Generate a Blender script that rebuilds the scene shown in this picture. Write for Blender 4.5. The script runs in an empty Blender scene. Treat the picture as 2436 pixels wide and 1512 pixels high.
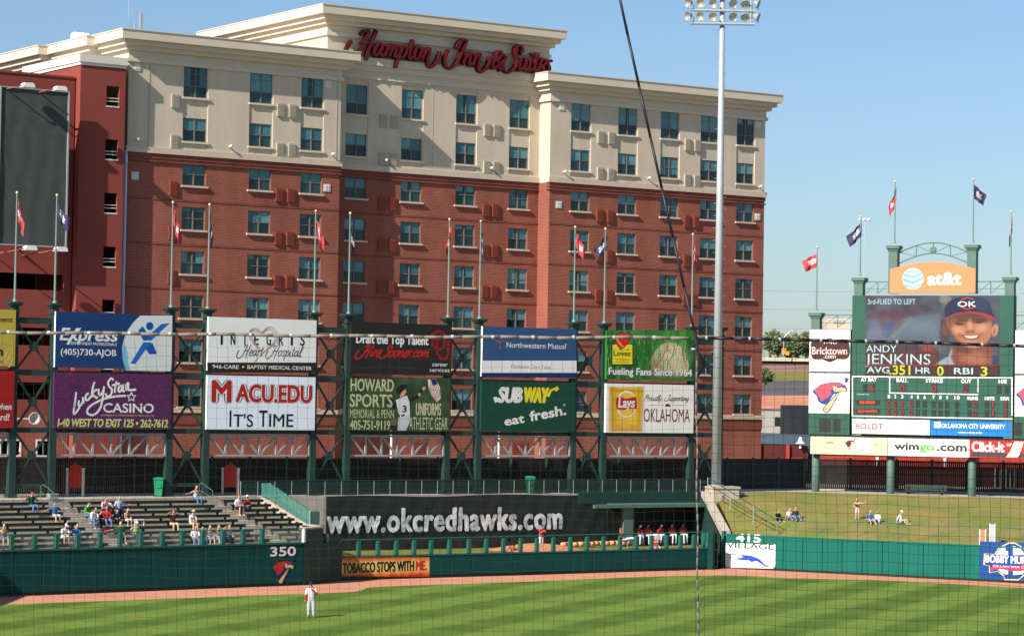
import bpy, bmesh, math, random
from mathutils import Vector, Matrix
from mathutils.geometry import tessellate_polygon
random.seed(7)
SC = bpy.context.scene
COL = SC.collection

# ------------------------------------------------------------------ camera
FPX, PW = 6300.0, 2436.0          # focal length and width in photo units
CU, CV, HORIZON, ROLL, EYE = 1218.0, 756.0, 950.0, 0.016, 11.7
PITCH = math.atan((HORIZON - CV) / FPX)
V_F = Vector((0, math.cos(PITCH), math.sin(PITCH)))
_r0 = Vector((1, 0, 0)); _u0 = Vector((0, -math.sin(PITCH), math.cos(PITCH)))
V_R = _r0 * math.cos(ROLL) + _u0 * math.sin(ROLL)
V_U = _u0 * math.cos(ROLL) - _r0 * math.sin(ROLL)
CAM = Vector((0, 0, EYE))
cd = bpy.data.cameras.new('camera'); cam = bpy.data.objects.new('camera', cd); COL.objects.link(cam)
cd.sensor_fit = 'HORIZONTAL'; cd.sensor_width = 36.0; cd.lens = 36.0 * FPX / PW
cd.clip_start = 0.5; cd.clip_end = 9000
cam.matrix_world = Matrix(((V_R.x, V_U.x, -V_F.x, 0), (V_R.y, V_U.y, -V_F.y, 0), (V_R.z, V_U.z, -V_F.z, EYE), (0, 0, 0, 1)))
SC.camera = cam

# ------------------------------------------------------------------ light
SUN_AZ, SUN_EL = math.radians(48.7), math.radians(35.5)     # direction the light travels, height of the sun
world = bpy.data.worlds.new('World'); SC.world = world; world.use_nodes = True
wn = world.node_tree
sky = wn.nodes.new('ShaderNodeTexSky'); sky.sky_type = 'NISHITA'; sky.sun_disc = False
sky.sun_elevation = SUN_EL; sky.sun_rotation = math.radians(221.3)
sky.altitude = 0; sky.air_density = 1.0; sky.dust_density = 0.85; sky.ozone_density = 5.4
wn.links.new(sky.outputs[0], wn.nodes['Background'].inputs[0])
wn.nodes['Background'].inputs[1].default_value = 0.080
ld = bpy.data.lights.new('sun', 'SUN'); ld.energy = 5.0; ld.angle = math.radians(0.5); ld.color = (1.0, 0.92, 0.80)
sun = bpy.data.objects.new('sun', ld); COL.objects.link(sun)
SUNV = Vector((math.cos(SUN_AZ) * math.cos(SUN_EL), math.sin(SUN_AZ) * math.cos(SUN_EL), -math.sin(SUN_EL)))
sun.rotation_euler = SUNV.to_track_quat('-Z', 'Y').to_euler(); sun.location = (-60, -60, 90)
SC.view_settings.view_transform = 'Standard'; SC.view_settings.look = 'None'
SC.view_settings.exposure = 0.68; SC.view_settings.gamma = 1.0

# ------------------------------------------------------------------ surveying: points of the place seen in the photo
def ray(u, v): return V_F * FPX + V_R * (u - CU) + V_U * (CV - v)
def on_level(u, v, z): d = ray(u, v); return CAM + d * ((z - EYE) / d.z)
def at_depth(u, v, y): d = ray(u, v); return CAM + d * (y / d.y)
class Line:
    """a vertical plane: s runs along it, t away from the camera, z up"""
    def __init__(self, x, y, deg):
        self.P = Vector((x, y, 0)); self.a = math.radians(deg)
        self.d = Vector((math.cos(self.a), math.sin(self.a), 0)); self.n = Vector((-math.sin(self.a), math.cos(self.a), 0))
    def uv(self, u, v, t=0.0):
        d = ray(u, v); q = self.P + self.n * t - CAM
        k = q.dot(self.n) / d.dot(self.n); w = CAM + d * k
        return (w - self.P).dot(self.d), w.z
    def pt(self, s, t, z): q = self.P + self.d * s + self.n * t; return Vector((q.x, q.y, z))
    def st(self, p): q = Vector((p.x, p.y, 0)) - self.P; return q.dot(self.d), q.dot(self.n)
FH = Line(-23.4, 191.5, 34.2)      # hotel front
FB = Line(-10.93, 179.0, 34.2)     # billboard columns
FL = Line(-12.67, 164.73, 39.3)    # left outfield wall
FP = Line(-10.59, 169.43, 34.7)    # bullpen wall
FC = Line(15.34, 188.64, -31.1)    # centre wall
FS = Line(28.5, 198.5, -24.0)      # scoreboard

# ------------------------------------------------------------------ objects
def link(o):
    COL.objects.link(o); return o
def thing(name, label, cat, loc=(0, 0, 0), rot=0.0, group=None):
    o = link(bpy.data.objects.new(name, None)); o.location = loc; o.rotation_euler = (0, 0, rot)
    o.empty_display_size = 0.3
    o['label'] = label; o['category'] = cat
    if group: o['group'] = group
    return o
def tag(o, label, cat, group=None):
    o['label'] = label; o['category'] = cat
    if group: o['group'] = group
    return o
def structure(o):
    o['kind'] = 'structure'; return o
def copy_tree(o, parent=None):
    c = o.copy(); COL.objects.link(c)
    if parent is not None: c.parent = parent
    for ch in list(o.children): copy_tree(ch, c)
    return c
class MB:
    def __init__(self): self.v = []; self.f = []; self.m = []; self.cur = 0
    def add(self, vs, fs):
        b = len(self.v); self.v += [tuple(p) for p in vs]
        for f in fs: self.f.append([b + i for i in f]); self.m.append(self.cur)
        return self
    def box(self, x0, x1, y0, y1, z0, z1):
        return self.add([(x0, y0, z0), (x1, y0, z0), (x1, y1, z0), (x0, y1, z0), (x0, y0, z1), (x1, y0, z1), (x1, y1, z1), (x0, y1, z1)],
                        [(0, 3, 2, 1), (4, 5, 6, 7), (0, 1, 5, 4), (1, 2, 6, 5), (2, 3, 7, 6), (3, 0, 4, 7)])
    def quad(self, *p): return self.add(p, [tuple(range(len(p)))])
    def tube(self, p, q, r, r2=None, n=8, w=None, caps=True):
        p = Vector(p); q = Vector(q); r2 = r if r2 is None else r2; d = (q - p)
        if d.length < 1e-6: return self
        d.normalize(); a = Vector((0, 0, 1)) if abs(d.z) < .9 else Vector((0, 1, 0))
        x = d.cross(a).normalized(); y = d.cross(x)
        ph = math.pi / n if n == 4 else 0
        vs = []
        for c, rr in ((p, r), (q, r2)):
            for i in range(n):
                an = 2 * math.pi * i / n + ph; vs.append(c + x * (math.cos(an) * rr) + y * (math.sin(an) * rr * (w or 1)))
        fs = [(i, (i + 1) % n, n + (i + 1) % n, n + i) for i in range(n)]
        if caps: fs += [tuple(reversed(range(n))), tuple(range(n, 2 * n))]
        return self.add(vs, fs)
    def bar(self, p, q, w, h=None):
        return self.tube(p, q, w * .7071, n=4, w=(h or w) / w)
    def path(self, pts, r, n=6):
        for a, b in zip(pts, pts[1:]): self.tube(a, b, r, n=n)
        return self
    def prism(self, poly, y0, y1):
        n = len(poly); tri = tessellate_polygon([[Vector((a, b, 0)) for a, b in poly]])
        vs = [(a, y0, b) for a, b in poly] + [(a, y1, b) for a, b in poly]
        fs = [tuple(t) for t in tri] + [tuple(n + i for i in reversed(t)) for t in tri]
        fs += [(i, (i + 1) % n, n + (i + 1) % n, n + i) for i in range(n)]
        return self.add(vs, fs)
    def slab(self, poly, z0, z1):
        n = len(poly); tri = tessellate_polygon([[Vector((a, b, 0)) for a, b in poly]])
        vs = [(a, b, z0) for a, b in poly] + [(a, b, z1) for a, b in poly]
        fs = [tuple(t) for t in tri] + [tuple(n + i for i in reversed(t)) for t in tri]
        fs += [(i, (i + 1) % n, n + (i + 1) % n, n + i) for i in range(n)]
        return self.add(vs, fs)
    def flat(self, poly, y):
        tri = tessellate_polygon([[Vector((a, b, 0)) for a, b in poly]])
        return self.add([(a, y, b) for a, b in poly], [tuple(t) for t in tri])
    def lathe(self, prof, c=(0, 0, 0), n=16, axis='z'):
        vs = []; k = len(prof)
        for i in range(n):
            a = 2 * math.pi * i / n
            for r, h in prof:
                x, y, z = r * math.cos(a), r * math.sin(a), h
                if axis == 'y': x, y, z = x, h, y
                vs.append((c[0] + x, c[1] + y, c[2] + z))
        fs = [(i * k + j, ((i + 1) % n) * k + j, ((i + 1) % n) * k + j + 1, i * k + j + 1) for i in range(n) for j in range(k - 1)]
        return self.add(vs, fs)
    def ball(self, c, rx, ry=None, rz=None, n=10, m=6):
        ry = ry or rx; rz = rz or rx
        prof = [(math.sin(math.pi * j / m), -math.cos(math.pi * j / m)) for j in range(m + 1)]
        b = len(self.v); self.lathe(prof, (0, 0, 0), n)
        for i in range(b, len(self.v)):
            x, y, z = self.v[i]; self.v[i] = (c[0] + x * rx, c[1] + y * ry, c[2] + z * rz)
        return self
    def build(self, name, mat, parent=None, smooth=False, bevel=0.0):
        me = bpy.data.meshes.new(name); me.from_pydata(self.v, [], self.f); me.update()
        for m in (mat if isinstance(mat, (list, tuple)) else [mat]): me.materials.append(m)
        if isinstance(mat, (list, tuple)): me.polygons.foreach_set('material_index', self.m)
        if smooth: me.polygons.foreach_set('use_smooth', [True] * len(me.polygons))
        o = link(bpy.data.objects.new(name, me))
        if parent is not None: o.parent = parent
        if bevel:
            b = o.modifiers.new('bevel', 'BEVEL'); b.width = bevel; b.segments = 2; b.limit_method = 'ANGLE'
        return o

# ------------------------------------------------------------------ materials
MATS = {}
def srgb(r, g, b):
    f = lambda c: ((c / 255 + .055) / 1.055) ** 2.4 if c > 10 else c / 3294.0
    return (f(r), f(g), f(b))
def mat(name, col, rough=.75, var=.10, scale=1.5, spec=.3, metal=0.0, bump=0.0, stretch=None, emit=None):
    """colour with a soft large-scale mottling and a finer grain"""
    if name in MATS: return MATS[name]
    m = bpy.data.materials.new(name); m.use_nodes = True; nt = m.node_tree; b = nt.nodes['Principled BSDF']
    b.inputs['Roughness'].default_value = rough; b.inputs['Metallic'].default_value = metal
    b.inputs['Specular IOR Level'].default_value = spec
    if var > 0:
        tc = nt.nodes.new('ShaderNodeTexCoord'); no = nt.nodes.new('ShaderNodeTexNoise')
        no.inputs['Scale'].default_value = scale; no.inputs['Detail'].default_value = 6; no.inputs['Roughness'].default_value = .65
        if stretch:
            mp = nt.nodes.new('ShaderNodeMapping'); mp.inputs['Scale'].default_value = stretch
            nt.links.new(tc.outputs['Object'], mp.inputs[0]); nt.links.new(mp.outputs[0], no.inputs['Vector'])
        else: nt.links.new(tc.outputs['Object'], no.inputs['Vector'])
        rp = nt.nodes.new('ShaderNodeMapRange'); rp.inputs[1].default_value = .25; rp.inputs[2].default_value = .75
        rp.inputs[3].default_value = 1 - var; rp.inputs[4].default_value = 1 + var
        nt.links.new(no.outputs[0], rp.inputs[0])
        mx = nt.nodes.new('ShaderNodeVectorMath'); mx.operation = 'SCALE'; mx.inputs[0].default_value = col
        nt.links.new(rp.outputs[0], mx.inputs['Scale']); nt.links.new(mx.outputs[0], b.inputs['Base Color'])
        if bump:
            bp = nt.nodes.new('ShaderNodeBump'); bp.inputs['Strength'].default_value = bump; bp.inputs['Distance'].default_value = .05
            nt.links.new(no.outputs[0], bp.inputs['Height']); nt.links.new(bp.outputs[0], b.inputs['Normal'])
    else: b.inputs['Base Color'].default_value = (*col, 1)
    if emit:
        b.inputs['Emission Color'].default_value = (*col, 1); b.inputs['Emission Strength'].default_value = emit
    MATS[name] = m; return m
def brick_mat(name, c1, c2, mortar, k=1.0):
    m = bpy.data.materials.new(name); m.use_nodes = True; nt = m.node_tree; b = nt.nodes['Principled BSDF']
    b.inputs['Roughness'].default_value = .9; b.inputs['Specular IOR Level'].default_value = .15
    tc = nt.nodes.new('ShaderNodeTexCoord'); sp = nt.nodes.new('ShaderNodeSeparateXYZ'); ad = nt.nodes.new('ShaderNodeMath'); cb = nt.nodes.new('ShaderNodeCombineXYZ')
    nt.links.new(tc.outputs['Object'], sp.inputs[0]); nt.links.new(sp.outputs[0], ad.inputs[0]); nt.links.new(sp.outputs[1], ad.inputs[1])
    nt.links.new(ad.outputs[0], cb.inputs[0]); nt.links.new(sp.outputs[2], cb.inputs[1])
    br = nt.nodes.new('ShaderNodeTexBrick'); br.inputs['Scale'].default_value = 1.0
    br.inputs['Brick Width'].default_value = .36 * k; br.inputs['Row Height'].default_value = .115 * k; br.inputs['Mortar Size'].default_value = .014 * k
    br.inputs['Color1'].default_value = (*c1, 1); br.inputs['Color2'].default_value = (*c2, 1); br.inputs['Mortar'].default_value = (*mortar, 1)
    nt.links.new(cb.outputs[0], br.inputs[0])
    no = nt.nodes.new('ShaderNodeTexNoise'); no.inputs['Scale'].default_value = .5; no.inputs['Detail'].default_value = 7
    mp = nt.nodes.new('ShaderNodeMapping'); mp.inputs['Scale'].default_value = (1, 1, .35); nt.links.new(tc.outputs['Object'], mp.inputs[0]); nt.links.new(mp.outputs[0], no.inputs['Vector'])
    rp = nt.nodes.new('ShaderNodeMapRange'); rp.inputs[1].default_value = .25; rp.inputs[2].default_value = .75; rp.inputs[3].default_value = .76; rp.inputs[4].default_value = 1.20
    nt.links.new(no.outputs[0], rp.inputs[0])
    mx = nt.nodes.new('ShaderNodeVectorMath'); mx.operation = 'SCALE'
    nt.links.new(br.outputs[0], mx.inputs[0]); nt.links.new(rp.outputs[0], mx.inputs['Scale']); nt.links.new(mx.outputs[0], b.inputs['Base Color'])
    return m
GREEN = mat('pine green steel', (.017, .046, .041), .5, .18, 1.2)
GREEN_LT = mat('sage green steel', (.085, .150, .125), .55, .12, 1.2)
DKGREEN = mat('deep green paint', (.010, .042, .036), .6, .15, 1.0)
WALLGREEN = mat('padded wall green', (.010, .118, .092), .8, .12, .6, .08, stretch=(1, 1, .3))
POSTGREEN = mat('teal rail paint', (.010, .105, .085), .5, .12, 2)
BLACKST = mat('black steel', (.010, .013, .013), .6, .2, 2)
CONC = mat('pale concrete', (.38, .34, .28), .9, .16, 1.3, .15)
CONC_DK = mat('worn concrete', (.42, .37, .30), .9, .22, 1.1, .15)
WHITE = mat('white paint', (.74, .74, .73), .6, .06, 2)
GALV = mat('galvanised steel', (.36, .40, .41), .45, .12, 2, .4, .3)
SILVER = mat('bright aluminium', (.55, .57, .58), .35, .08, 3, .5, .5)
BLACK = mat('black print', (.008, .008, .009), .7, .1)
# ------------------------------------------------------------------ lettering
_FONT_H = None
def text_mesh(s, bold=0.0, extrude=0.0, shear=0.0, spacing=1.0):
    c = bpy.data.curves.new('lettering', 'FONT'); c.body = s; c.size = 1.0; c.offset = bold; c.extrude = extrude; c.shear = shear
    c.space_character = spacing; c.resolution_u = 3; c.fill_mode = 'BOTH' if extrude else 'FRONT'
    o = bpy.data.objects.new('lettering', c); COL.objects.link(o)
    bpy.context.view_layer.update()
    me = bpy.data.meshes.new_from_object(o.evaluated_get(bpy.context.evaluated_depsgraph_get()))
    bpy.data.objects.remove(o); bpy.data.curves.remove(c)
    me.name = 'lettering'; return me
def cap_height():
    global _FONT_H
    if _FONT_H is None:
        me = text_mesh('H'); _FONT_H = max(v.co.y for v in me.vertices); bpy.data.meshes.remove(me)
    return _FONT_H
def text(s, A, B, h, m, parent, y=-.02, bold=0.0, shear=0.0, extrude=0.0, spacing=1.0, name='lettering', slant=0.0):
    """s is fitted between local (x,z) points A and B on its baseline with capitals h tall"""
    me = text_mesh(s, 0, 0, shear, spacing)
    xs = [v.co.x for v in me.vertices]; x0, x1 = min(xs), max(xs)
    ax, az = A; bx, bz = B; L = math.hypot(bx - ax, bz - az); ex = ((bx - ax) / L, (bz - az) / L); ez = (-ex[1], ex[0])
    ch = cap_height(); r = max(0.0, bold) / ch * h * .8
    ax += ex[0] * r; az += ex[1] * r + r * .5; L -= 2 * r; h -= r
    pts = []
    for v in me.vertices:
        p = (v.co.x - x0) / (x1 - x0) * L; q = v.co.y / ch * h; p += q * slant
        pts.append((ax + ex[0] * p + ez[0] * q, y, az + ex[1] * p + ez[1] * q))
    mb = MB(); fs = [tuple(p.vertices) for p in me.polygons]
    mb.add(pts, fs)
    if r > 0:
        K = 6 if h < 1.2 else 10
        for i in range(K):
            dx, dz = r * math.cos(2 * math.pi * i / K), r * .8 * math.sin(2 * math.pi * i / K)
            mb.add([(a + dx, b - .0002 * (i + 1), c + dz) for a, b, c in pts], fs)
    if extrude:
        pts2 = [(a, b + extrude, c) for a, b, c in pts]; n = len(pts)
        cnt = {}
        for f in fs:
            for i in range(len(f)):
                e = (f[i], f[(i + 1) % len(f)]); cnt[e] = cnt.get(e, 0) + 1
        mb.add(pts + pts2, [(a, b, n + b, n + a) for (a, b) in cnt if (b, a) not in cnt])
    bpy.data.meshes.remove(me)
    return mb.build(name, m, parent)
def smooth_line(pts, k=5):
    out = []; n = len(pts)
    for i in range(n - 1):
        p0 = pts[max(i - 1, 0)]; p1 = pts[i]; p2 = pts[i + 1]; p3 = pts[min(i + 2, n - 1)]
        for j in range(k):
            t = j / k; t2 = t * t; t3 = t2 * t
            out.append(tuple(.5 * (2 * p1[a] + (p2[a] - p0[a]) * t + (2 * p0[a] - 5 * p1[a] + 4 * p2[a] - p3[a]) * t2 + (3 * p1[a] - p0[a] - 3 * p2[a] + p3[a]) * t3) for a in (0, 1)))
    out.append(pts[-1]); return out
def ribbon(mb, pts, w, y, depth=0.0, taper=True, pen=False):
    n = len(pts)
    if n < 2: return
    L = []; R = []
    for i, p in enumerate(pts):
        a = pts[max(i - 1, 0)]; b = pts[min(i + 1, n - 1)]
        dx, dz = b[0] - a[0], b[1] - a[1]; l = math.hypot(dx, dz) or 1e-6
        e = min(i, n - 1 - i); ww = w * .5 * (min(1, .55 + .25 * e) if taper else 1) * ((.62 + .58 * abs(dz / l + .25 * dx / l)) if pen else 1)
        L.append((p[0] - dz / l * ww, y - i * .0004, p[1] + dx / l * ww)); R.append((p[0] + dz / l * ww, y - i * .0004, p[1] - dx / l * ww))
    vs = L + R; fs = [(i, i + 1, n + i + 1, n + i) for i in range(n - 1)]
    if depth:
        vs = vs + [(a, b + depth, c) for a, b, c in vs]; k = 2 * n
        fs += [(i, i + 1, k + i + 1, k + i) for i in range(n - 1)] + [(n + i, n + i + 1, k + n + i + 1, k + n + i) for i in range(n - 1)]
        fs += [(0, n, k + n, k), (n - 1, 2 * n - 1, k + 2 * n - 1, k + n - 1)]
    mb.add(vs, fs)
SCRIPT = {
 'a': ([[(.62, .85), (.4, 1), (.14, .72), (.1, .3), (.28, 0), (.52, .3), (.66, .95)], [(.66, .95), (.62, .25), (.76, 0), (.95, .2)]], .9),
 'm': ([[(0, .7), (.12, .95), (.15, .5), (.12, 0)], [(.12, .3), (.3, .85), (.45, .95), (.5, .6), (.48, 0)], [(.48, .3), (.66, .85), (.82, .95), (.87, .5), (.9, .1), (1.05, .02), (1.15, .2)]], 1.12),
 'n': ([[(0, .7), (.12, .95), (.15, .5), (.12, 0)], [(.12, .3), (.32, .85), (.5, .95), (.55, .5), (.6, .1), (.72, 0), (.85, .2)]], .82),
 'N': ([[(0, .7), (.12, .95), (.15, .5), (.12, 0)], [(.12, .3), (.32, .85), (.5, .95), (.56, .5), (.6, -.05), (.85, -.45), (1.2, -.3), (1.42, .25), (1.4, .8)]], 1.65),
 'p': ([[(0, .7), (.12, .95), (.13, .4), (.1, -.75)], [(.12, .3), (.3, .9), (.52, .9), (.62, .5), (.45, .05), (.15, .1)]], .74),
 't': ([[(.22, 1.5), (.17, .6), (.2, .12), (.34, 0), (.48, .2)], [(0, 1.05), (.42, 1.1)]], .48),
 'o': ([[(.35, 1), (.1, .8), (.08, .25), (.3, 0), (.55, .2), (.58, .75), (.35, 1), (.5, .85), (.75, .85)]], .72),
 'i': ([[(.1, .9), (.1, .3), (.22, 0), (.38, .2)], [(.12, 1.3), (.14, 1.42)]], .38),
 'u': ([[(.05, .95), (.05, .3), (.22, 0), (.45, .25), (.55, .95)], [(.55, .95), (.55, .25), (.67, 0), (.8, .2)]], .8),
 'e': ([[(.08, .45), (.5, .6), (.45, .95), (.2, .95), (.06, .5), (.15, .05), (.4, 0), (.6, .25)]], .6),
 's': ([[(.48, .85), (.3, 1), (.12, .8), (.4, .35), (.35, .02), (.05, .05)]], .55),
 'c': ([[(.5, .8), (.3, 1), (.08, .6), (.15, .08), (.4, 0), (.6, .25)]], .58),
 'k': ([[(.1, 1.8), (.08, 0)], [(.5, .95), (.12, .45), (.35, .35), (.5, 0), (.68, .15)]], .65),
 'y': ([[(.05, .95), (.08, .4), (.25, .15), (.5, .5), (.55, .95)], [(.55, .95), (.5, -.3), (.3, -.75), (.05, -.5)]], .65),
 'Y': ([[(.05, .95), (.08, .4), (.25, .15), (.5, .5), (.55, .95)], [(.55, .95), (.3, -.4), (-.3, -1.1), (-.9, -1.0), (-.7, -.5), (.4, .0), (1.8, .15), (2.4, .1)]], .75),
 'r': ([[(0, .7), (.12, .95), (.14, .5), (.12, 0)], [(.12, .5), (.25, .9), (.45, .9), (.48, .75)]], .5),
 'l': ([[(.2, .6), (.3, 1.6), (.18, 1.8), (.1, 1), (.15, .1), (.3, 0), (.42, .2)]], .4),
 'd': ([[(.6, .85), (.35, 1), (.1, .6), (.15, .05), (.4, .1), (.62, .6), (.68, 1.8)], [(.68, 1.8), (.65, .2), (.78, 0), (.92, .2)]], .88),
 'g': ([[(.62, .85), (.4, 1), (.14, .72), (.1, .3), (.28, 0), (.52, .3), (.66, .95)], [(.66, .95), (.6, -.3), (.35, -.75), (.05, -.5)]], .8),
 '.': ([[(.1, 0), (.16, .1)]], .35), ' ': ([], .5),
 'H': ([[(0, 1.5), (.18, 1.78), (.55, 1.88)], [(.55, 1.88), (.4, .8), (.22, .1), (-.1, -.35), (-.5, -.4), (-.8, 0), (-.78, .6), (-.62, .95)], [(1.15, 1.95), (.98, .9), (.88, .1), (.92, -.4)], [(.1, .85), (1.1, .92)]], 1.3),
 'h': ([[(.15, 1.8), (.1, 0)], [(.1, .3), (.3, .9), (.5, .95), (.55, .5), (.58, .05)]], .7),
 'Z': ([[(.0, 1.5), (.2, 1.75), (.5, 1.8), (.35, .8), (.1, 0), (-.15, .05)], [(.95, 1.8), (.8, .8), (.7, .1), (.9, .1)], [(.2, .9), (.95, .95)]], 1.1),
 'I': ([[(1.25, 1.9), (.8, 1.85), (.55, 1.45), (.68, 1.15)], [(1.25, 1.9), (1.05, .8), (.85, .0), (.45, -.42), (.0, -.25), (-.22, .4), (-.05, 1.0)]], 1.3),
 'S': ([[(1.2, 1.25), (1.28, 1.6), (1.0, 1.92), (.7, 1.7), (.8, 1.2), (1.1, .7), (1.0, .1), (.55, -.3), (.05, -.05), (-.08, .5), (.1, 1.0)]], 1.3),
 'T': ([[(.9, 1.5), (.75, 1.85), (.4, 1.75), (.35, 1.3), (.65, .8), (.6, .2), (.3, -.05), (.0, .15)]], .95),
 '&': ([[(.95, -.25), (.5, .45), (.25, 1.0), (.45, 1.3), (.65, 1.05), (.4, .7), (.05, .3), (.3, -.05), (.7, .25), (.85, .6)]], 1.05),
 'L': ([[(.5, 1.9), (.3, .6), (.1, -.1), (.3, -.1), (.6, .2)]], .6),
 'P': ([[(.3, 1.75), (.1, 0)], [(-.1, 1.4), (.3, 1.85), (.75, 1.6), (.5, .95), (.2, .9)]], .75),
 'J': ([[(.7, 1.8), (.45, .2), (.1, -.35), (-.2, .1)]], .75),
}
def script(s, A, B, h, w, m, parent, y=-.02, slant=.22, depth=0.0, name='lettering', back=None, bw=0.0):
    """handwritten lettering, x-height h, strokes w wide, fitted between A and B"""
    st = []; x = 0.0
    for ch in s:
        g, adv = SCRIPT[ch]
        for k in g: st.append([(px + x + pz * slant, pz) for px, pz in smooth_line(k)])
        x += adv
    x0 = min(p[0] for k in st for p in k); x1 = max(p[0] for k in st for p in k)
    ax, az = A; bx, bz = B; L = math.hypot(bx - ax, bz - az); ex = ((bx - ax) / L, (bz - az) / L); ez = (-ex[1], ex[0])
    def tr(p): a = (p[0] - x0) / (x1 - x0) * L; b = p[1] * h; return (ax + ex[0] * a + ez[0] * b, az + ex[1] * a + ez[1] * b)
    mb = MB(); mk = MB()
    for i, k in enumerate(st):
        q = [tr(p) for p in k]; ribbon(mb, q, w, y - .012 * i * (h if h < 1 else 1), depth, pen=back is not None)
        if back: ribbon(mk, q, w + bw, y + .05 - .004 * i, depth * .6, taper=False, pen=True)
    o = mb.build(name, m, parent)
    if back: mk.build(name + '_back', back, parent)
    return o
class Board:
    """a flat printed board in the plane of a Line; points are read in the pixels of one zoomed crop of the photo"""
    def __init__(self, line, t, crop, out_w, root=None, base=None):
        self.ln, self.t = line, t; self.x0, self.y0, x1, y1 = crop; self.k = (x1 - self.x0) / out_w
        self.root = root; self.base = base
    def p(self, zx, zy):
        u = (self.x0 + zx * self.k) * .72178; v = (self.y0 + zy * self.k) * .72178
        s, z = self.ln.uv(u, v, self.t); return (s - self.base[0], z - self.base[1])
    def h(self, zx, zy, px): a = self.p(zx, zy); b = self.p(zx, zy - px); return b[1] - a[1]
    def text(self, s, x0, y0, x1, y1, hp, m, y=-.02, **k):
        A = self.p(x0, y0); B = self.p(x1, y1)
        if not k.pop('free', False): B = (B[0], (A[1] + B[1]) / 2); A = (A[0], B[1])
        return text(s, A, B, self.h(x0, y0, hp), m, self.root, y, **k)
    def script(self, s, x0, y0, x1, y1, hp, wp, m, y=-.02, **k):
        return script(s, self.p(x0, y0), self.p(x1, y1), self.h(x0, y0, hp), self.h(x0, y0, wp), m, self.root, y, **k)
    def poly(self, pts, m, y=-.012, name='emblem', sm=False):
        q = [self.p(*a) for a in pts]
        if sm: q = smooth_line(q + [q[0]], 4)[:-1]
        return MB().flat(q, y).build(name, m, self.root)
    def polys(self, lst, m, y=-.012, name='emblem', sm=False, each=True):
        if each:
            for i, pts in enumerate(lst): self.poly(pts, m, y - i * .0006, name, sm)
            return
        mb = MB()
        for i, pts in enumerate(lst):
            q = [self.p(*a) for a in pts]
            if sm: q = smooth_line(q + [q[0]], 4)[:-1]
            mb.flat(q, y - i * .0006)
        return mb.build(name, m, self.root)
    def rect(self, x0, y0, x1, y1, m, y=-.008, name='print'):
        return self.poly([(x0, y0), (x1, y0), (x1, y1), (x0, y1)], m, y, name)
    def ell(self, cx, cy, rx, ry, m, y=-.012, name='emblem', n=24, a0=0, a1=360):
        return self.poly([(cx + rx * math.cos(math.radians(a0 + (a1 - a0) * i / n)), cy + ry * math.sin(math.radians(a0 + (a1 - a0) * i / n))) for i in range(n + (a1 - a0 != 360))], m, y, name)
    def line(self, lst, wp, m, y=-.016, name='emblem', sm=False):
        mb = MB()
        for i, pts in enumerate(lst):
            q = [self.p(*a) for a in pts]
            if sm: q = smooth_line(q, 5)
            ribbon(mb, q, self.h(*pts[0], wp), y - i * .002, taper=False)
        return mb.build(name, m, self.root)
def ink(name, r, g, b, k=.78):
    """printed colour, given as it looks on paper"""
    c = srgb(r, g, b); return mat('ink ' + name, tuple(x * k for x in c), .6, .06, .8)
I_WHITE = ink('white', 245, 245, 245); I_RED = ink('red', 190, 35, 30); I_NAVY = ink('navy', 20, 45, 105); I_YEL = ink('yellow', 245, 225, 40)
I_BLACK = ink('black', 25, 25, 28); I_GREY = ink('grey', 110, 110, 110); I_CREAM = ink('cream', 245, 232, 185); I_TAN = ink('tan', 225, 195, 140)

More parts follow.
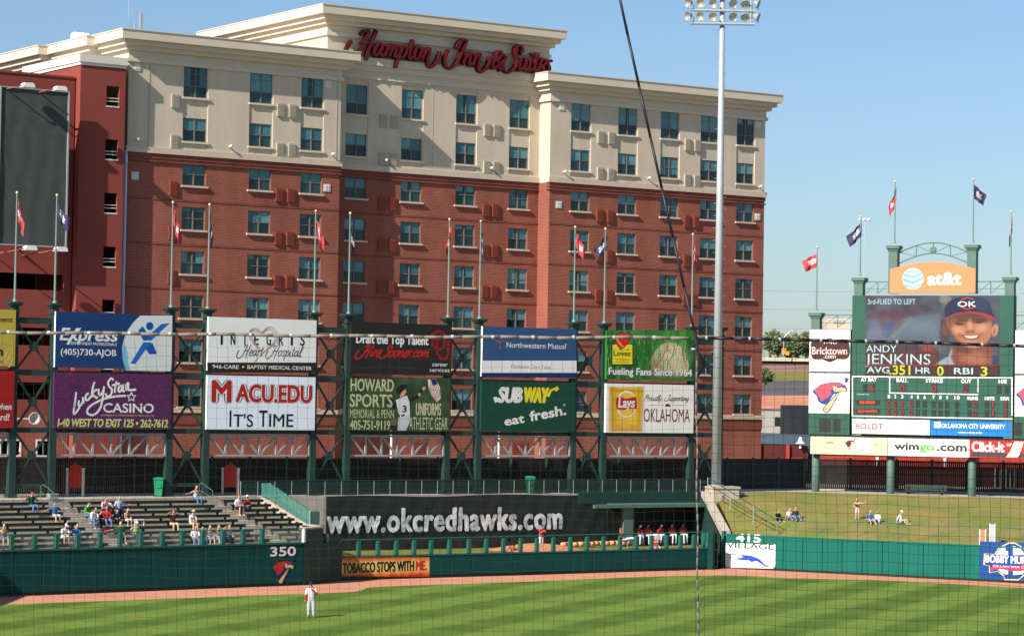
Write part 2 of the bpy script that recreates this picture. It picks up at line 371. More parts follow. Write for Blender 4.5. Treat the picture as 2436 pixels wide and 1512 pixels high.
# ------------------------------------------------------------------ printed and displayed pictures
import numpy as np
def picture(b, x0, y0, x1, y1, nx, ny, base, layers, parent, y, name='picture', emit=0.0, k=.78, grain=0.0, rough=.6):
    """a flat picture (a photograph on a screen or poster): soft-edged shapes blended over a base colour, one colour per grid point"""
    X, Y = np.meshgrid(np.linspace(x0, x1, nx + 1), np.linspace(y0, y1, ny + 1)); C = np.zeros(X.shape + (3,)); C[:] = base
    for L in layers:
        if L[0] == 'e':
            _, cx, cy, rx, ry, rot, col, soft, op = L; a = math.radians(rot); dx = X - cx; dy = Y - cy; u = dx * math.cos(a) + dy * math.sin(a); v = -dx * math.sin(a) + dy * math.cos(a)
            d = (np.sqrt((u / rx) ** 2 + (v / ry) ** 2) - 1) * min(rx, ry)
        elif L[0] == 'n':
            _, sc, seed, col, op = L; rs = np.random.RandomState(seed); d = None; N = np.zeros(X.shape)
            for _i in range(10): kx, ky, ph = rs.normal(0, 1 / sc[0]), rs.normal(0, 1 / sc[1]), rs.uniform(0, 6.28); N += np.sin(X * kx + Y * ky + ph)
            A = np.clip(N / 5 + .3, 0, 1) * op; C += (np.array(col) - C) * A[..., None]; continue
        else:
            _, pts, col, soft, op = L; d = np.full(X.shape, 1e9); ins = np.zeros(X.shape, bool); n = len(pts)
            for i in range(n):
                (ax, ay), (bx, by) = pts[i], pts[(i + 1) % n]; ex, ey = bx - ax, by - ay; t = np.clip(((X - ax) * ex + (Y - ay) * ey) / (ex * ex + ey * ey + 1e-9), 0, 1)
                d = np.minimum(d, np.hypot(X - ax - t * ex, Y - ay - t * ey)); c_ = ((ay > Y) != (by > Y)) & (X < (bx - ax) * (Y - ay) / (by - ay + 1e-12) + ax); ins ^= c_
            d = np.where(ins, -d, d)
        A = np.clip(.5 - d / max(soft, .5), 0, 1); A = A * A * (3 - 2 * A) * op; C += (np.array(col) - C) * A[..., None]
    if grain: C += np.random.RandomState(4).normal(0, grain, X.shape)[..., None]
    C = np.clip(C, 0, 255) / 255; Cl = np.where(C <= .04045, C / 12.92, ((C + .055) / 1.055) ** 2.4) * k
    q = MB()
    for j in range(ny + 1):
        for i in range(nx + 1): s, z = b.p(X[j, i], Y[j, i]); q.v.append((s, y, z))
    for j in range(ny):
        for i in range(nx): a = j * (nx + 1) + i; q.f.append([a, a + 1, a + nx + 2, a + nx + 1]); q.m.append(0)
    m = bpy.data.materials.get('picture ink %.2f' % emit)
    if m is None:
        m = bpy.data.materials.new('picture ink %.2f' % emit); m.use_nodes = True; bs = m.node_tree.nodes['Principled BSDF']; at = m.node_tree.nodes.new('ShaderNodeVertexColor'); at.layer_name = 'print'
        m.node_tree.links.new(at.outputs['Color'], bs.inputs['Base Color']); bs.inputs['Roughness'].default_value = rough; bs.inputs['Specular IOR Level'].default_value = .25
        if emit: m.node_tree.links.new(at.outputs['Color'], bs.inputs['Emission Color']); bs.inputs['Emission Strength'].default_value = emit
    o = q.build(name, m, parent); ca = o.data.color_attributes.new('print', 'FLOAT_COLOR', 'POINT')
    ca.data.foreach_set('color', np.concatenate([Cl.reshape(-1, 3), np.ones((Cl.size // 3, 1))], 1).astype(np.float32).ravel()); return o
# ================================================================== THE SETTING
def grass_mat(name, c1, c2, period, ang, period2=None, ang2=0, rough_patch=None):
    m = bpy.data.materials.new(name); m.use_nodes = True; nt = m.node_tree; b = nt.nodes['Principled BSDF']
    b.inputs['Roughness'].default_value = .9; b.inputs['Specular IOR Level'].default_value = .1
    tc = nt.nodes.new('ShaderNodeTexCoord')
    no = nt.nodes.new('ShaderNodeTexNoise'); no.inputs['Scale'].default_value = .35; no.inputs['Detail'].default_value = 8; no.inputs['Roughness'].default_value = .7
    nt.links.new(tc.outputs['Object'], no.inputs['Vector'])
    fine = nt.nodes.new('ShaderNodeTexNoise'); fine.inputs['Scale'].default_value = 5.0; fine.inputs['Detail'].default_value = 5
    mp = nt.nodes.new('ShaderNodeMapping'); mp.inputs['Scale'].default_value = (1, .3, 1); nt.links.new(tc.outputs['Object'], mp.inputs[0]); nt.links.new(mp.outputs[0], fine.inputs['Vector'])
    def math_(op, a, bb):
        n = nt.nodes.new('ShaderNodeMath'); n.operation = op
        for i, x in enumerate((a, bb)):
            if isinstance(x, (int, float)): n.inputs[i].default_value = x
            else: nt.links.new(x, n.inputs[i])
        return n.outputs[0]
    def stripes(per, an):
        sp = nt.nodes.new('ShaderNodeSeparateXYZ'); nt.links.new(tc.outputs['Object'], sp.inputs[0])
        a = math.radians(an); d = math_('ADD', math_('MULTIPLY', sp.outputs[0], -math.sin(a)), math_('MULTIPLY', sp.outputs[1], math.cos(a)))
        d = math_('ADD', d, math_('MULTIPLY', no.outputs[0], per * .35))
        w = math_('SINE', math_('MULTIPLY', d, 2 * math.pi / per), 0)
        mr = nt.nodes.new('ShaderNodeMapRange'); mr.interpolation_type = 'SMOOTHSTEP'; mr.inputs[1].default_value = -.55; mr.inputs[2].default_value = .55
        nt.links.new(w, mr.inputs[0]); return mr.outputs[0]
    if rough_patch:
        rp = nt.nodes.new('ShaderNodeMapRange'); rp.inputs[1].default_value = .38; rp.inputs[2].default_value = .62; nt.links.new(no.outputs[0], rp.inputs[0]); fac = rp.outputs[0]
    else:
        fac = stripes(period, ang)
        if period2: fac = math_('ADD', math_('MULTIPLY', fac, .76), math_('MULTIPLY', stripes(period2, ang2), .24))
    mx = nt.nodes.new('ShaderNodeMix'); mx.data_type = 'RGBA'; mx.inputs['A'].default_value = (*c1, 1); mx.inputs['B'].default_value = (*c2, 1)
    nt.links.new(fac, mx.inputs['Factor'])
    g = math_('ADD', .62, math_('MULTIPLY', fine.outputs[0], .42)); g = math_('ADD', g, math_('MULTIPLY', no.outputs[0], .34))
    sc = nt.nodes.new('ShaderNodeVectorMath'); sc.operation = 'SCALE'; nt.links.new(mx.outputs['Result'], sc.inputs[0]); nt.links.new(g, sc.inputs['Scale'])
    nt.links.new(sc.outputs[0], b.inputs['Base Color'])
    bp = nt.nodes.new('ShaderNodeBump'); bp.inputs['Strength'].default_value = .5; bp.inputs['Distance'].default_value = .06
    nt.links.new(fine.outputs[0], bp.inputs['Height']); nt.links.new(bp.outputs[0], b.inputs['Normal'])
    return m
TURF = grass_mat('mown turf', (.066, .122, .018), (.132, .202, .035), 5.0, 68, 6.5, -26)
LAWN = grass_mat('dry lawn', (.215, .170, .058), (.108, .145, .033), 1, 0, rough_patch=True)
DIRT = mat('red warning dirt', (.50, .235, .150), .95, .14, .8, .05, bump=.3)
MOUND = mat('mound clay', (.46, .20, .11), .95, .2, 1.5, .05)
ASPH = mat('street asphalt', (.09, .088, .085), .9, .25, .4, .1)

g = MB(); g.quad((-5000, -400, -.3), (5000, -400, -.3), (5000, 8000, -.3), (-5000, 8000, -.3)); structure(g.build('ground', mat('dry ground', (.20, .15, .10), .95, .3, .05)))
tk = [on_level(u, v, 0) for u, v in ((-300, 1445), (0, 1419), (178, 1411), (650, 1394), (722, 1391), (813, 1380), (1263, 1367.7), (1714, 1353), (1722, 1350), (1960, 1361), (2330, 1382), (2500, 1391))]
bk = [on_level(2600, 1640, 0), on_level(-400, 1640, 0)]
wt = MB(); pl = [(p.x, p.y) for p in tk]
pl2 = [(pl[0][0] - 3, pl[0][1])] + [(x, y + .35) for x, y in pl] + [(60, 150), (40, 60), (-50, 60)]
wt.slab(pl2, -.25, .0); structure(wt.build('warning_track', DIRT))
edge = [(-300, 1462), (-60, 1442), (149, 1433), (400, 1424), (650, 1414.6), (800, 1409.5), (846, 1407), (868, 1401), (890, 1396), (1080, 1389), (1263, 1383), (1485, 1373.5), (1714, 1368), (1883, 1375), (2138, 1382), (2436, 1398.5), (2600, 1408)]
ge = smooth_line([tuple(on_level(u, v, 0))[:2] for u, v in edge], 3)
gr = MB(); gr.slab(ge + [(55, 60), (-45, 60)], -.2, .03); structure(gr.build('outfield_grass', TURF))

# concourse, street behind it, bullpen floor
def wpt(L, s, t): p = L.pt(s, t, 0); return (p.x, p.y)
cq = [wpt(FL, -45, 9.9), wpt(FL, 3.0, 9.9), wpt(FB, -2.4, -1.0), wpt(FB, 30.3, -1.0), (17.5, 196.6), (22.0, 199.6), (28.0, 197.3), (35, 194.6), (70, 180), (75, 216), (10, 222), (-70, 170)]
c = MB(); c.slab(cq, -.2, 5.1); structure(c.build('concourse', CONC))
st_ = MB(); st_.slab([(-900, 150), (-75, 160), (-72, 171), (9, 223), (76, 217), (900, 217), (900, 3500), (-900, 3500)], -.25, 4.6); structure(st_.build('street', ASPH))
bp_ = MB(); bp_.slab([wpt(FP, 0, .28), wpt(FP, 30.2, .28), wpt(FP, 31.5, 1.3), wpt(FB, 33, -1.02), wpt(FB, -2.4, -1.02)], -.2, 1.42); structure(bp_.build('bullpen_floor', LAWN))
md = MB(); cx, cy = FP.uv(1345, 1300)[0], 3.4
for i in range(6):
    r0, r1 = 2.6 * (1 - i / 6), 2.6 * (1 - (i + 1) / 6)
    md.lathe([(r0, .0 if i == 0 else .34 * math.sin(i / 6 * 1.57)), (max(r1, .001), .34 * math.sin((i + 1) / 6 * 1.57))], (0, 0, 0), 20)
mo = md.build('pitching_mound', MOUND, smooth=True); mo.location = FP.pt(cx, cy, 1.44); mo.scale = (1.4, 1, 1.3); mo.rotation_euler = (0, 0, FP.a); structure(mo)

# lawn berm behind the centre wall
bm_ = MB(); NX, NY = 40, 14
for j in range(NY + 1):
    for i in range(NX + 1):
        a = i / NX; q = j / NY
        f = FC.pt(-.3 + 46 * a, .35, 0)
        if a < .28: bk_ = Vector((14.9, 196.0, 0)).lerp(Vector((22.0, 199.2, 0)), a / .28)
        else: bk_ = Vector((22.0, 199.2, 0)).lerp(Vector((70, 179.5, 0)), (a - .28) / .72)
        p = f.lerp(bk_, q); z = 2.15 + 2.98 * (q ** (.85 + .75 * max(0, 1 - a / .16))) + .06 * math.sin(i * 1.3) * math.sin(math.pi * q) + .05 * math.sin(i * .7 + j * 1.1) * math.sin(math.pi * q)
        bm_.v.append((p.x, p.y, z))
for j in range(NY):
    for i in range(NX):
        k = j * (NX + 1) + i; bm_.f.append([k, k + 1, k + NX + 2, k + NX + 1]); bm_.m.append(0)
structure(bm_.build('lawn_berm', LAWN, smooth=True))

# ================================================================== HOTEL
BRICK = brick_mat('hotel brick', (.285, .074, .046), (.232, .056, .035), (.32, .17, .13))
BRICK_DK = brick_mat('soldier course brick', (.20, .045, .028), (.165, .040, .026), (.24, .12, .09))
CREAM = mat('cream stucco', (.55, .475, .375), .9, .11, .9, .1, stretch=(1, 1, .22))
CREAM_LT = mat('cream cornice', (.60, .53, .43), .85, .05, .6, .1)
STONE = mat('cast stone', (.56, .46, .36), .85, .1, 2, .1)
WFRAME = mat('taupe window frame', (.17, .15, .13), .5, .08, 3)
LOUV_CR = mat('cream louver', (.40, .36, .28), .7, .06, 3)
LOUV_RD = mat('red louver', (.235, .050, .028), .6, .08, 3)
def glass_mat(name, col, rough=.07, folds=0.0, spec=.5):
    m = mat(name, col, rough, .22, 1.4, spec)
    if folds:
        nt = m.node_tree; b = nt.nodes['Principled BSDF']; tc = nt.nodes.new('ShaderNodeTexCoord'); wv = nt.nodes.new('ShaderNodeTexWave')
        wv.inputs['Scale'].default_value = 2.6; wv.inputs['Distortion'].default_value = 3.0; wv.inputs['Detail'].default_value = 2
        nt.links.new(tc.outputs['Object'], wv.inputs['Vector'])
        mr = nt.nodes.new('ShaderNodeMapRange'); mr.inputs[3].default_value = 1 - folds; mr.inputs[4].default_value = 1 + folds * .6
        nt.links.new(wv.outputs['Fac'], mr.inputs[0])
        old = b.inputs['Base Color'].links[0].from_socket; mx = nt.nodes.new('ShaderNodeVectorMath'); mx.operation = 'SCALE'
        nt.links.new(old, mx.inputs[0]); nt.links.new(mr.outputs[0], mx.inputs['Scale']); nt.links.new(mx.outputs[0], b.inputs['Base Color'])
    return m
GL_UP = [glass_mat('curtained glass', (.060, .205, .235), .08, .35), glass_mat('drawn curtain glass', (.10, .27, .30), .08, .25), glass_mat('half drawn glass', (.04, .15, .18), .07, .55)]
GL_LO = [glass_mat('dark glass', (.010, .034, .040), .05), glass_mat('darker glass', (.006, .020, .026), .05), glass_mat('dim glass', (.018, .055, .060), .06)]
HO = FH.pt(0, 0, 0)
hotel = thing('hotel', 'tall brick hotel with cream upper floors behind the billboards', 'hotel', (HO.x, HO.y, 0), FH.a)
def wall(s0, s1, z0, z1, holes, t, rev, mb):
    xs = sorted({s0, s1} | {h[0] for h in holes} | {h[1] for h in holes}); zs = sorted({z0, z1} | {h[2] for h in holes} | {h[3] for h in holes})
    xs = [x for x in xs if s0 <= x <= s1]; zs = [z for z in zs if z0 <= z <= z1]
    for a, b in zip(xs, xs[1:]):
        for c, d in zip(zs, zs[1:]):
            mx, mz = (a + b) / 2, (c + d) / 2
            if any(h[0] < mx < h[1] and h[2] < mz < h[3] for h in holes): continue
            mb.quad((a, t, c), (b, t, c), (b, t, d), (a, t, d))
    for a, b, c, d in holes:
        mb.quad((a, t, c), (a, t + rev, c), (a, t + rev, d), (a, t, d)); mb.quad((b, t + rev, c), (b, t, c), (b, t, d), (b, t + rev, d))
        mb.quad((a, t, d), (a, t + rev, d), (b, t + rev, d), (b, t, d)); mb.quad((a, t + rev, c), (a, t, c), (b, t, c), (b, t + rev, c))
HC = 1.52
COLS = [[(-.71, 1.19), (4.72, 6.58), (9.07, 10.91)], [(13.83, 15.69), (18.81, 20.66), (23.81, 25.66), (28.84, 30.67)],
        [(33.76, 35.60), (38.43, 40.27), (42.74, 44.58), (46.88, 48.72), (50.69, 52.53)]]
SPAN = [(-5.15, 12.43, 0.0), (12.43, 31.68, HC), (31.68, 53.68, 0.0)]
BROWS = [(26.80, 28.45), (23.60, 25.25), (20.40, 22.05), (17.22, 18.87), (14.02, 15.67), (10.82, 12.43)]
CROWS = [(33.2, 35.45), (30.0, 31.7)]
brick = MB(); cream = MB(); sold = MB(); band = MB(); BELTS = []
wins = []
for (s0, s1, t), cols in zip(SPAN, COLS):
    hb = [(a, b, z0, z1) for a, b in cols for z0, z1 in BROWS]
    wall(s0, s1, 2.0, 28.95, hb, t, .17, brick)
    wall(s0, s1, 28.95, 37.0, [(a - .07, b + .07, 29.5, 35.75) for a, b in cols], t, .07, cream)
    for a, b in cols:
        strips = MB(); wall(a - .07, b + .07, 29.5, 35.75, [(a, b, z0, z1) for z0, z1 in CROWS], t + .07, .12, strips); strips.build('window_bay', CREAM, hotel)
    for a, b in cols:
        for z0, z1 in BROWS: wins.append((a, b, z0, z1, t + .12, 0))
        for z0, z1 in CROWS: wins.append((a, b, z0, z1, t + .13, 1 if z1 > 35 else 2))
    e0, e1 = (.06 if t == 0 else 0), (.06 if t == 0 else 0)
    for k, (zb, h, o) in enumerate([(28.95, .42, .16), (28.60, .35, .07), (28.33, .12, .11)]):
        if k == 0: band = MB()
        (band if k == 0 else sold).box(s0 - o * (t == 0), s1 + o * (t == 0), t - o, t + .3, zb, zb + h)
        if k == 0: band.build('stone_belt', STONE, hotel)
    sold.box(s0, s1, t - .03, t + .1, 25.62, 25.74); sold.box(s0, s1, t - .03, t + .1, 22.42, 22.54); sold.box(s0, s1, t - .03, t + .1, 19.24, 19.36); sold.box(s0, s1, t - .03, t + .1, 16.04, 16.16); sold.box(s0, s1, t - .03, t + .1, 12.84, 12.96)
    band = MB(); band.box(s0 - .12 * (t == 0), s1 + .12 * (t == 0), t - .14, t + .2, 10.38, 10.72); band.build('stone_belt', STONE, hotel)
    sold.box(s0 - .05 * (t == 0), s1 + .05 * (t == 0), t - .06, t + .1, 9.55, 10.36)
for (s0, s1, t) in SPAN:            # returns of the wings and the end walls
    if t == 0:
        for s in (s0, s1):
            d = 14 if s in (-5.15, 53.68) else HC
            brick.quad((s, 0, 2), (s, d, 2), (s, d, 28.95), (s, 0, 28.95)); cream.quad((s, 0, 28.95), (s, d, 28.95), (s, d, 37), (s, 0, 37))
band = MB(); band.box(-5.31, -5.15, .3, 14, 28.95, 29.37)
brick.box(-6.0, 53.6, 14, 15, 2, 28.9); cream.box(-6.0, 53.6, 14, 15, 28.95, 36.6)
brick.box(-5.9, -4.0, 13.8, 30, 2, 28.9); cream.box(-5.9, -4.0, 13.8, 30, 28.95, 36.9)
brick.build('brick_wall', BRICK, hotel); cream.build('stucco_wall', CREAM, hotel);
sold.build('brick_course', BRICK_DK, hotel); band.build('stone_belt', STONE, hotel)
# cornices
def cornice(mb, s0, s1, t0, t1, zt, sL=1, sR=1):
    for o, a, b in ((1.05, -.62, 0), (.70, -.98, -.622), (.38, -1.30, -.982), (.06, -1.85, -1.302), (.17, -2.12, -1.852)):
        mb.box(s0 - o * sL, s1 + o * sR, t0 - o, t1, zt + a, zt + b)
    mb.box(s0 - 1.1 * sL, s1 + 1.1 * sR, t0 - 1.1, t1, zt + .002, zt + .07)
co = MB()
cornice(co, -5.15, 12.43, 0, 4.6, 37.52); cornice(co, 31.68, 53.68, 0, 13.5, 37.5)
cornice(co, -5.75, 12.0, 4.62, 11.4, 37.42, sR=0); cornice(co, -6.5, -2, 11.42, 34, 37.36, sR=0)
for z0, z1, o in ((35.95, 36.35, .10), (37.0, 37.55, .42), (36.55, 37.0, .25), (36.36, 36.55, .10)): co.box(12.44, 31.67, HC - o, HC + .2, z0, z1)
cornice(co, 12.05, 32.45, HC, 21, 41.12)
co.build('cornice', CREAM_LT, hotel)
up = MB(); up.box(12.05, 32.45, HC, 21, 36.8, 39.0); up.box(-5.1, 53.6, .02 + HC, 14, 36.3, 36.6); up.build('sign_parapet', CREAM, hotel)
# pilaster joints and panel joints in the stucco
pj = MB()
for s, t in ((-3.55, 0), (12.05, 0)): pj.box(s, s + .09, t - .02, t + .05, 29.4, 35.35)
for s in (21.6,): pj.box(s, s + .04, HC - .012, HC + .05, 29.4, 35.9)
pj.build('stucco_joint', mat('joint shade stucco', (.40, .35, .28), .9, .05), hotel)
# windows
rw = random.Random(3); NW = 0
for a, b, z0, z1, t, kind in wins:
    f = MB(); w = .055; mid = (a + b) / 2; mz = z0 + (z1 - z0) * (.5 if kind != 1 else .37)
    f.box(a, a + w, t - .03, t + .05, z0, z1); f.box(b - w, b, t - .03, t + .05, z0, z1)
    f.box(a + w, b - w, t - .03, t + .05, z1 - w, z1); f.box(a + w, b - w, t - .03, t + .05, z0, z0 + w)
    f.box(mid - .045, mid + .045, t - .035, t + .05, z0 + w, z1 - w)
    for p, q in ((a + w, mid - .045), (mid + .045, b - w)):
        f.box(p, q, t - .025, t + .05, mz - .03, mz + .03)
        if kind == 1: f.box(p, q, t - .02, t + .05, z1 - .55, z1 - .50)
    fo = f.build('window', WFRAME, hotel); NW += 1
    base = rw.choice(GL_LO); gu = rw.choice(GL_UP)
    tilt = rw.uniform(-.02, .02); state = rw.random(); drop = mz if state < .75 else z0 + (z1 - z0) * rw.choice((.18, .3, .66, .8))
    cuts = [a + .01, mid, b - .01] if state < .6 else [a + .01, a + (b - a) * rw.uniform(.28, .42), a + (b - a) * rw.uniform(.55, .7), b - .01]
    ml = [gu, base, rw.choice(GL_UP), rw.choice(GL_LO)]
    pn = MB(); n_ = len(cuts) - 1
    for i_ in range(n_):
        x0_, x1_ = cuts[i_], cuts[i_ + 1]; up_m = 0 if i_ != 1 or n_ == 2 else 3
        if n_ == 2 and rw.random() < .25: up_m = 2
        pn.cur = up_m; pn.quad((x0_, t + .02, drop), (x1_, t + .02 + tilt, drop), (x1_, t + .02 + tilt, z1 - .01), (x0_, t + .02, z1 - .01))
        pn.cur = 1 if rw.random() < .8 else 3; pn.quad((x0_, t + .028, z0 + .01), (x1_, t + .028 + tilt, z0 + .01), (x1_, t + .028 + tilt, drop), (x0_, t + .028, drop))
    pn.build('pane', ml, fo)
    sl = MB(); o = .16 if kind == 0 else .1; tt = t - .12 if kind == 0 else t - .13
    sl.box(a - .14, b + .14, tt - o, t - .005, z0 - .14, z0 - .005)
    sl.build('sill', STONE if kind == 0 else CREAM_LT, fo)
# air grilles beside the windows
def grille(s, z, t, m):
    q = MB(); q.box(s, s + .62, t - .12, t + .05, z, z + .98); q.build('air_grille', m, hotel)
    q2 = MB()
    for k in range(9): q2.box(s + .06, s + .56, t - .135, t - .118, z + .08 + k * .095, z + .13 + k * .095)
    q2.build('slat', m, hotel.children[-1])
GP = [(-1.75, 0), (6.95, 0), (7.95, 0), (16.75, HC), (17.75, HC), (26.35, HC), (27.25, HC), (36.3, 0), (37.35, 0), (45.15, 0), (46.15, 0)]
for s, t in GP:
    for z in (32.35, 29.42): grille(s, z, t, LOUV_CR)
    for z in (26.05, 22.85, 19.65): grille(s, z, t, LOUV_RD)
# small white ornaments and wall lamps
for s, z, t in ((-4.5, 35.05, 0), (11.3, 35.05, 0), (-4.5, 27.25, 0), (11.35, 27.3, 0), (32.75, 35.0, 0), (52.9, 35.0, 0), (32.6, 27.2, 0), (52.95, 27.3, 0)):
    q = MB(); q.box(s - .28, s + .28, t - .05, t + .02, z - .28, z + .28)
    for dx in (-.14, .06):
        for dz in (-.17, .05): q.box(s + dx, s + dx + .10, t - .075, t - .049, z + dz, z + dz + .13)
    q.build('ornament_tile', mat('grey white tile', (.60, .60, .58), .7, .1), hotel)
for s, z, t in ((-4.45, 29.85, 0), (3.05, 29.85, 0), (11.7, 29.85, 0), (17.3, 29.85, HC), (27.0, 29.85, HC), (33.0, 29.85, 0), (41.4, 29.85, 0), (53.1, 29.85, 0)):
    q = MB(); q.ball((s, t - .28, z), .12, .15, .11); q.tube((s, t - .3, z), (s, t + .02, z - .05), .05); q.build('wall_lamp', WHITE, hotel, smooth=True)
# ground floor louvre doors
for s in (29.5, 45.6, 20.0):
    q = MB(); q.box(s, s + 1.5, HC * (12.4 < s < 31.7) - .05, HC * (12.4 < s < 31.7) + .05, 5.0, 8.4)
    for k in range(16): q.box(s + .1, s + 1.4, HC * (12.4 < s < 31.7) - .075, HC * (12.4 < s < 31.7) - .049, 5.2 + k * .2, 5.3 + k * .2)
    q.build('louvre_door', LOUV_RD, hotel)
# red sign on the parapet
SIGNRED = mat('red sign face', (.105, .004, .005), .4, .08, 2, .35); SIGNBK = mat('dark sign return', (.03, .006, .006), .5, .1)
hb = Board(FH, HC - .42, (1130, 80, 1830, 300), 2436, hotel, (0, 0))
so = hb.script('HamptoN IN&S', 0, 368, 100, 368, 10, 1, SIGNRED) if False else None
A = FH.uv(815.6 + .2074 * -5, 57.7 + .2074 * 355, HC); B = FH.uv(815.6 + .2074 * 2325, 57.7 + .2074 * 552, HC)
zz = (A[1] + B[1]) / 2
script('HamptoN InN&Suites', (A[0], zz), (B[0], zz), 1.0, .165, SIGNRED, hotel, y=HC - .62, slant=.26, depth=.42, name='sign_letters', back=SIGNBK, bw=.09)
# roof equipment
rv = MB(); p = FH.pt(-5.0, 8.5, 0)
rvt = thing('roof_vent', 'white ribbed rooftop vent at the left end of the hotel roof', 'roof vent', (p.x, p.y, 37.5), FH.a); rvt.scale = (.72, .72, .72)
rv.lathe([(0, -1.0), (.42, -.98), (.5, -.7), (.5, .7), (.42, .98), (0, 1.0)], (0, 0, .68), 14, axis='y'); rv.build('hood', WHITE, rvt, smooth=True); rvt.children[0].rotation_euler = (0, 0, math.pi / 2)
q = MB(); q.box(-.8, .8, -.35, .35, 0, .28); q.build('curb', WHITE, rvt)
for k in range(6):
    q = MB(); q.lathe([(.5, -.03), (.54, 0), (.5, .03)], (0, -.75 + k * .3, .68), 14, axis='y'); o = q.build('rib', WHITE, rvt); o.rotation_euler = (0, 0, math.pi / 2)
p = FH.pt(-1.85, 6, 0)
an = thing('roof_antenna', 'grey antenna mast with whips on the hotel roof', 'antenna', (p.x, p.y, 37.5), FH.a)
q = MB(); q.tube((0, 0, 0), (0, 0, 1.6), .05); q.tube((-.4, 0, 0), (0, 0, 1.2), .03); q.tube((.4, 0, 0), (0, 0, 1.2), .03); q.build('mast', GALV, an)
q = MB(); q.box(.42, .62, -.1, .1, .5, 2.4); q.build('panel_antenna', GALV, an)
q = MB(); q.path([(0, 0, 1.2), (-.35, 0, 1.6), (-.5, 0, 2.0), (-.5, 0, 4.2)], .025); q.path([(0, 0, 1.5), (.3, 0, 1.4), (.5, 0, 1.2)], .025); q.build('whip', GALV, an)

# ================================================================== PARKING GARAGE
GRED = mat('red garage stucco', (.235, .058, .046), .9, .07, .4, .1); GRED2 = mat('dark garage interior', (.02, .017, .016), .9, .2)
GCAP = mat('garage coping', (.62, .60, .54), .8, .06)
gar = thing('parking_garage', 'red stucco parking garage with stair tower left of the hotel', 'parking garage', (HO.x, HO.y, 0), FH.a)
G0, G1 = -70, -9.3
q = MB(); op = [(-60, -9.75, a, b) for a, b in ((30.12, 31.34), (26.3, 27.51), (22.51, 23.72), (18.82, 19.95), (14.95, 16.18), (11.17, 12.37))]
wall(G0, G1, 10.0, 33.8, op, 0, .5, q); q.box(G0, G1, -.06, 1, 33.805, 33.95); q.build('front_wall', GRED, gar)
q = MB(); wall(G0, G1, 2, 10.0, [(-14.3, -12.9, 7.3, 8.3), (-11.6, -10.6, 7.3, 8.3)], -.02, .2, q); q.build('brick_base', BRICK, gar)
q = MB()
for a, b in ((-14.3, -12.9), (-11.6, -10.6)):
    q.box(a - .1, a, -.06, .06, 7.2, 8.4); q.box(b, b + .1, -.06, .06, 7.2, 8.4); q.box(a, b, -.06, .06, 8.3, 8.4); q.box(a, b, -.06, .06, 7.2, 7.3); q.box((a + b) / 2 - .03, (a + b) / 2 + .03, .1, .14, 7.3, 8.3)
q.build('base_window', WHITE, gar)
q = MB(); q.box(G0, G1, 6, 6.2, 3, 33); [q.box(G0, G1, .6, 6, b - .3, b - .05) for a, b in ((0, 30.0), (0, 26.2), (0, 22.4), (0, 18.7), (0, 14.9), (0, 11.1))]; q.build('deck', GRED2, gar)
q = MB(); wall(-9.2, -5.72, 2, 34.95, [(-7.18, -6.18, a, b) for a, b in ((32.02, 33.43), (28.25, 29.65), (24.45, 25.85), (20.65, 22.05), (16.85, 18.3), (13.05, 14.5))], -.7, .3, q)
q.quad((-9.2, -.7, 2), (-9.2, 9, 2), (-9.2, 9, 34.95), (-9.2, -.7, 34.95)); q.quad((-5.72, -.7, 2), (-5.72, 0, 2), (-5.72, 0, 34.95), (-5.72, -.7, 34.95)); q.box(-9.19, -5.73, 8.9, 9, 2, 34.95); q.build('stair_tower', GRED, gar)
q = MB(); q.box(-9.35, -5.62, -.85, 9.1, 34.96, 35.5); q.box(-9.28, -5.66, -.78, 9.05, 34.75, 34.958); q.build('coping', GCAP, gar)
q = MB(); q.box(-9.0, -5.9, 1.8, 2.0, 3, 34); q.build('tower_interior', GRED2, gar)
for a in (32.02, 28.25, 24.45, 20.65, 16.85, 13.05):
    q = MB(); q.box(-7.2, -6.16, -.72, -.45, a - .1, a - .004); q.tube((-7.18, -.6, a + .33), (-6.18, -.6, a + .33), .035); q.tube((-7.18, -.6, a + .55), (-6.18, -.6, a + .55), .03); q.build('opening_sill', GCAP, gar)
q = MB(); q.box(-9.15 + 1.1, -9.15 + 1.12, 0, 0, 0, 0); 
q = MB(); q.tube((-5.42, -.35, 2), (-5.42, -.35, 29.0), .13, n=10); q.build('downspout', mat('blue grey downspout', (.44, .48, .55), .5, .06), gar, smooth=True)
# mesh screen and its lamps
p = FH.pt(-10.4, -1.5, 0)
scn = thing('mesh_screen', 'big dark grey blank screen panel hung on the red garage', 'screen panel', (p.x, p.y, 21.75), FH.a)
SCR = mat('dark scrim', (.060, .068, .066), .8, .22, .9, .2)
q = MB(); N = 14
for j in range(N + 1):
    for i in range(N + 1):
        q.v.append((-5.1 + 5.0 * i / N, .03 * math.sin(i * 1.7 + j * .4) * math.sin(j * .9), .06 + 10.8 * j / N))
for j in range(N):
    for i in range(N): k = j * (N + 1) + i; q.f.append([k, k + 1, k + N + 2, k + N + 1]); q.m.append(0)
q.build('scrim', SCR, scn, smooth=True)
q = MB(); q.box(-5.2, -5.1, -.1, .15, 0, 10.92); q.box(-.1, 0, -.1, .15, 0, 10.92); q.box(-5.1, -.1, -.1, .15, 0, .08); q.box(-5.1, -.1, -.1, .15, 10.84, 10.92)
for z in (1, 5.4, 9.8): q.bar((-4.5, .1, z), (-4.5, 1.5, z), .1); q.bar((-.6, .1, z), (-.6, 1.5, z), .1)
q.build('frame', GALV, scn)
